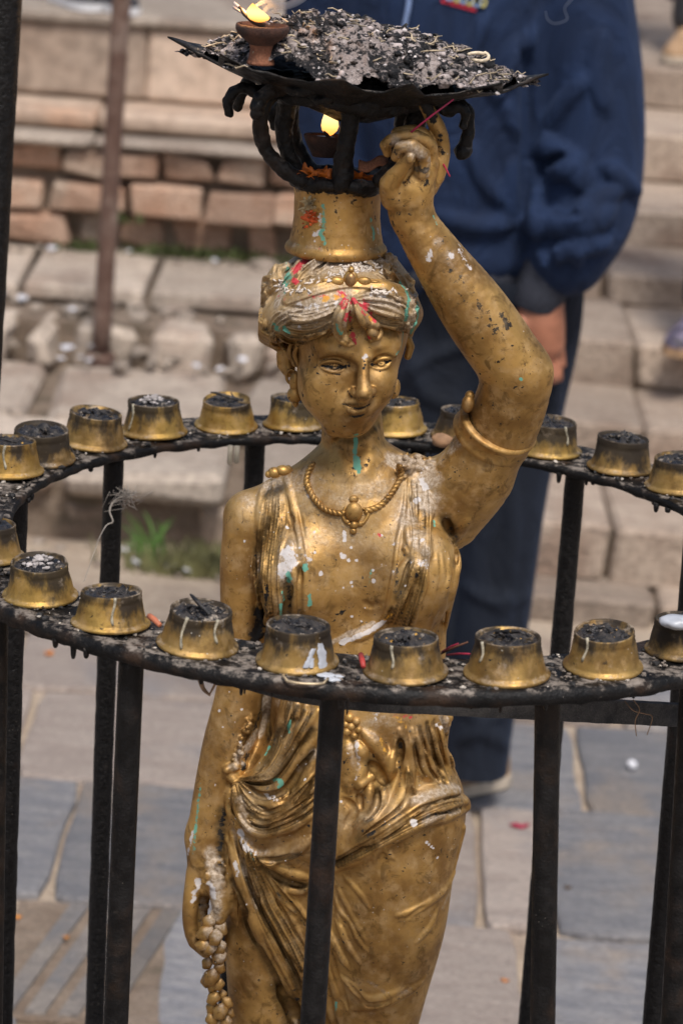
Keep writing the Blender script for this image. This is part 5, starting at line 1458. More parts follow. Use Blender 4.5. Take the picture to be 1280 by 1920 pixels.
def spots(lst, field=None, grow=1.0):
    """lst: (pixel path, r_px, strength)"""
    out = []
    for pts, r, w in lst:
        N = dens(pts, max(4, r * .5)) if len(pts) > 1 else np.array(pts, float)
        out.append(((field or S).hit(N[:, :2]), r * .0005 * grow, w))
    return out
def scatter(n, cx, cy, sx, sy, r0, r1, w, seed):
    q = random.Random(seed)
    return [([(q.gauss(cx, sx), q.gauss(cy, sy))], q.uniform(r0, r1), w) for _ in range(n)]
PAINT = {
 'soot': [([(745, 395), (735, 420), (750, 440)], 30, .42), ([(798, 196), (808, 220)], 22, .95), ([(820, 245), (826, 285)], 18, .5), ([(760, 340), (800, 345)], 26, .50), ([(730, 270), (745, 290)], 16, .5), ([(770, 315), (800, 320)], 12, .7),
          ([(850, 510), (870, 545), (905, 590), (940, 640)], 34, .42), ([(940, 590), (950, 610)], 18, .62), ([(590, 655), (580, 672)], 14, .6), ([(644, 758), (652, 760), (660, 764), (672, 766), (684, 763), (691, 759)], 3.0, .95), ([(641, 757), (646, 758)], 5, .7), ([(692, 758), (697, 752)], 4.5, .6), ([(658, 743), (652, 734)], 5, .8), ([(672, 748), (680, 750)], 4, .6),
          ([(656, 780), (668, 781), (680, 778)], 5, .75), ([(682, 690), (684, 684)], 7, .75), ([(672, 880), (690, 870), (660, 885)], 16, .55), ([(600, 800), (640, 812)], 9, .5), ([(490, 1150), (485, 1190), (470, 1230)], 34, .75), ([(500, 1100), (497, 1140)], 14, .6), ([(640, 830), (650, 860)], 12, .38), ([(604, 686), (614, 687), (622, 688)], 4.6, 1.1), ([(634, 689), (648, 687)], 4.6, 1.1), ([(724, 679), (731, 676)], 4.4, 1.1), ([(698, 684), (707, 683)], 4.4, 1.1), ([(606, 686), (614, 688)], 4.2, 1.0), ([(641, 689), (648, 688), (654, 686)], 4.2, 1.0), ([(619, 683), (630, 682), (638, 684)], 2.6, .9), ([(622, 692), (634, 692)], 2.6, .8), ([(698, 686), (704, 685), (692, 682)], 4.0, 1.0), ([(723, 681), (730, 677)], 3.8, 1.0), ([(708, 678), (720, 676)], 2.4, .9), ([(628, 687)], 2.4, .9), ([(714, 681)], 2.4, .9), ([(600, 676), (628, 670), (655, 681)], 3.2, .5), ([(692, 680), (716, 667), (733, 668)], 3, .5), ([(620, 700), (636, 702)], 4, .6), ([(706, 694), (712, 696)], 4, .6), ([(612, 664), (640, 664), (664, 672)], 4, .38), ([(679, 752)], 4, .6),
          ([(640, 1150), (620, 1165), (650, 1140)], 16, .48), ([(755, 1040), (745, 1060), (740, 1110)], 10, .5), ([(540, 1100), (545, 1160)], 12, .6), ([(498, 1300), (480, 1360), (455, 1440)], 18, .55), ([(420, 1520), (412, 1580), (415, 1620)], 16, .6), ([(620, 1440), (700, 1400), (640, 1490)], 40, .34), ([(750, 1395), (748, 1420), (745, 1480), (700, 1530)], 10, .5), ([(550, 1860), (600, 1900)], 24, .5), ([(375, 1700), (385, 1740), (410, 1700)], 18, .5), ([(700, 1530), (660, 1580)], 14, .42), ([(870, 720), (900, 830), (960, 850)], 8, .5), ([(900, 760), (915, 790)], 14, .42), ([(846, 990), (852, 1000)], 16, .55), ([(930, 900), (905, 940)], 20, .34)],
 'dust': [([(470, 940), (520, 900), (580, 900)], 40, .36), ([(590, 900), (660, 930), (740, 900)], 44, .26), ([(770, 870), (800, 900), (810, 940)], 44, .66), ([(740, 862), (770, 862), (800, 870)], 26, .95), ([(560, 1020), (640, 1010), (740, 1020)], 60, .26), ([(540, 1050), (530, 1080)], 36, .60), ([(780, 1000), (800, 1050), (760, 960)], 38, .42), ([(830, 860), (860, 830)], 30, .48), ([(830, 930), (840, 980)], 30, .3),
          ([(760, 270), (740, 265), (790, 290)], 22, .5), ([(805, 300), (800, 330)], 16, .55), ([(870, 520), (840, 480), (820, 460)], 30, .36), ([(395, 1600), (405, 1650), (400, 1720)], 26, .8), ([(380, 1690), (385, 1740)], 20, .5), ([(450, 1420), (490, 1360), (500, 1310)], 22, .85), ([(440, 1440), (450, 1430)], 20, .55), ([(450, 1500), (470, 1580), (500, 1600)], 24, .42), ([(440, 1560), (460, 1640), (480, 1700)], 20, .42), ([(700, 1360), (740, 1340)], 40, .38), ([(820, 1330), (850, 1390), (870, 1460)], 26, .5), ([(780, 1500), (840, 1480), (870, 1480)], 20, .46), ([(800, 1540), (860, 1520)], 18, .36), ([(860, 1640), (830, 1700)], 14, .5), ([(500, 1300), (560, 1330), (600, 1300)], 40, .30), ([(600, 1400), (560, 1440)], 24, .4), ([(660, 1400), (670, 1440)], 20, .4), ([(540, 1890), (600, 1900)], 10, .1), ([(700, 1900), (760, 1860)], 16, .3), ([(690, 1840), (720, 1860)], 10, .4), ([(500, 1140), (470, 960)], 16, .3), ([(620, 1205), (700, 1170)], 10, .8)],
 'film': [([(470, 950), (520, 930), (580, 940), (640, 930), (720, 920), (790, 920)], 70, .62), ([(560, 1010), (640, 1000), (740, 1000), (800, 1020)], 90, .60), ([(600, 1090), (660, 1080), (740, 1080)], 70, .42), ([(520, 1060), (530, 1150)], 50, .5), ([(820, 1060), (830, 1150)], 50, .4), ([(770, 260), (780, 320)], 50, .45), ([(830, 480), (880, 540), (940, 600)], 60, .36), ([(860, 850), (900, 870)], 60, .34), ([(440, 960), (430, 1050)], 50, .34), ([(430, 1320), (400, 1450), (380, 1560)], 60, .36), ([(560, 1340), (520, 1420), (480, 1500)], 70, .45), ([(700, 1340), (780, 1360), (840, 1400)], 80, .48), ([(640, 1540), (760, 1500), (860, 1480)], 60, .55), ([(480, 1560), (560, 1600), (620, 1560)], 60, .45), ([(440, 1600), (500, 1700), (560, 1800)], 60, .36), ([(760, 1620), (820, 1650), (780, 1750)], 90, .26), ([(660, 1850), (740, 1880)], 70, .3), ([(640, 650), (700, 640)], 40, .2)],
 'white': [([(540, 1035), (545, 1055), (530, 1070)], 20, .72), ([(575, 1040), (572, 1055)], 14, .55), ([(645, 1000), (646, 1012)], 6, .8), ([(640, 1040), (652, 1050)], 8, .6), ([(790, 900), (797, 915)], 8, .8), ([(783, 937), (780, 940)], 8, .8), ([(797, 875), (790, 885)], 9, .55), ([(640, 1205), (690, 1185), (720, 1165)], 7, .9), ([(352, 1600), (362, 1560)], 8, .55), ([(372, 1650), (362, 1690)], 9, .6), ([(395, 1660), (400, 1680)], 12, .7), ([(775, 1540), (776, 1545)], 8, .85), ([(820, 1360), (825, 1365)], 8, .7), ([(870, 455), (862, 470), (880, 500)], 10, .5), ([(845, 480)], 9, .75), ([(805, 470), (803, 485)], 8, .7), ([(684, 667)], 9, .6), ([(668, 1390), (672, 1430), (668, 1460)], 9, .55), ([(450, 1560), (462, 1590), (478, 1600)], 10, .6), ([(440, 1620), (446, 1640)], 8, .6), ([(800, 1580), (812, 1590)], 5, .6), ([(500, 1490), (520, 1500)], 8, .5), ([(700, 1330), (708, 1350)], 12, .45), ([(770, 1050), (800, 1060)], 12, .5), ([(735, 1075), (715, 1060)], 14, .4)] + scatter(26, 640, 1070, 90, 70, 3, 7, .75, 4) + scatter(16, 640, 1500, 120, 110, 2, 5, .7, 6) + scatter(14, 440, 1330, 20, 120, 2, 5, .7, 8),
 'green': [([(668, 815), (665, 850), (668, 880)], 6, .85), ([(669, 860), (672, 886)], 7, .9), ([(541, 1078), (543, 1088)], 8, .95), ([(571, 1060), (573, 1066)], 8, .9), ([(580, 1118), (581, 1134)], 6, 1), ([(527, 1135), (527, 1158)], 5, 1), ([(529, 1110), (532, 1125)], 4, .8), ([(757, 600), (752, 650), (743, 664)], 4, .95), ([(976, 711)], 5, 1), ([(812, 978), (813, 985)], 5, .9), ([(543, 1352), (541, 1372)], 5, .95), ([(515, 1460), (528, 1468), (524, 1475)], 7, .9), ([(505, 1400), (497, 1415)], 4, .8), ([(362, 1600), (370, 1520), (376, 1470)], 6, .6), ([(630, 1880), (628, 1900)], 5, .7), ([(695, 1070), (692, 1090)], 5, .5), ([(470, 1600), (475, 1610)], 6, .5), ([(812, 405), (818, 420)], 4, .7)],
 'red': [([(707, 1002), (712, 1004)], 9, .5), ([(700, 625), (695, 632)], 7, .7), ([(660, 628), (664, 640)], 7, .75), ([(770, 1345), (742, 1340)], 8, .45), ([(684, 640), (690, 630)], 8, .4)],
 'yellow': [([(722, 1162), (732, 1152)], 5, .85), ([(745, 1345), (760, 1360)], 12, .45), ([(713, 1380), (720, 1410)], 8, .5)],
}
PAINT['soot'] += scatter(70, 660, 1080, 110, 90, 3, 9, .42, 11) + scatter(80, 650, 1520, 120, 130, 3, 9, .42, 12) + scatter(40, 900, 600, 60, 90, 3, 10, .44, 13) + scatter(40, 655, 740, 50, 60, 2, 6, .42, 14) + scatter(40, 430, 1350, 25, 200, 3, 8, .42, 15)
V, F = S.mesh(1)
V64 = V.astype(np.float64)
marks = {k: paint(V64, spots(v, None, 1.35 if k in ('green', 'red', 'white', 'yellow') else 1.0)) for k, v in PAINT.items()}
# tarnish and painted shade in the folds and hollows, and flakes of black lacquer left in a few of them
_q = random.Random(77)
marks['grime_shade'] = paint(V64, [(q, r * 1.0, _q.uniform(.65, 1.1)) for q, r in CUTQ] + spots([([(490, 1000), (486, 1080), (484, 1160), (470, 1230)], 26, .9), ([(416, 1520), (414, 1580), (418, 1640)], 22, .9), ([(430, 1440), (500, 1320)], 16, .7), ([(596, 806), (630, 822), (670, 826), (710, 800)], 14, .8), ([(612, 690), (648, 690)], 7, .6), ([(700, 686), (732, 680)], 7, .6), ([(600, 672), (655, 674)], 6, .5), ([(694, 672), (735, 668)], 6, .5), ([(656, 742), (664, 746), (690, 746)], 6, .7), ([(645, 758), (692, 758)], 6, .7), ([(655, 780), (682, 778)], 7, .6), ([(560, 650), (566, 700), (580, 760)], 12, .55), ([(575, 634), (620, 640), (600, 630)], 12, .6), ([(720, 625), (745, 630)], 12, .6), ([(668, 690), (664, 715), (656, 735)], 7, .4), ([(860, 1000), (850, 1060)], 14, .6), ([(845, 1000), (848, 985)], 16, .9), ([(905, 720), (880, 800), (960, 856)], 8, .7), ([(590, 900), (650, 905), (730, 895)], 10, .4), ([(560, 1840), (590, 1900)], 26, .8), ([(735, 400), (780, 395), (810, 400)], 20, .5), ([(780, 330), (790, 290)], 12, .6), ([(735, 285), (775, 270)], 6, .8)]))
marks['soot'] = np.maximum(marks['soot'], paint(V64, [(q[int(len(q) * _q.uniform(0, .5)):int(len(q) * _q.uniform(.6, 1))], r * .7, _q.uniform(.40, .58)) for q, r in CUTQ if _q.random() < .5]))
# the cast is one piece; the dress is told apart from the bare figure as its clothing
cen = V64[F].mean(1)
v_ = cen - CAM
w_ = v_ @ FW
PX = 640 + FPX * (v_ @ RT) / w_; PY = 960 - FPX * (v_ @ UP) / w_
def inpoly(x, y, poly):
    r = np.zeros(len(x), bool); j = len(poly) - 1
    for i in range(len(poly)):
        (xi, yi), (xj, yj) = poly[i], poly[j]
        r ^= ((yi > y) != (yj > y)) & (x < (xj - xi) * (y - yi) / (yj - yi + 1e-9) + xi)
        j = i
    return r
dress = inpoly(PX, PY, [(492, 905), (500, 872), (545, 872), (556, 930), (640, 1075), (735, 1040), (748, 905), (795, 850), (815, 900), (812, 960), (850, 1010), (870, 1100), (850, 1200), (1000, 1300), (1000, 2100), (445, 2100), (416, 1800), (420, 1460), (470, 1425), (503, 1330), (500, 1250), (488, 1180), (468, 1090), (470, 1010)])
skirt = dress & (PY > 1285)
bod = dress & ~skirt
def part(name, mask, parent, mat):
    f = F[mask]
    u, inv = np.unique(f, return_inverse=True)
    me = mesh_np(name, V[u], inv.reshape(f.shape))
    for k, a in marks.items():
        if len(me.vertices) == len(u): add_attr(me, k, a[u])
    return link(name, me, mat, parent)
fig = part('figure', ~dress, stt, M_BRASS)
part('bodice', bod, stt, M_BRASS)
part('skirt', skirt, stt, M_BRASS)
del cen, v_, w_, PX, PY

# ---- hair: swept rolls, braids and curls, cast strand by strand
hz0, hz1 = float(P(640, 665)[2]), float(P(640, 440)[2])
Hf = Field(steps(-0.088, 0.088, .00080), steps(-0.095, 0.105, .00100), steps(hz0 - .01, hz1 + .012, .00080))
Hf.ell(P(640, 562, .012), (.066, .074, .050), .004)
Hf.limb([(655, 555, -.050, 26), (600, 570, -.052, 44), (545, 592, -.036, 44), (512, 610, -.008, 34), (505, 615, .03, 30)], .010)
Hf.limb([(668, 555, -.052, 24), (712, 566, -.050, 36), (748, 582, -.030, 38), (764, 588, .000, 28), (766, 588, .04, 26)], .010)
Hf.limb([(530, 525, -.01, 30), (498, 560, .01, 20), (492, 590, .02, 18), (515, 630, .02, 20), (545, 655, .022, 18)], .008)
Hf.limb([(722, 500, .01, 26), (752, 540, .02, 22), (764, 585, .03, 18), (758, 625, .03, 16)], .008)
cH = cropper(470, 440, 3.88)
HCUT = []
def hs(lst, r=5.0, h=.85, k=.0014, op='add', rj=1.2, nudge=0.0):
    q = random.Random(len(lst))
    for pts in lst:
        pts = [(a + q.uniform(-2, 2), b + q.uniform(-2, 2)) for a, b in pts]
        r1 = r + q.uniform(-rj, rj)
        w = Hf.stroke(cH(pts), r1, h, k, op, step=4, taper=.5)
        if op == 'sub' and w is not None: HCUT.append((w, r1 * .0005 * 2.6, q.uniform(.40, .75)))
def bundle(T, B, n, r, jit=5, seed=1, gr=.52, dust=None):
    q = random.Random(seed)
    T, B = np.array(T, float), np.array(B, float)
    for i in range(n):
        u = (i + .5) / n
        l = T * (1 - u) + B * u
        mid = np.array([[q.uniform(-jit, jit), q.uniform(-jit, jit) * 1.5] for _ in l])
        mid[0] *= .4
        mid[1:-1] += np.array([0, 1.0])[None] * q.uniform(-jit, jit)
        l = [tuple(p) for p in l + mid]
        hs([l], r * q.uniform(.85, 1.25), 1.05, .0007, 'add', .4)
    for i in range(n + 1):
        u = i / n
        l = T * (1 - u) + B * u
        l = [tuple(p + np.array([q.uniform(-jit, jit) * .6, q.uniform(-jit, jit) * .6])) for p in l]
        hs([l], r * gr, 1.5, .0004, 'sub', .2)
bundle([(690, 452), (560, 500), (400, 530), (300, 530), (250, 545)], [(605, 600), (555, 730), (430, 782), (290, 778), (160, 700)], 7, 6.4, 10, 1)
bundle([(255, 545), (190, 580), (150, 620), (120, 700)], [(290, 640), (230, 680), (200, 720), (200, 800)], 3, 6.0, 5, 2)
bundle([(745, 448), (880, 410), (1030, 424), (1112, 490), (1130, 560)], [(790, 530), (870, 640), (980, 690), (1090, 690), (1120, 690)], 6, 6.4, 10, 3)
bundle([(1040, 440), (1130, 470), (1180, 560), (1160, 660)], [(1090, 520), (1120, 560), (1130, 620), (1100, 690)], 2, 6.0, 5, 4)
bundle([(420, 130), (330, 190), (270, 260), (230, 350)], [(640, 150), (560, 230), (440, 310), (310, 400)], 6, 7.0, 15, 5, .6)
bundle([(720, 160), (800, 200), (900, 260), (1010, 340)], [(900, 130), (1000, 180), (1080, 270), (1140, 380)], 5, 7.0, 15, 6, .6)
# braids round the sides
def braid(path, r, n, side):
    N = dens(path, 2)
    idx = np.linspace(0, len(N) - 1, n).astype(int)
    for i in range(n):
        c_ = N[idx[i]][:2]
        a = N[min(idx[i] + 3, len(N) - 1)] - N[max(idx[i] - 3, 0)]
        a = a[:2] / (np.linalg.norm(a[:2]) + 1e-9); b = np.array([-a[1], a[0]]) * side
        sg = 1 if i % 2 else -1
        pts = [c_ + (-a * .9 + b * sg * .75) * r * 1.5, c_ + b * sg * r * .5, c_ + (a * .9 - b * sg * .35) * r * 1.5]
        Hf.stroke(cH([tuple(p) for p in pts]), r / 3.88 * 1.0, 1.0, .0008, step=3, taper=.45)
        for o_ in (-.28, .28):
            Hf.stroke(cH([tuple(p + a * o_ * r + b * o_ * r) for p in pts]), 1.5, .9, .0004, 'sub', step=3, taper=.4)
braid([(255, 190), (170, 280), (80, 380), (50, 500), (75, 610), (120, 700), (185, 790)], 24, 15, -1)
braid([(270, 200), (200, 300), (140, 390), (130, 480)], 22, 8, -1)
braid([(1000, 150), (1090, 180), (1135, 250), (1160, 360), (1180, 460), (1185, 560), (1160, 670), (1110, 725)], 22, 15, 1)
# the jewelled band
Hf.stroke(cH([(262, 470), (400, 420), (550, 378), (690, 352), (800, 352), (1000, 370), (1115, 402)]), 14, .55, .0012, taper=.9)
for off in (-34, 34):
    Hf.stroke(cH([(265, 470 + off), (400, 420 + off), (550, 378 + off * .9), (690, 352 + off * .8), (800, 352 + off * .8), (1000, 370 + off), (1112, 402 + off)]), 2.6, .9, .0006, taper=.9)
# curls on the forehead
def curl(lst, r):
    for pts in lst: Hf.stroke(cH(pts), r, 1.05, .0012, step=3, taper=.45)
fh = S.hit(cH([(690, 700)]))[0][1]
for pts, r in (([(690, 490), (655, 610), (655, 700), (685, 765)], 10), ([(755, 500), (820, 610), (885, 690)], 9),
               ([(690, 465), (640, 550), (618, 660), (640, 750), (695, 800), (742, 797)], 5.5), ([(700, 480), (655, 580), (640, 670), (662, 740), (715, 785)], 4.5), ([(712, 500), (685, 590), (676, 670), (690, 730), (728, 778)], 4.5), ([(738, 480), (742, 560), (722, 640), (700, 690)], 5),
               ([(745, 470), (800, 560), (880, 635), (940, 690), (930, 750), (875, 772)], 5.5), ([(755, 490), (810, 590), (870, 670), (905, 715), (880, 745)], 4.5), ([(760, 520), (805, 620), (850, 700), (862, 745)], 4.5), ([(868, 690), (890, 712), (893, 740)], 8.2)):
    C = cH(pts)
    N = dens(C, 4)
    QH, QS = Hf.hit(N[:, :2]), S.hit(N[:, :2])
    yv = np.fmin(np.where(np.isnan(QH[:, 1]), 9, QH[:, 1]), np.where(np.isnan(QS[:, 1]), 9, QS[:, 1])) - (.0035 if r < 8 else .0010)
    yv = np.where(yv > 1, fh, yv)
    tt = np.linspace(0, 1, len(N)); rad = r * 1.4 * .0005 * (.55 + .45 * np.sin(math.pi * np.clip(tt * 1.1, 0, 1)))
    Hf.chain([P(n_[0], n_[1], y_) for n_, y_ in zip(N, yv)], rad, .0010)
# tendrils before the ear
for pts, r in (([(548, 640, -.018, 5), (543, 660, -.016, 5), (550, 680, -.018, 4), (557, 700, -.020, 4), (551, 722, -.018, 3)]), 0), (([(560, 645, -.026, 4), (553, 664, -.024, 5), (559, 684, -.024, 4)]), 0), (([(525, 640, .0, 6), (535, 656, -.006, 5), (545, 672, -.012, 4)]), 0):
    Hf.limb(pts, .0012, step=3)
V, F = Hf.mesh(1)
me = mesh_np('hair', V, F)
HP = {
 'soot': [([(600, 620), (640, 590)], 14, .55), ([(530, 630), (560, 640)], 22, .42), ([(495, 560), (490, 600), (520, 640)], 14, .44), ([(720, 600), (755, 600)], 22, .36), ([(560, 535), (550, 545)], 20, .42), ([(700, 632), (688, 620)], 8, .5), ([(660, 600), (640, 600)], 10, .42)] + scatter(40, 600, 580, 70, 40, 3, 9, .45, 31),
 'film': [([(540, 500), (640, 500), (750, 510)], 80, .95), ([(500, 560), (520, 580), (600, 580), (640, 570)], 80, .95), ([(690, 570), (770, 590)], 70, .85), ([(650, 590), (645, 630)], 26, .6), ([(690, 600), (700, 625)], 20, .6)],
 'dust': [([(560, 480), (620, 490), (700, 480)], 50, .70), ([(640, 560), (600, 575), (550, 585)], 44, .60), ([(690, 560), (740, 570)], 36, .56), ([(655, 580), (645, 610)], 20, .4), ([(530, 545), (520, 570), (530, 590)], 26, .62), ([(770, 550), (778, 580), (770, 610)], 30, .6), ([(650, 555), (600, 575), (560, 570)], 24, .5), ([(690, 550), (720, 560)], 24, .4), ([(500, 530), (540, 500)], 40, .25), ([(760, 500), (740, 490)], 30, .5)],
 'white': [([(640, 560), (600, 575), (555, 572)], 16, .5), ([(700, 550), (720, 553)], 14, .6), ([(670, 500), (690, 505), (660, 508)], 14, .6), ([(527, 530), (524, 535)], 10, .7), ([(545, 620), (600, 600)], 12, .36), ([(590, 545), (560, 555)], 8, .5)],
 'green': [([(540, 505), (535, 530), (538, 545)], 14, .62), ([(750, 530), (765, 555), (760, 600)], 6, .85), ([(783, 570), (782, 600), (770, 622)], 7, .8), ([(514, 608), (520, 618)], 7, .85), ([(532, 615), (540, 625)], 6, .8), ([(632, 610), (640, 625)], 8, .6)],
 'red': [([(590, 478), (570, 490), (555, 510)], 12, .75), ([(552, 522), (554, 528)], 9, .7), ([(640, 552), (650, 570), (660, 560), (680, 575)], 15, .66), ([(648, 600), (655, 585)], 9, .6), ([(600, 555), (570, 560)], 9, .5), ([(700, 600), (694, 590)], 9, .6), ([(655, 600), (660, 590)], 8, .62), ([(690, 595), (680, 585)], 9, .6), ([(660, 630), (664, 640)], 6, .8), ([(690, 632), (688, 640)], 6, .8), ([(600, 560), (620, 556)], 12, .44), ([(525, 552), (530, 560)], 14, .42)],
 'yellow': [([(605, 565), (615, 560), (640, 556)], 9, .56), ([(688, 590), (694, 600)], 6, .7), ([(700, 580)], 6, .5), ([(650, 490), (690, 500)], 12, .4)],
}
for k, v in HP.items():
    add_attr(me, k, paint(V.astype(np.float64), spots(v, Hf, 1.4 if k in ('green', 'red', 'yellow') else 1.0)))
add_attr(me, 'grime_shade', paint(V.astype(np.float64), [(w, r * 1.1, g * 1.8) for w, r, g in HCUT] + spots([([(500, 620), (530, 645)], 20, .8), ([(560, 636), (600, 628)], 10, .7), ([(610, 600), (630, 590)], 12, .7), ([(700, 600), (740, 610), (765, 610)], 10, .7), ([(545, 480), (500, 530)], 14, .5), ([(540, 575), (660, 540), (755, 560)], 5, .6), ([(655, 600), (662, 625)], 6, .8), ([(690, 610), (680, 590)], 6, .8)], Hf)))  # black grime and painted shade along the strand grooves
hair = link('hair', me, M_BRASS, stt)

# ---- ornaments ---------------------------------------------------------------------------
def lump(name, parts, parent, mat=M_BRASS, sub=3):
    base, bf = ico(sub)
    out = []
    for c, r, *rt in parts:
        k = base * np.array(r)
        if rt: k = k @ np.array(rt[0]).T
        out.append((k + np.array(c), np.zeros((0, 4), int), bf))
    V, F = join_vf(out)
    return link(name, mesh_np(name, V, F), mat, parent)
q = Hf.hit([(657, 525)])[0]
br = lump('brow_jewel', [(q + (0, .001, 0), (.0068, .0050, .0090)), (q + (0, -.0005, -.0108), (.0042, .0035, .0035)), (q + (0, -.0005, .0098), (.0028, .003, .0028))], stt)
lump('jewel_stone', [(q + (0, -.0016, 0.0002), (.0050, .0044, .0070))], br, plain_mat('red_smeared_brass', (0.30, 0.17, 0.07), 0.4, 0.5, 130, .2, .0006, .6))
for sx in (-1, 1):
    qq = Hf.hit([(657 + sx * 26, 527)])[0]
    lump('jewel_leaf', [(qq + (0, 0, 0), (.0066, .0036, .0040)), (qq + (sx * .0085, .0008, -.0004), (.0048, .0026, .0022))], br)
# necklace: twisted cord, and a pendant
def cord(path, r, field, name, parent, turns=0.0045, off=.0012):
    N = dens(path, 2.0)
    Qc = field.hit(N[:, :2]); Qc = Qc[~np.isnan(Qc[:, 0])]
    for _ in range(3): Qc[1:-1] = (Qc[:-2] + 2 * Qc[1:-1] + Qc[2:]) / 4
    Qc = Qc + np.array([0, -off, .0004])
    s_ = np.concatenate([[0], np.cumsum(np.linalg.norm(np.diff(Qc, axis=0), axis=1))])
    out = []
    for ph in (0, math.pi):
        pts = []
        for i, c in enumerate(Qc):
            t = Qc[min(i + 1, len(Qc) - 1)] - Qc[max(i - 1, 0)]; t = t / (np.linalg.norm(t) + 1e-9)
            a = np.cross(t, [0, 1, 0]); a /= np.linalg.norm(a) + 1e-9; b = np.cross(t, a)
            an = s_[i] / turns * math.pi + ph
            pts.append(c + (a * math.cos(an) + b * math.sin(an)) * r * .55)
        out.append(tube_vf(pts, r, 7))
    V, F = join_vf(out)
    return link(name, mesh_np(name, V, F), M_BRASS, parent)
neck = cord([(586, 868), (577, 890), (576, 908), (588, 933), (606, 953), (630, 962), (646, 962)], .0021, S, 'necklace', stt)
cord([(748, 872), (752, 890), (742, 912), (730, 930), (712, 948), (696, 955), (684, 958)], .0021, S, 'necklace', stt)
q = S.hit([(663, 960)])[0]
pd = lump('pendant', [(q + (0, -.001, 0), (.0082, .0058, .0098))], stt)
lump('pendant_bead', [(S.hit([(663, 936)])[0], (.0045, .004, .004)), (S.hit([(651, 978)])[0], (.003, .003, .0028)), (S.hit([(663, 984)])[0], (.0042, .004, .0042)), (S.hit([(675, 982)])[0], (.003, .003, .003)), (S.hit([(662, 996)])[0], (.0034, .0034, .0034))], pd)
def onS(pts, off=.0008):
    A = S.hit(pts); A = A[~np.isnan(A[:, 0])]
    return A + np.array([0, -off, 0])
tube('pendant_scroll', onS(dens([(648, 950), (642, 965), (650, 980), (660, 983)], 2)), .0016, M_BRASS, pd)
tube('pendant_scroll', onS(dens([(680, 952), (690, 962), (682, 978), (670, 984)], 2)), .0016, M_BRASS, pd)
# shoulder knot
def hitP(px, py, y):
    q = S.hit([(px, py)])[0]
    return P(px, py, y) if np.isnan(q[0]) else q
lump('shoulder_knot', [(hitP(514, 886, -.022), (.0062, .0055, .0052)), (hitP(530, 882, -.022), (.0068, .0058, .0050)), (hitP(504, 889, -.022), (.0036, .0036, .0036)), (hitP(540, 884, -.024), (.0042, .005, .0062)), (hitP(522, 892, -.024), (.004, .004, .0035))], stt)
# sash bow at the waist
lump('waist_rosette', [(S.hit([(a, b)])[0], (r * .0005,) * 3) for a, b, r in ((655, 1345, 9), (668, 1352, 8), (658, 1362, 8), (672, 1368, 7), (650, 1372, 9), (664, 1380, 8), (648, 1358, 7))], stt)
# earrings
er = lump('earring', [(P(553, 716, -.016), (.0052, .0052, .0105)), (P(553, 740, -.016), (.0074, .0070, .0080)), (P(554, 754, -.016), (.003, .003, .005))], stt)
tube('earring_loop', [P(546 + 9 * math.cos(a), 706 + 13 * math.sin(a), -.014) for a in np.linspace(0, 6.28, 17)], .0014, M_BRASS, er)
lump('earring', [(P(741, 728, -.020), (.0046, .0046, .0095)), (P(737, 742, -.020), (.003, .003, .003))], stt)
# armlet round the raised arm
c = P(927, 806, -.006); ax = (P(962, 742, -.016) - P(880, 893, .001)); ax = Vector(ax).normalized()
pr = []
for (dr, dz) in ((-.003, -.0105), (.0015, -.0105), (.0040, -.0085), (.0030, -.0050), (.0020, 0.0), (.0030, .0055), (.0042, .0085), (.0015, .0105), (-.003, .0105)):
    pr.append((.0335 + dr, dz))
V, F = lathe_vf(pr, 64, .006, 2)
tilt = Vector((ax.x, ax.y - .30, ax.z)).normalized()
R = np.array(Vector((0, 0, 1)).rotation_difference(tilt).to_matrix())
arm = link('armlet', mesh_np('armlet', V * np.array([1.03, 1.03, 1]) @ R.T + c, F), M_BRASS, stt)
lump('armlet_boss', [(P(877, 757, -.030), (.006, .006, .0085)), (P(880, 742, -.028), (.0045, .005, .005))], arm)
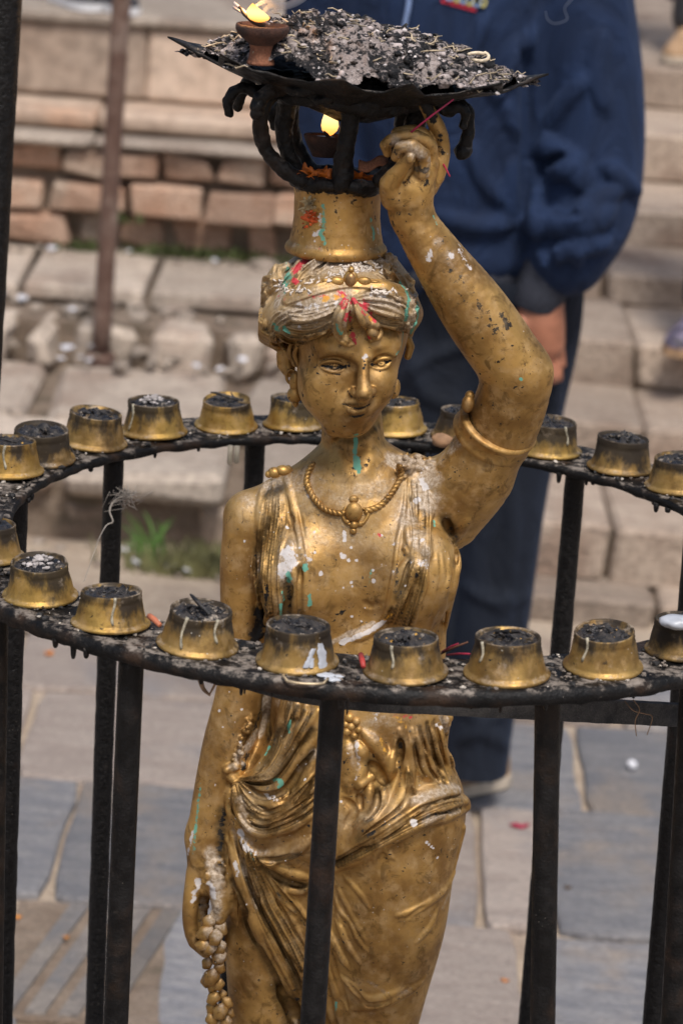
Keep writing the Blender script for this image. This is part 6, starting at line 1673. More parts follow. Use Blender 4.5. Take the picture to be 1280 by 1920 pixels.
# flower garland hanging from the lowered hand
ga = bpy.data.objects.new('garland', None); COL.objects.link(ga); ga.parent = stt; ga.location = Vector(P(400, 1800, -.03)) - wloc(stt)
rr = random.Random(8)
base, bf = ico(3)
def bud(c, r, rot=0.0, ribs=5, squash=1.25):
    th = np.arctan2(base[:, 1], base[:, 0])
    ph = np.arctan2(base[:, 2], np.hypot(base[:, 0], base[:, 1]))
    k = base * (1 + .10 * np.cos(ribs * np.arctan2(base[:, 0], base[:, 2]) + 1.0) * (1 - np.abs(base[:, 1])))[:, None]
    k = k * np.array([r, r * .9, r * squash])
    M = np.array(Matrix.Rotation(rot, 3, 'Y'))
    return k @ M.T + np.array(c)
for (px, py, y, r, ro) in ((392, 1728, -.040, 13, .4), (412, 1740, -.036, 15, -.3), (385, 1750, -.044, 15, .9), (404, 1758, -.048, 14, .2), (380, 1772, -.046, 12, 1.3), (412, 1776, -.036, 13, .1), (394, 1778, -.046, 12, .5), (410, 1795, -.036, 14, .2), (416, 1793, -.026, 10, -.1),
                           (389, 1806, -.034, 11, .3), (412, 1814, -.036, 11, -.35), (415, 1800, -.03, 8, .2), (396, 1832, -.038, 15, .5), (387, 1840, -.030, 11, -.3), (410, 1846, -.034, 11, .4), (399, 1853, -.030, 10, .1), (400, 1872, -.036, 12, .6), (416, 1866, -.026, 10, .1), (426, 1880, -.032, 11, -.5), (398, 1890, -.030, 12, .2), (413, 1897, -.040, 14, .3), (397, 1912, -.034, 12, -.3), (430, 1900, -.026, 10, -.4), (424, 1918, -.034, 12, .3), (408, 1925, -.034, 12, .3), (420, 1945, -.03, 12, .1), (405, 1955, -.03, 12, .5)):
    bm_ = mesh_np('flower_bud', bud(P(px, py, y), r * .0005, ro), bf)
    hi = np.clip(base @ np.array([.3, -.5, .8]), -1, 1)
    add_attr(bm_, 'grime_shade', np.clip(.35 - .9 * base[:, 1] * -1 + .3 * np.cos(5 * np.arctan2(base[:, 0], base[:, 2])), 0, 1.0))
    add_attr(bm_, 'dust', np.clip(hi, 0, 1) * (.75 if py < 1800 else .35))
    link('flower_bud', bm_, M_BRASS, ga)
# skirt hem, feet plate and plinth block below the frame
zc = 0.61
prof = [(.072, .62), (.070, .58), (.078, .52), (.092, .475), (.098, .452), (.0, .45)]
V, F = lathe_vf(prof, 72)
a_ = np.arctan2(V[:, 1], V[:, 0])
V[:, :2] *= (1 + .05 * np.cos(a_ * 14) * np.clip((.62 - V[:, 2]) / .1, 0, 1))[:, None]
link('skirt_hem', mesh_np('skirt_hem', V * np.array([1.12, .75, 1]) + np.array([.02, 0.0, 0]), F), M_BRASS, stt)
ped = thing('pedestal', 'squat stone pedestal that carries the brass statue, below the frame', 'pedestal', (0.02, 0, 0))
V, F = lathe_vf([(.0, .449), (.15, .449), (.16, .44), (.16, .40), (.13, .37), (.12, .20), (.135, .10), (.19, .05), (.19, -.01)], 40)
link('block', mesh_np('block', V + np.array([.02, 0, 0]), F), M_STEP, ped)
# ================================================================== bowl on the head, petal dish, lamps, ash
cc = P(629, 468, .012); ct = P(634, 344, .012)
zt, zb = ct[2], cc[2]
hgt = zt - zb
prof = [(.0405, -.004), (.0455, -.002), (.0465, .0015), (.0455, .0045), (.0425, .008), (.0405, .018), (.0392, hgt * .5), (.0392, hgt * .8), (.0400, hgt - .006), (.0410, hgt - .002), (.0400, hgt), (.0372, hgt), (.036, hgt - .004), (.034, hgt - .02), (.0, hgt - .022)]
_pd = []
for (r0, z0), (r1, z1) in zip(prof[:-1], prof[1:]):
    k_ = max(1, int(math.hypot(r1 - r0, z1 - z0) / .0016)) if r1 > .03 else 1
    _pd += [(r0 + (r1 - r0) * i / k_, z0 + (z1 - z0) * i / k_) for i in range(k_)]
_pd.append(prof[-1])
V, F = lathe_vf(_pd, 160, .012, 4)
a_ = np.arctan2(V[:, 1], V[:, 0])
V[:, :2] *= (1 + .010 * np.cos(a_ * 8))[:, None]
ax = Vector(ct - cc).normalized()
R = np.array(Vector((0, 0, 1)).rotation_difference(ax).to_matrix())
me = mesh_np('head_cup', V @ R.T + cc, F)
Vw = V @ R.T + cc
def cyl(px, py):
    """a place on the cup's front at this sight line"""
    o, d = ray(px, py); c0 = (cc + ct) / 2
    a = d[0] ** 2 + d[1] ** 2; b = 2 * ((o[0] - c0[0]) * d[0] + (o[1] - c0[1]) * d[1]); c_ = (o[0] - c0[0]) ** 2 + (o[1] - c0[1]) ** 2 - .0402 ** 2
    disc = max(0.0, b * b - 4 * a * c_)
    return o + d * ((-b - math.sqrt(disc)) / (2 * a))
def cs(lst): return [(np.array([cyl(*p) for p in dens(pts, 4)[:, :2]]), r * .0005, w) for pts, r, w in lst]
for k, v in {'soot': [([(556, 352), (640, 358), (712, 352)], 16, .7), ([(630, 370), (628, 400)], 12, .5), ([(660, 365), (662, 380)], 14, .55), ([(700, 380), (708, 430)], 16, .45), ([(590, 365), (600, 390)], 12, .4), ([(570, 425), (560, 440)], 8, .4)],
             'dust': [([(556, 460), (600, 466)], 14, .4)],
             'green': [([(604, 385), (606, 420), (600, 440)], 9, .8), ([(697, 410), (700, 440), (693, 466)], 9, .65), ([(560, 460), (575, 468)], 14, .55), ([(605, 445), (608, 455)], 9, .8)],
             'white': [([(600, 405), (598, 435), (588, 440)], 10, .7), ([(708, 430), (712, 460)], 8, .7), ([(590, 452)], 8, .5)],
             'red': [([(628, 415), (630, 428)], 8, .5), ([(584, 460), (600, 466)], 8, .5)], 'yellow': [([(620, 462), (660, 465)], 14, .35)]}.items():
    pv = paint(Vw, cs(v))
    add_attr(me, k, pv)
# finer mesh for the painted marks
cup_o = link('head_cup', me, M_BRASS, stt)
# black prongs, rim, hub and scrolls: one lumpy casting per piece
def casting(name, build, lo, hi, h=.0014, amp=.0016, parent=None, mat=None):
    f_ = Field(steps(lo[0], hi[0], h), steps(lo[1], hi[1], h), steps(lo[2], hi[2], h))
    build(f_)
    V, F = f_.mesh(2)
    V = V.astype(np.float64)
    N_ = f_.grad(V, .002)
    nz = np.array([mnoise.noise(Vector(v * 85)) + .6 * mnoise.noise(Vector(v * 210)) for v in V])
    V = V + N_ * (nz * amp)[:, None]
    return link(name, mesh_np(name, V, F), mat or M_DARKIRON, parent or stt)
cR = ct + np.array([0, 0, .004])
def rimring(f_):
    pts = [cR + np.array([.0415 * math.cos(a), .0415 * math.sin(a), .0015 * math.sin(3 * a)]) for a in np.linspace(0, 2 * math.pi, 49)]
    f_.chain(pts, [.0066 + .0012 * math.sin(5 * a) for a in np.linspace(0, 2 * math.pi, 49)], .004)
casting('cup_rim', rimring, cR - (.056, .056, .018), cR + (.056, .056, .018))
def prong(nodes):
    w = [P(*n[:3]) for n in nodes]
    lo, hi = np.min(w, 0) - .016, np.max(w, 0) + .016
    return casting('prong', lambda f_: f_.limb(nodes, .003, step=8), lo, hi)
prong([(508, 176, -.030, 15), (490, 205, -.034, 15), (489, 250, -.030, 15), (505, 292, -.026, 14), (540, 322, -.024, 15), (566, 338, -.024, 14)])
prong([(545, 176, -.012, 18), (534, 220, -.008, 17), (534, 265, -.006, 15), (545, 300, -.006, 14), (566, 330, -.004, 14)])
prong([(552, 180, .030, 14), (546, 230, .034, 13), (560, 280, .038, 13), (580, 312, .036, 14)])
prong([(652, 160, -.040, 24), (657, 195, -.038, 18), (655, 240, -.034, 17), (646, 290, -.031, 17), (640, 342, -.029, 20)])
prong([(768, 170, .030, 26), (760, 215, .034, 20), (756, 255, .036, 18), (730, 300, .040, 15), (700, 322, .040, 14)])
prong([(790, 190, -.010, 22), (772, 250, -.014, 18), (742, 310, -.022, 16), (712, 336, -.026, 15)])
def hub(f_):
    for ry, rx, zz in ((.052, .062, 178), (.040, .05, 168)):
        c0 = P(655, zz, 0.0)
        pts = [c0 + np.array([rx * math.cos(a), ry * math.sin(a), -.035 * rx * math.cos(a)]) for a in np.linspace(0, 2 * math.pi, 41)]
        f_.chain(pts, [.009 + .002 * math.sin(4 * a) for a in np.linspace(0, 2 * math.pi, 41)], .008)
    f_.limb([(590, 165, -.03, 20), (655, 172, -.045, 17), (720, 172, -.03, 22)], .006)
    f_.limb([(505, 150, 0, 20), (560, 165, 0, 30), (655, 168, 0, 36), (760, 178, 0, 34), (830, 176, 0, 22)], .008)
c0 = P(655, 172, 0)
casting('hub', hub, c0 - (.105, .07, .035), c0 + (.105, .07, .03), .0016)
def scroll(nodes):
    w = [P(*n[:3]) for n in nodes]
    return casting('scroll', lambda f_: f_.limb(nodes, .003, step=6), np.min(w, 0) - .02, np.max(w, 0) + .02)
scroll([(520, 165, -.01, 18), (490, 175, -.018, 15), (462, 166, -.022, 11), (440, 172, -.024, 10), (428, 190, -.024, 11), (430, 212, -.024, 9)])
scroll([(530, 165, -.04, 16), (506, 172, -.05, 14), (488, 186, -.054, 13), (481, 202, -.054, 13), (482, 216, -.054, 10)])
scroll([(560, 180, .05, 12), (530, 195, .06, 11), (513, 215, .062, 11), (514, 235, .062, 9)])
scroll([(812, 168, .0, 20), (842, 196, -.004, 16), (866, 196, -.006, 11), (878, 208, -.006, 10), (880, 235, -.006, 10), (874, 262, -.006, 12), (867, 282, -.006, 13)])
scroll([(700, 172, .04, 12), (735, 190, .05, 11), (752, 214, .05, 11)])

scroll([(812, 172, -.03, 17), (838, 205, -.034, 14), (858, 200, -.036, 11), (872, 214, -.036, 9), (868, 236, -.036, 8)])
scroll([(585, 172, -.05, 14), (598, 188, -.058, 11), (618, 184, -.060, 9), (636, 176, -.058, 8)])
scroll([(720, 178, -.05, 14), (704, 196, -.056, 11), (688, 190, -.058, 9), (676, 182, -.056, 8)])
scroll([(470, 150, .02, 13), (452, 178, .024, 11), (446, 200, .026, 9)])
def boss(f_):
    for px, py, y, r in ((867, 284, -.006, 17), (481, 212, -.054, 13), (655, 180, -.062, 14), (566, 168, -.056, 12), (748, 176, -.054, 13), (800, 178, -.03, 14), (520, 160, -.045, 13)):
        f_.ell(P(px, py, y), (r * .0005,) * 3, .003)
    f_.limb([(520, 158, -.046, 9), (566, 172, -.058, 10), (610, 166, -.062, 9), (655, 178, -.064, 10), (700, 170, -.062, 9), (748, 180, -.056, 10), (800, 176, -.034, 9)], .004)
casting('bosses', boss, c0 - (.11, .085, .07), c0 + (.125, .05, .03), .0014)
# ---- the petal dish ---------------------------------------------------------------------------
D0 = P(668, 122, 0.0)
OUT = [(-.1705, .000, .007), (-.140, -.024, .001), (-.122, -.040, -.003), (-.119, -.078, .007), (-.090, -.076, -.001), (-.064, -.080, -.003), (-.040, -.094, -.003), (-.010, -.122, .003), (.008, -.098, -.005), (.026, -.094, -.005), (.049, -.116, .004), (.062, -.090, -.005), (.092, -.078, -.003), (.128, -.082, .006), (.131, -.048, -.003), (.146, -.026, .0), (.1725, .000, .006)]
OUT = OUT + [(x * .98, -y * .95, z) for x, y, z in OUT[-2:0:-1]]
O_ = []
for a_, b_ in zip(OUT, OUT[1:] + [OUT[0]]):
    n_ = max(1, int(math.hypot(b_[0] - a_[0], b_[1] - a_[1]) / .006))
    O_ += [tuple(np.array(a_) + (np.array(b_) - np.array(a_)) * i / n_) for i in range(n_)]
O_ = np.array(O_)
TILT = -.022
def dish_vf():
    n = len(O_); ns = 9
    V, F = [], []
    for lay, dz in ((0, 0.0), (1, -.0034)):
        for j in range(ns):
            s_ = j / (ns - 1)
            for i, (x, y, z) in enumerate(O_):
                rr_ = .02 + s_ * (1 - .02)
                r_ = math.hypot(x, y)
                fac = (0.018 / r_) * (1 - s_) + s_
                up = (-.046 * (1 - s_) ** 1.05) + z * 1.5 * s_ ** 3
                nz = .0016 * mnoise.noise(Vector((x * fac * 60, y * fac * 60, lay * 3.0)))
                V.append(D0 + np.array([x * fac, y * fac, up + dz * (1 - .45 * s_) + nz + TILT * x * fac]))
    for lay in (0, 1):
        o = lay * n * ns
        for j in range(ns - 1):
            for i in range(n):
                k = (i + 1) % n
                q = (o + j * n + i, o + (j + 1) * n + i, o + (j + 1) * n + k, o + j * n + k)
                F.append(q if lay else q[::-1])
    o = n * ns
    for i in range(n):
        k = (i + 1) % n
        F.append(((ns - 1) * n + i, (ns - 1) * n + k, o + (ns - 1) * n + k, o + (ns - 1) * n + i))
        F.append((k, i, o + i, o + k))
    V.append(D0 + np.array([0, 0, -.047])); V.append(D0 + np.array([0, 0, -.050]))
    T = [(len(V) - 2, i, (i + 1) % n) for i in range(n)] + [(len(V) - 1, o + (i + 1) % n, o + i) for i in range(n)]
    return np.array(V), np.array(F), np.array(T)
V, F, T = dish_vf()
link('petal_dish', mesh_np('petal_dish', V, [F, T]), M_DARKIRON, stt)

# ---- ash heaped in the dish ---------------------------------------------------------------------
def ash_mat():
    t = NT('burnt_offering_ash')
    a = t.noise(26, 6, 0.65, None, .4); b = t.noise(150, 5, 0.65); c = t.noise(430, 3, 0.6)
    col = t.mix(t.ramp(a, .495, .55), (.006, .006, .008), (.27, .225, .21))
    col = t.mix(t.ramp(t.noise(48, 5, .65), .54, .68), col, (.34, .28, .255))
    col = t.mix(t.ramp(b, .54, .66, 0, .8), col, (.44, .38, .36))
    col = t.mix(t.ramp(b, .49, .40), col, (.008, .008, .010))
    t.set(color=col, rough=.92).bump(t.math('ADD', b, t.math('MULTIPLY', c, .5)), 1.0, .005)
    return t.m
M_ASH = ash_mat()
def heap_h(x, y):
    """height of the heap over the rim plane"""
    e = max(0.0, 1 - (abs(x) / .168) ** 1.7 - (abs(y) / .098) ** 2)
    prof_ = np.interp(x, [-.168, -.13, -.10, -.06, -.02, .03, .08, .12, .168], [.004, .010, .026, .040, .041, .036, .026, .015, .003])
    n_ = .5 + .5 * mnoise.noise(Vector((x * 22, y * 22, 1))); n2 = mnoise.noise(Vector((x * 60, y * 60, 4))); n3 = mnoise.noise(Vector((x * 160, y * 160, 7)))
    return prof_ * min(1, e * 1.7) * (.70 + .45 * n_) + (.0090 * n2 + .0052 * n3) * min(1, e * 5) + .001
NX, NY = 250, 150
xs_, ys_ = np.linspace(-.165, .166, NX), np.linspace(-.100, .098, NY)
Hh = np.zeros((NX, NY)); inside = np.zeros((NX, NY), bool)
poly = [(a * .975, b * .965) for a, b, _ in O_]
Xg, Yg = np.meshgrid(xs_, ys_, indexing='ij')
inside = inpoly(Xg.ravel(), Yg.ravel(), poly).reshape(NX, NY)
ids = -np.ones((NX, NY), int); V = []
for i in range(NX):
    for j in range(NY):
        if inside[i, j]:
            ids[i, j] = len(V)
            V.append(D0 + np.array([xs_[i], ys_[j], heap_h(xs_[i], ys_[j]) - .004 + TILT * xs_[i]]))
F = [(ids[i, j], ids[i + 1, j], ids[i + 1, j + 1], ids[i, j + 1]) for i in range(NX - 1) for j in range(NY - 1) if min(ids[i, j], ids[i + 1, j], ids[i + 1, j + 1], ids[i, j + 1]) >= 0]
o = link('ash_heap', mesh_np('ash_heap', np.array(V), np.array(F)), M_ASH); tag(o, kind='stuff')
def on_heap(rr):
    while True:
        x, y = rr.uniform(-.160, .162), rr.uniform(-.098, .06)
        if inpoly(np.array([x]), np.array([y]), poly)[0]:
            return D0 + np.array([x, y, heap_h(x, y) - .0035 + TILT * x])
for nm, mt, nn, sz, sd in (('ash_flakes', plain_mat('pale_ash_flake', (.46, .42, .41), .9, .4, 120), 500, .0019, 41), ('char_flakes', M_CRUMB[2], 500, .0024, 42), ('grey_flakes', plain_mat('grey_ash_flake', (.22, .19, .175), .9, .5, 120), 150, .0022, 43)):
    o = pebbles(nm, nn, on_heap, lambda rr: sz * (.35 + 1.1 * rr.random() ** 2), mt, sd, .7); tag(o, kind='stuff')
# clods of fused ash and char
base2, bf2 = ico(2)
for nm, mt, nn, sd in (('ash_clods', M_ASH, 170, 51), ('pale_clods', plain_mat('powdery_ash', (.42, .36, .345), .95, .35, 140, .5), 70, 52), ('char_clods', M_DARKIRON, 70, 53)):
    rr = np.random.default_rng(sd); parts = []
    for i in range(nn):
        p0 = on_heap(rr); s_ = rr.uniform(.0022, .0070) * (1 if nm == 'ash_clods' else .75)
        nz = np.array([mnoise.noise(Vector(v * 1.6 + i * 3.1)) + .5 * mnoise.noise(Vector(v * 4 + i)) for v in base2])
        k = base2 * (1 + .62 * nz)[:, None] * np.array([1, rr.uniform(.6, 1), rr.uniform(.4, .75)]) * s_
        M = np.array(Matrix.Rotation(rr.uniform(0, 6.28), 3, 'Z'))
        parts.append((k @ M.T + p0 - np.array([0, 0, .0005]), np.zeros((0, 4), int), bf2))
    V, F = join_vf(parts)
    o = link(nm, mesh_np(nm, V, F), mt); tag(o, kind='stuff')
# burnt threads and sticks in the ash
rr = np.random.default_rng(17); parts = []
for i in range(150):
    p0 = on_heap(rr) + np.array([0, 0, .001]); a = rr.uniform(0, 6.28); L = rr.uniform(.006, .018)
    d = np.array([math.cos(a), math.sin(a), rr.uniform(-.1, .35)]) * L
    b_ = rr.standard_normal(3) * .002
    parts.append(tube_vf([p0, p0 + d * .33 + b_, p0 + d * .66 - b_ * .5, p0 + d], [.0007, .0008, .0007, .0004], 5))
V, F = join_vf(parts)
o = link('ash_straws', mesh_np('ash_straws', V, F), plain_mat('straw', (.36, .29, .20), .8, .6, 40)); tag(o, kind='stuff')
cw = P(895, 108, -.03)
pts = [cw + np.array([.0095 * math.cos(a) - .002 * (a / 6), .002 * math.sin(a * 2), .0042 * math.sin(a) + .0015 * (a < 1)]) for a in np.linspace(-2.4, 2.6, 26)]
o = tube('cotton_wick', pts, .0016, plain_mat('cotton', (.62, .52, .38), .9, .2, 300, .5)); tag(o, 'curled cream cotton wick lying on the ash near the right point of the dish', 'wick')

# ---- clay lamps and their flames ------------------------------------------------------------------
M_CLAY = stone_mat('terracotta', (.27, .105, .055), (.33, .145, .08), (.12, .05, .03), 60, .3)
M_CLAYDARK = stone_mat('smoked_terracotta', (.060, .026, .018), (.12, .048, .028), (.03, .016, .013), 60, .3)
M_FLAME = emit_mat('flame_glow', (1.0, .34, .06), (1.0, .66, .25), 1.0)
M_WICK = plain_mat('charred_wick', (.02, .016, .014), .8, .4, 200)
M_OIL = plain_mat('lamp_oil', (.10, .04, .015), .12, .2, 60)
def flame(name, c, h, r, lean, parent):
    pr_ = [(0.0, 0), (.45, .05), (.85, .16), (1.0, .28), (.92, .42), (.70, .58), (.45, .74), (.22, .88), (.0, 1.0)]
    V, F = lathe_vf([(a * r, b * h) for a, b in pr_], 20)
    V = V.copy(); V[:, 0] += lean[0] * (V[:, 2] / h) ** 1.5; V[:, 1] *= .8
    V[:, 0] += .06 * r * np.sin(V[:, 2] / h * 7)
    ld = bpy.data.lights.new('flame_light', 'POINT'); ld.energy = .10; ld.color = (1, .50, .16); ld.shadow_soft_size = .006
    lo_ = bpy.data.objects.new('flame_light', ld); COL.objects.link(lo_); lo_.parent = parent
    lo_.location = Vector([float(v) for v in c]) + Vector((lean[0], -.004, h * .9)) - wloc(parent)
    return link(name, mesh_np(name, V + c, F), M_FLAME, parent)
lt = thing('clay_lamp', 'footed clay oil lamp burning on the left front of the ashy dish', 'oil lamp', P(488, 120, -.066), None)
c = P(488, 120, -.066)
pr_ = [(.0, 0.0), (.0135, 0.0), (.0135, .002), (.0115, .006), (.0105, .013), (.0115, .018), (.0185, .0235), (.0232, .0275), (.0250, .0310), (.0254, .0338), (.0246, .0362), (.0222, .0364), (.0208, .0345), (.017, .0315), (.0, .0305)]
pr_ = [(a * .93, b * .95) for a, b in pr_]
V, F = lathe_vf(pr_, 40, .012, 6)
fz = .0185
lo_m, up_m = V[:, 2] < fz, None
split = [np.all(V[f][:, 2] < .0215) for f in F]
split = np.array(split)
link('foot', mesh_np('foot', V + c, F[split]), M_CLAY, lt)
bw = link('bowl', mesh_np('bowl', V + c, F[~split]), M_CLAYDARK, lt)
V, F = lathe_vf([(.0, .0318), (.0190, .0318)], 30)
link('oil', mesh_np('oil', V + c, F), M_OIL, bw)
wk = link('wick', mesh_np('wick', *(lambda a: (a[0], [a[1], a[2]]))(tube_vf([c + (.002, -.004, .033), c + (-.008, -.006, .037), c + (-.016, -.008, .043), c + (-.021, -.010, .050)], [.0022, .0022, .0017, .0011], 7))), M_WICK, lt)
flame('flame', c + np.array([-.004, -.004, .0365]), .0165, .0105, (-.006, 0), lt)
o = tube('burnt_match', [c + (.006, .0, .0350), c + (-.012, -.003, .0415), c + (-.026, -.005, .0525)], [.0011, .0011, .0013], plain_mat('pale_stick', (.60, .50, .46), .8, .2), None, 6); tag(o, 'pale burnt stick end leaning out of the upper clay lamp beside the flame', 'stick')
o = tube('burnt_match', [c + (.004, .004, .0350), c + (-.012, .001, .040), c + (-.027, -.001, .0478)], [.0011, .0011, .0013], plain_mat('pale_stick_end', (.62, .54, .52), .8, .2), None, 6); tag(o, 'second pale stick end, the lower of the two leaning out of the upper clay lamp', 'stick')
c2 = P(607, 294, .004)
l2 = thing('clay_lamp', 'small dark clay oil lamp burning inside the black prongs above the head', 'oil lamp', c2)
V, F = lathe_vf([(.0, 0), (.0105, 0), (.0125, .004), (.0160, .010), (.0190, .0165), (.0196, .0190), (.0186, .0200), (.0172, .0188), (.0145, .0150), (.0, .0140)], 36, .012, 9)
V = V @ np.array(Matrix.Rotation(math.radians(-4), 3, 'X')).T
b2 = link('bowl', mesh_np('bowl', V + c2, F), M_CLAYDARK, l2)
V, F = lathe_vf([(.0, .0172), (.0165, .0172)], 26)
link('oil', mesh_np('oil', V + c2, F), M_OIL, b2)
link('wick', mesh_np('wick', *(lambda a: (a[0], [a[1], a[2]]))(tube_vf([c2 + (.004, -.004, .0165), c2 + (.0015, -.006, .0215), c2 + (-.001, -.006, .0250)], [.0022, .0020, .0014], 7))), M_WICK, l2)
flame('flame', c2 + np.array([.003, -.003, .0195]), .0335, .0080, (.0015, 0), l2)
# marigold petals, bits of clay and leaf in the cup's mouth
V = []
def on_cup(rr):
    a, r = rr.uniform(0, 6.28), .036 * math.sqrt(rr.random())
    return cR + np.array([r * math.cos(a), r * math.sin(a), -.002 + .006 * (1 - r / .036) + rr.uniform(0, .004)])
o = pebbles('cup_debris', 420, on_cup, lambda rr: .0035 * (.4 + rr.random()), M_CRUMB[2], 77, .8); tag(o, kind='stuff')
def petals(name, n, place, size, mat, seed):
    rr = random.Random(seed); parts = []
    for i in range(n):
        p0 = place(rr); d = Vector((rr.uniform(-1, 1), rr.uniform(-1, 1), rr.uniform(-.2, .9))).normalized() * size * rr.uniform(.6, 1.3)
        parts.append(blade_vf(p0, Vector(p0) + d, size * rr.uniform(.16, .30), (rr.uniform(-.3, .3) * size, 0), 3))
    V, F = join_vf(parts)
    o = link(name, mesh_np(name, V, F), mat); tag(o, kind='stuff'); return o
M_MARI = plain_mat('marigold', (.55, .13, .008), .6, .4, 90)
petals('marigold_petals', 150, lambda rr: cR + np.array([rr.gauss(-.018, .010), -.026 + rr.uniform(-.008, .012), .003 + rr.uniform(0, .005)]), .010, M_MARI, 5)
petals('marigold_petals', 60, lambda rr: cR + np.array([rr.gauss(.018, .006), -.024 + rr.uniform(-.008, .01), .003 + rr.uniform(0, .004)]), .009, M_MARI, 6)
# a marigold stuck in wax on the cup
fq = cyl(583, 410)
petals('marigold_petals', 60, lambda rr: fq + np.array([rr.gauss(0, .0032), -.001, rr.gauss(0, .003)]), .0055, plain_mat('marigold_red', (.45, .07, .01), .6, .4, 90), 9)
petals('dry_petals', 40, lambda rr: fq + np.array([-.002 + rr.gauss(0, .003), -.001, .011 + rr.gauss(0, .004)]), .0062, plain_mat('dry_petal', (.30, .235, .13), .8, .4, 90), 10)
pc = P(700, 306, -.02)
for k, (dx, dz, s_, lab) in enumerate(((0, 0, .010, 'curled terracotta shard lying on the cup rim beside the raised hand'),)):
    V, F = [], []
    for j in range(4):
        for i in range(9):
            u, v = i / 8 * 2 - 1, j / 3 * 2 - 1
            V.append(pc + np.array([u * .013, v * .005 + .002 * u, .0035 * v + .003 * u + .002 * math.sin(4 * u)]))
    F = [(j * 9 + i, j * 9 + i + 1, (j + 1) * 9 + i + 1, (j + 1) * 9 + i) for j in range(3) for i in range(8)]
    o = link('clay_shard', mesh_np('clay_shard', np.array(V), np.array(F)), M_CLAY); md = o.modifiers.new('t', 'SOLIDIFY'); md.thickness = .0018
    tag(o, lab, 'shard')
# rice grains offered on the hair
rr = random.Random(13); parts = []
base1, bf1 = ico(1)
for (cx, cy, sx, sy, nn) in ((665, 490, 16, 8, 46), (690, 505, 20, 5, 30), (640, 515, 14, 3, 16), (610, 478, 14, 5, 14), (527, 535, 6, 6, 10), (560, 545, 16, 3, 14), (720, 548, 22, 3, 20), (600, 528, 16, 3, 14), (700, 475, 20, 6, 14)):
    for i in range(nn):
        q = Hf.hit([(rr.gauss(cx, sx), rr.gauss(cy, sy))])[0]
        if np.isnan(q[0]): continue
        M = np.array(Matrix.Rotation(rr.uniform(0, 3.14), 3, 'Y') @ Matrix.Rotation(rr.uniform(-.6, .6), 3, 'Z'))
        parts.append(((base1 * np.array([.0030, .0011, .0011]) * rr.uniform(.8, 1.15)) @ M.T + q + np.array([0, -.0004, .0006]), np.zeros((0, 4), int), bf1))
V, F = join_vf(parts)
o = link('rice_grains', mesh_np('rice_grains', V, F), plain_mat('rice', (.60, .53, .46), .7, .2, 200)); tag(o, kind='stuff')

# ---- spilt wax on cups and rim ----------------------------------------------------------------------
def cone_front(cup_i, px, py):
    """where a sight line meets the cup's flank"""
    q = PZ(CUPS[cup_i][0], CUPS[cup_i][1], ZR)
    v = q[:2] - RC; rad = np.linalg.norm(v); c = RC + v / rad * np.clip(.35 * RR + .65 * rad, RR - .004, RR + .005)
    o, d = ray(px, py)
    best = None
    for y in np.arange(c[1] - .045, c[1] + .01, .0004):
        p = o + d * ((y - o[1]) / d[1]); z = p[2] - ZR - .0012
        if z < 0: return p
        R_ = np.interp(z, [0, .0042, .015, .0235, .0275, .033], [.0345, .0318, .0292, .0275, .0271, .0262])
        if z < .0335 and math.hypot(p[0] - c[0], p[1] - c[1]) < R_: return p
    return P(px, py, -.33)
def film(nodes, off=.0010, cols=7):
    N = dens(nodes, 2.5); V, F = [], []
    q = random.Random(len(nodes))
    for a, b, w in N:
        w = w * q.uniform(.8, 1.15)
        for k in range(cols):
            u = k / (cols - 1) * 2 - 1
            V.append(cone_front(3, a + u * w, b) + np.array([0, -off * max(0.0, 1 - u * u) ** .5 + .0004, 0]))
    n_ = len(N)
    F = [(i * cols + k, (i + 1) * cols + k, (i + 1) * cols + k + 1, i * cols + k + 1) for i in range(n_ - 1) for k in range(cols - 1)]
    return np.array(V), np.array(F)
parts = [film([(600, 1206, 5), (603, 1224, 8), (605, 1244, 8), (608, 1256, 9)]), film([(588, 1216, 5), (580, 1236, 5), (573, 1252, 6)]), film([(586, 1234, 3), (584, 1252, 4)])]
base, bf = ico(3)
for px, py, rx, ry, rz in ((612, 1266, .0085, .0055, .0016), (624, 1274, .0070, .0045, .0015), (636, 1268, .0045, .0030, .0012), (574, 1258, .0035, .0026, .0014)):
    k = base * (1 + .22 * np.array([mnoise.noise(Vector(v * 1.7 + px)) for v in base]))[:, None] * np.array([rx, ry, rz])
    parts.append((k + PZ(px, py, ZR + .0012), np.zeros((0, 4), int), bf))
tb = PZ(623, 1283, ZR - .001)
parts.append(tube_vf([tb + (0, .001, .001), tb + (0, -.0015, -.004), tb + (.0004, -.0012, -.009), tb + (.0004, -.0010, -.0125)], [.0030, .0026, .0024, .0012], 8))
V, F = join_vf(parts)
o = link('wax_spill', mesh_np('wax_spill', V, F), M_WAXSPL); tag(o, 'thin bluish white wax smear over cup and rim above the centre post', 'wax')
ws = PZ(1270, 1166, ZR + .036)
V, F = ico(3)
o = link('wax_lump', mesh_np('wax_lump', V * np.array([.016, .012, .006]) * (1 + .15 * np.array([mnoise.noise(Vector(v * 2)) for v in V]))[:, None] + ws, F), M_WAXSPL); tag(o, 'white wax lump sitting on the cup cut by the right edge', 'wax')
dq = PZ(432, 842, ZR - .004)
for dx, L in ((0, .015), (.007, .013)):
    o = tube('wax_drip', [dq + (dx, 0, .004), dq + (dx, -.001, -.006), dq + (dx, -.001, -L), dq + (dx, -.001, -L - .002)], [.0030, .0026, .0030, .0014], plain_mat('old_wax', (.42, .37, .28), .5, .2))
    tag(o, ('longer left' if dx == 0 else 'shorter right') + ' wax drip hanging from the far rim beneath the stick-topped cup', 'wax drip')
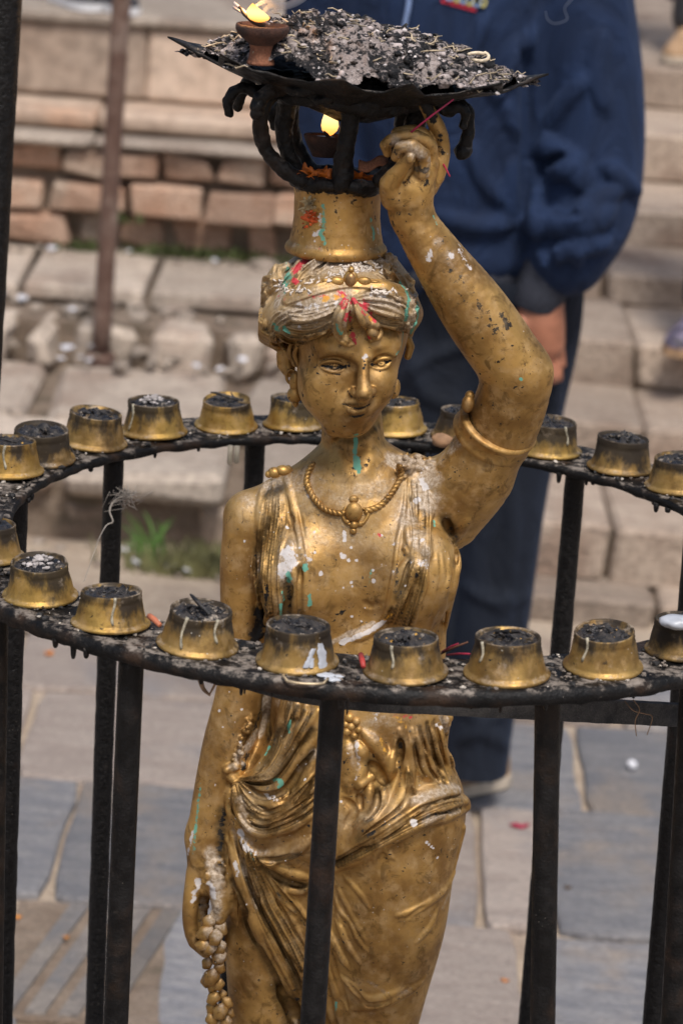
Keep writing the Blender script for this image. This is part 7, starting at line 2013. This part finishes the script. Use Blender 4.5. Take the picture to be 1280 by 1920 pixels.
# incense, thread, scraps
M_INC = plain_mat('red_incense', (.30, .012, .04), .7, .2)
M_INC2 = plain_mat('brown_incense', (.13, .055, .03), .8, .3)
for (a, b, mt, lab) in (((838, 1228, -.31), (880, 1226, -.345), M_INC, 'crimson incense stick lying on the rim between two dark front cups'),
                        ((826, 1226, -.30), (876, 1204, -.33), M_INC2, 'brown incense stick slanting up behind the dark front cups'),
                        ((828, 1222, -.30), (858, 1207, -.34), M_INC, 'shorter hollow red incense stub slanting beside the brown one'),
                        ((676, 1228, -.33), (681, 1250, -.352), plain_mat('red_wax_stub', (.33, .035, .03), .6, .2), 'short red stub standing between the two cups before the waist'),
                        ((770, 248, -.072), (850, 186, -.075), plain_mat('pink_incense', (.30, .010, .06), .6, .2), 'pink incense stick stuck between raised hand and dish'),
                        ((826, 300, -.038), (843, 331, -.050), M_INC, 'red incense stick end poking out behind the raised hand'),
                        ((280, 1155, -.31), (300, 1172, -.325), plain_mat('orange_scrap', (.50, .16, .08), .7, .2), 'orange curl of stick between the golden cup and the half-blackened cup'),
                        ((-4, 1082, -.13), (12, 1076, -.135), plain_mat('red_scrap', (.50, .03, .02), .6, .2), 'red scrap on the rim at the left edge of the frame')):
    A, B = P(*a), P(*b)
    rr_ = .0009 if 'incense' in lab else .0026
    o = tube('incense_stick' if 'incense' in lab else 'scrap', [A, (A + B) / 2 + np.array([0, 0, .0006]), B], [rr_, rr_, rr_ * .8], mt, None, 7)
    tag(o, lab, 'incense' if 'incense' in lab else 'scrap')
def wisp(name, nodes, mat, lab, cat):
    N = dens(nodes, 3)
    o = tube(name, [P(n[0], n[1], n[2]) for n in N], [n[3] * .0005 for n in N], mat, None, 6)
    return tag(o, lab, cat)
M_THREAD = plain_mat('grey_thread', (.42, .38, .34), .9, .2)
wisp('thread', [(232, 930, .29, 2.6), (214, 940, .29, 2.4), (206, 958, .288, 2), (212, 978, .286, 1.6), (200, 985, .284, 1.2), (186, 1010, .27, .8), (172, 1050, .26, .7), (158, 1090, .25, .6)], M_THREAD, 'loose grey thread trailing down from the rear left post', 'thread')
rr = random.Random(2); parts = []
for i in range(60):
    a = P(238 + rr.gauss(0, 8), 932 + rr.gauss(0, 7), .29)
    parts.append(tube_vf([a, a + np.array([rr.gauss(0, .006), rr.gauss(0, .004), rr.gauss(0, .004)]), a + np.array([rr.gauss(0, .008), rr.gauss(0, .004), rr.gauss(0, .006)])], .0003, 4))
V, F = join_vf(parts)
o = link('fluff', mesh_np('fluff', V, F), M_THREAD); tag(o, kind='stuff')
for k, (nodes, lab) in enumerate((([(375, 1255, -.30, 5), (376, 1275, -.30, 5), (382, 1292, -.302, 4), (394, 1304, -.302, 2)], 'withered brown stalk hanging from the near rim left of the lowered arm'),
                    ([(405, 1262, -.305, 3), (404, 1280, -.305, 2.4), (392, 1304, -.302, 1.4)], 'thin brown fibre hanging beside the withered stalk under the near rim'),
                    ([(1186, 1312, -.20, 1.2), (1198, 1330, -.205, 1.2), (1190, 1352, -.205, 1), (1192, 1380, -.205, .8)], 'hair-like root hanging over the flat bar at the right'),
                    ([(1170, 1314, -.20, 1.1), (1186, 1332, -.205, 1.1), (1206, 1338, -.205, 1), (1222, 1345, -.205, 1), (1212, 1378, -.205, .7)], 'second, wider curving root over the flat bar at the right'))):
    wisp('dry_stalk', nodes, plain_mat('withered_stalk', (.24, .15, .09), .9, .4, 120), lab, 'stalk')
ring_o = PZ(573, 1266, ZR + .003)
o = tube('wire_loop', [ring_o + np.array([.0185 * math.cos(a), .010 * math.sin(a) - .006, .0003 - .002 * (math.sin(a) < -.5)]) for a in np.linspace(math.pi * .9, math.pi * 2.05, 20)], .0011, plain_mat('pale_wire', (.50, .40, .26), .4, .2, 90, .1, .001, .6)); tag(o, 'thin pale wire loop on the rim under the wax-streaked cup', 'wire')
pb = PZ(828, 826, ZR + .006)
V, F = ico(2)
o = link('pebble', mesh_np('pebble', V * np.array([.013, .009, .008]) * (1 + .1 * RNG.standard_normal((len(V), 1))) + pb, F), plain_mat('brown_pebble', (.30, .17, .09), .8, .3)); tag(o, 'brown pebble on the far rim just left of the armlet', 'pebble')

# ---- smoke ----------------------------------------------------------------------------------------------
def smoke_mat(den=110.0):
    t = NT('thin_smoke'); t.t.nodes.remove(t.b)
    v = t.n('ShaderNodeVolumePrincipled', {'Color': (.85, .87, .95, 1), 'Density': den, 'Anisotropy': .3})
    t.t.links.new(v.outputs[0], t.out.inputs['Volume'])
    return t.m
M_SMOKE = smoke_mat()
M_FAINT = smoke_mat(30.0)
for nodes, lab in (([(490, 30, -.07, 3), (505, 12, -.07, 5), (540, 10, -.065, 7), (570, -8, -.06, 9), (585, -40, -.06, 10)], 'wisp of smoke curling up to the right from the upper lamp flame'),
                   ([(478, 12, -.07, 3), (500, 2, -.07, 5), (520, 14, -.065, 5), (505, 24, -.06, 4), (492, 0, -.06, 5), (500, -40, -.05, 8)], 'looping wisp of smoke straight above the upper lamp flame'),
                   ([(1022, 20, .0, 3), (1026, 36, .0, 4), (1040, 44, .0, 4), (1062, 36, .0, 4), (1058, 15, .0, 4), (1072, -5, .0, 5), (1080, -40, .0, 6)], 'faint curl of smoke drifting before the navy jacket')):
    N = dens(nodes, 4)
    o = tube('smoke', [P(n[0], n[1], n[2]) for n in N], [n[3] * .0005 for n in N], M_SMOKE if nodes[0][0] < 900 else M_FAINT, None, 8)
    tag(o, lab, 'smoke')
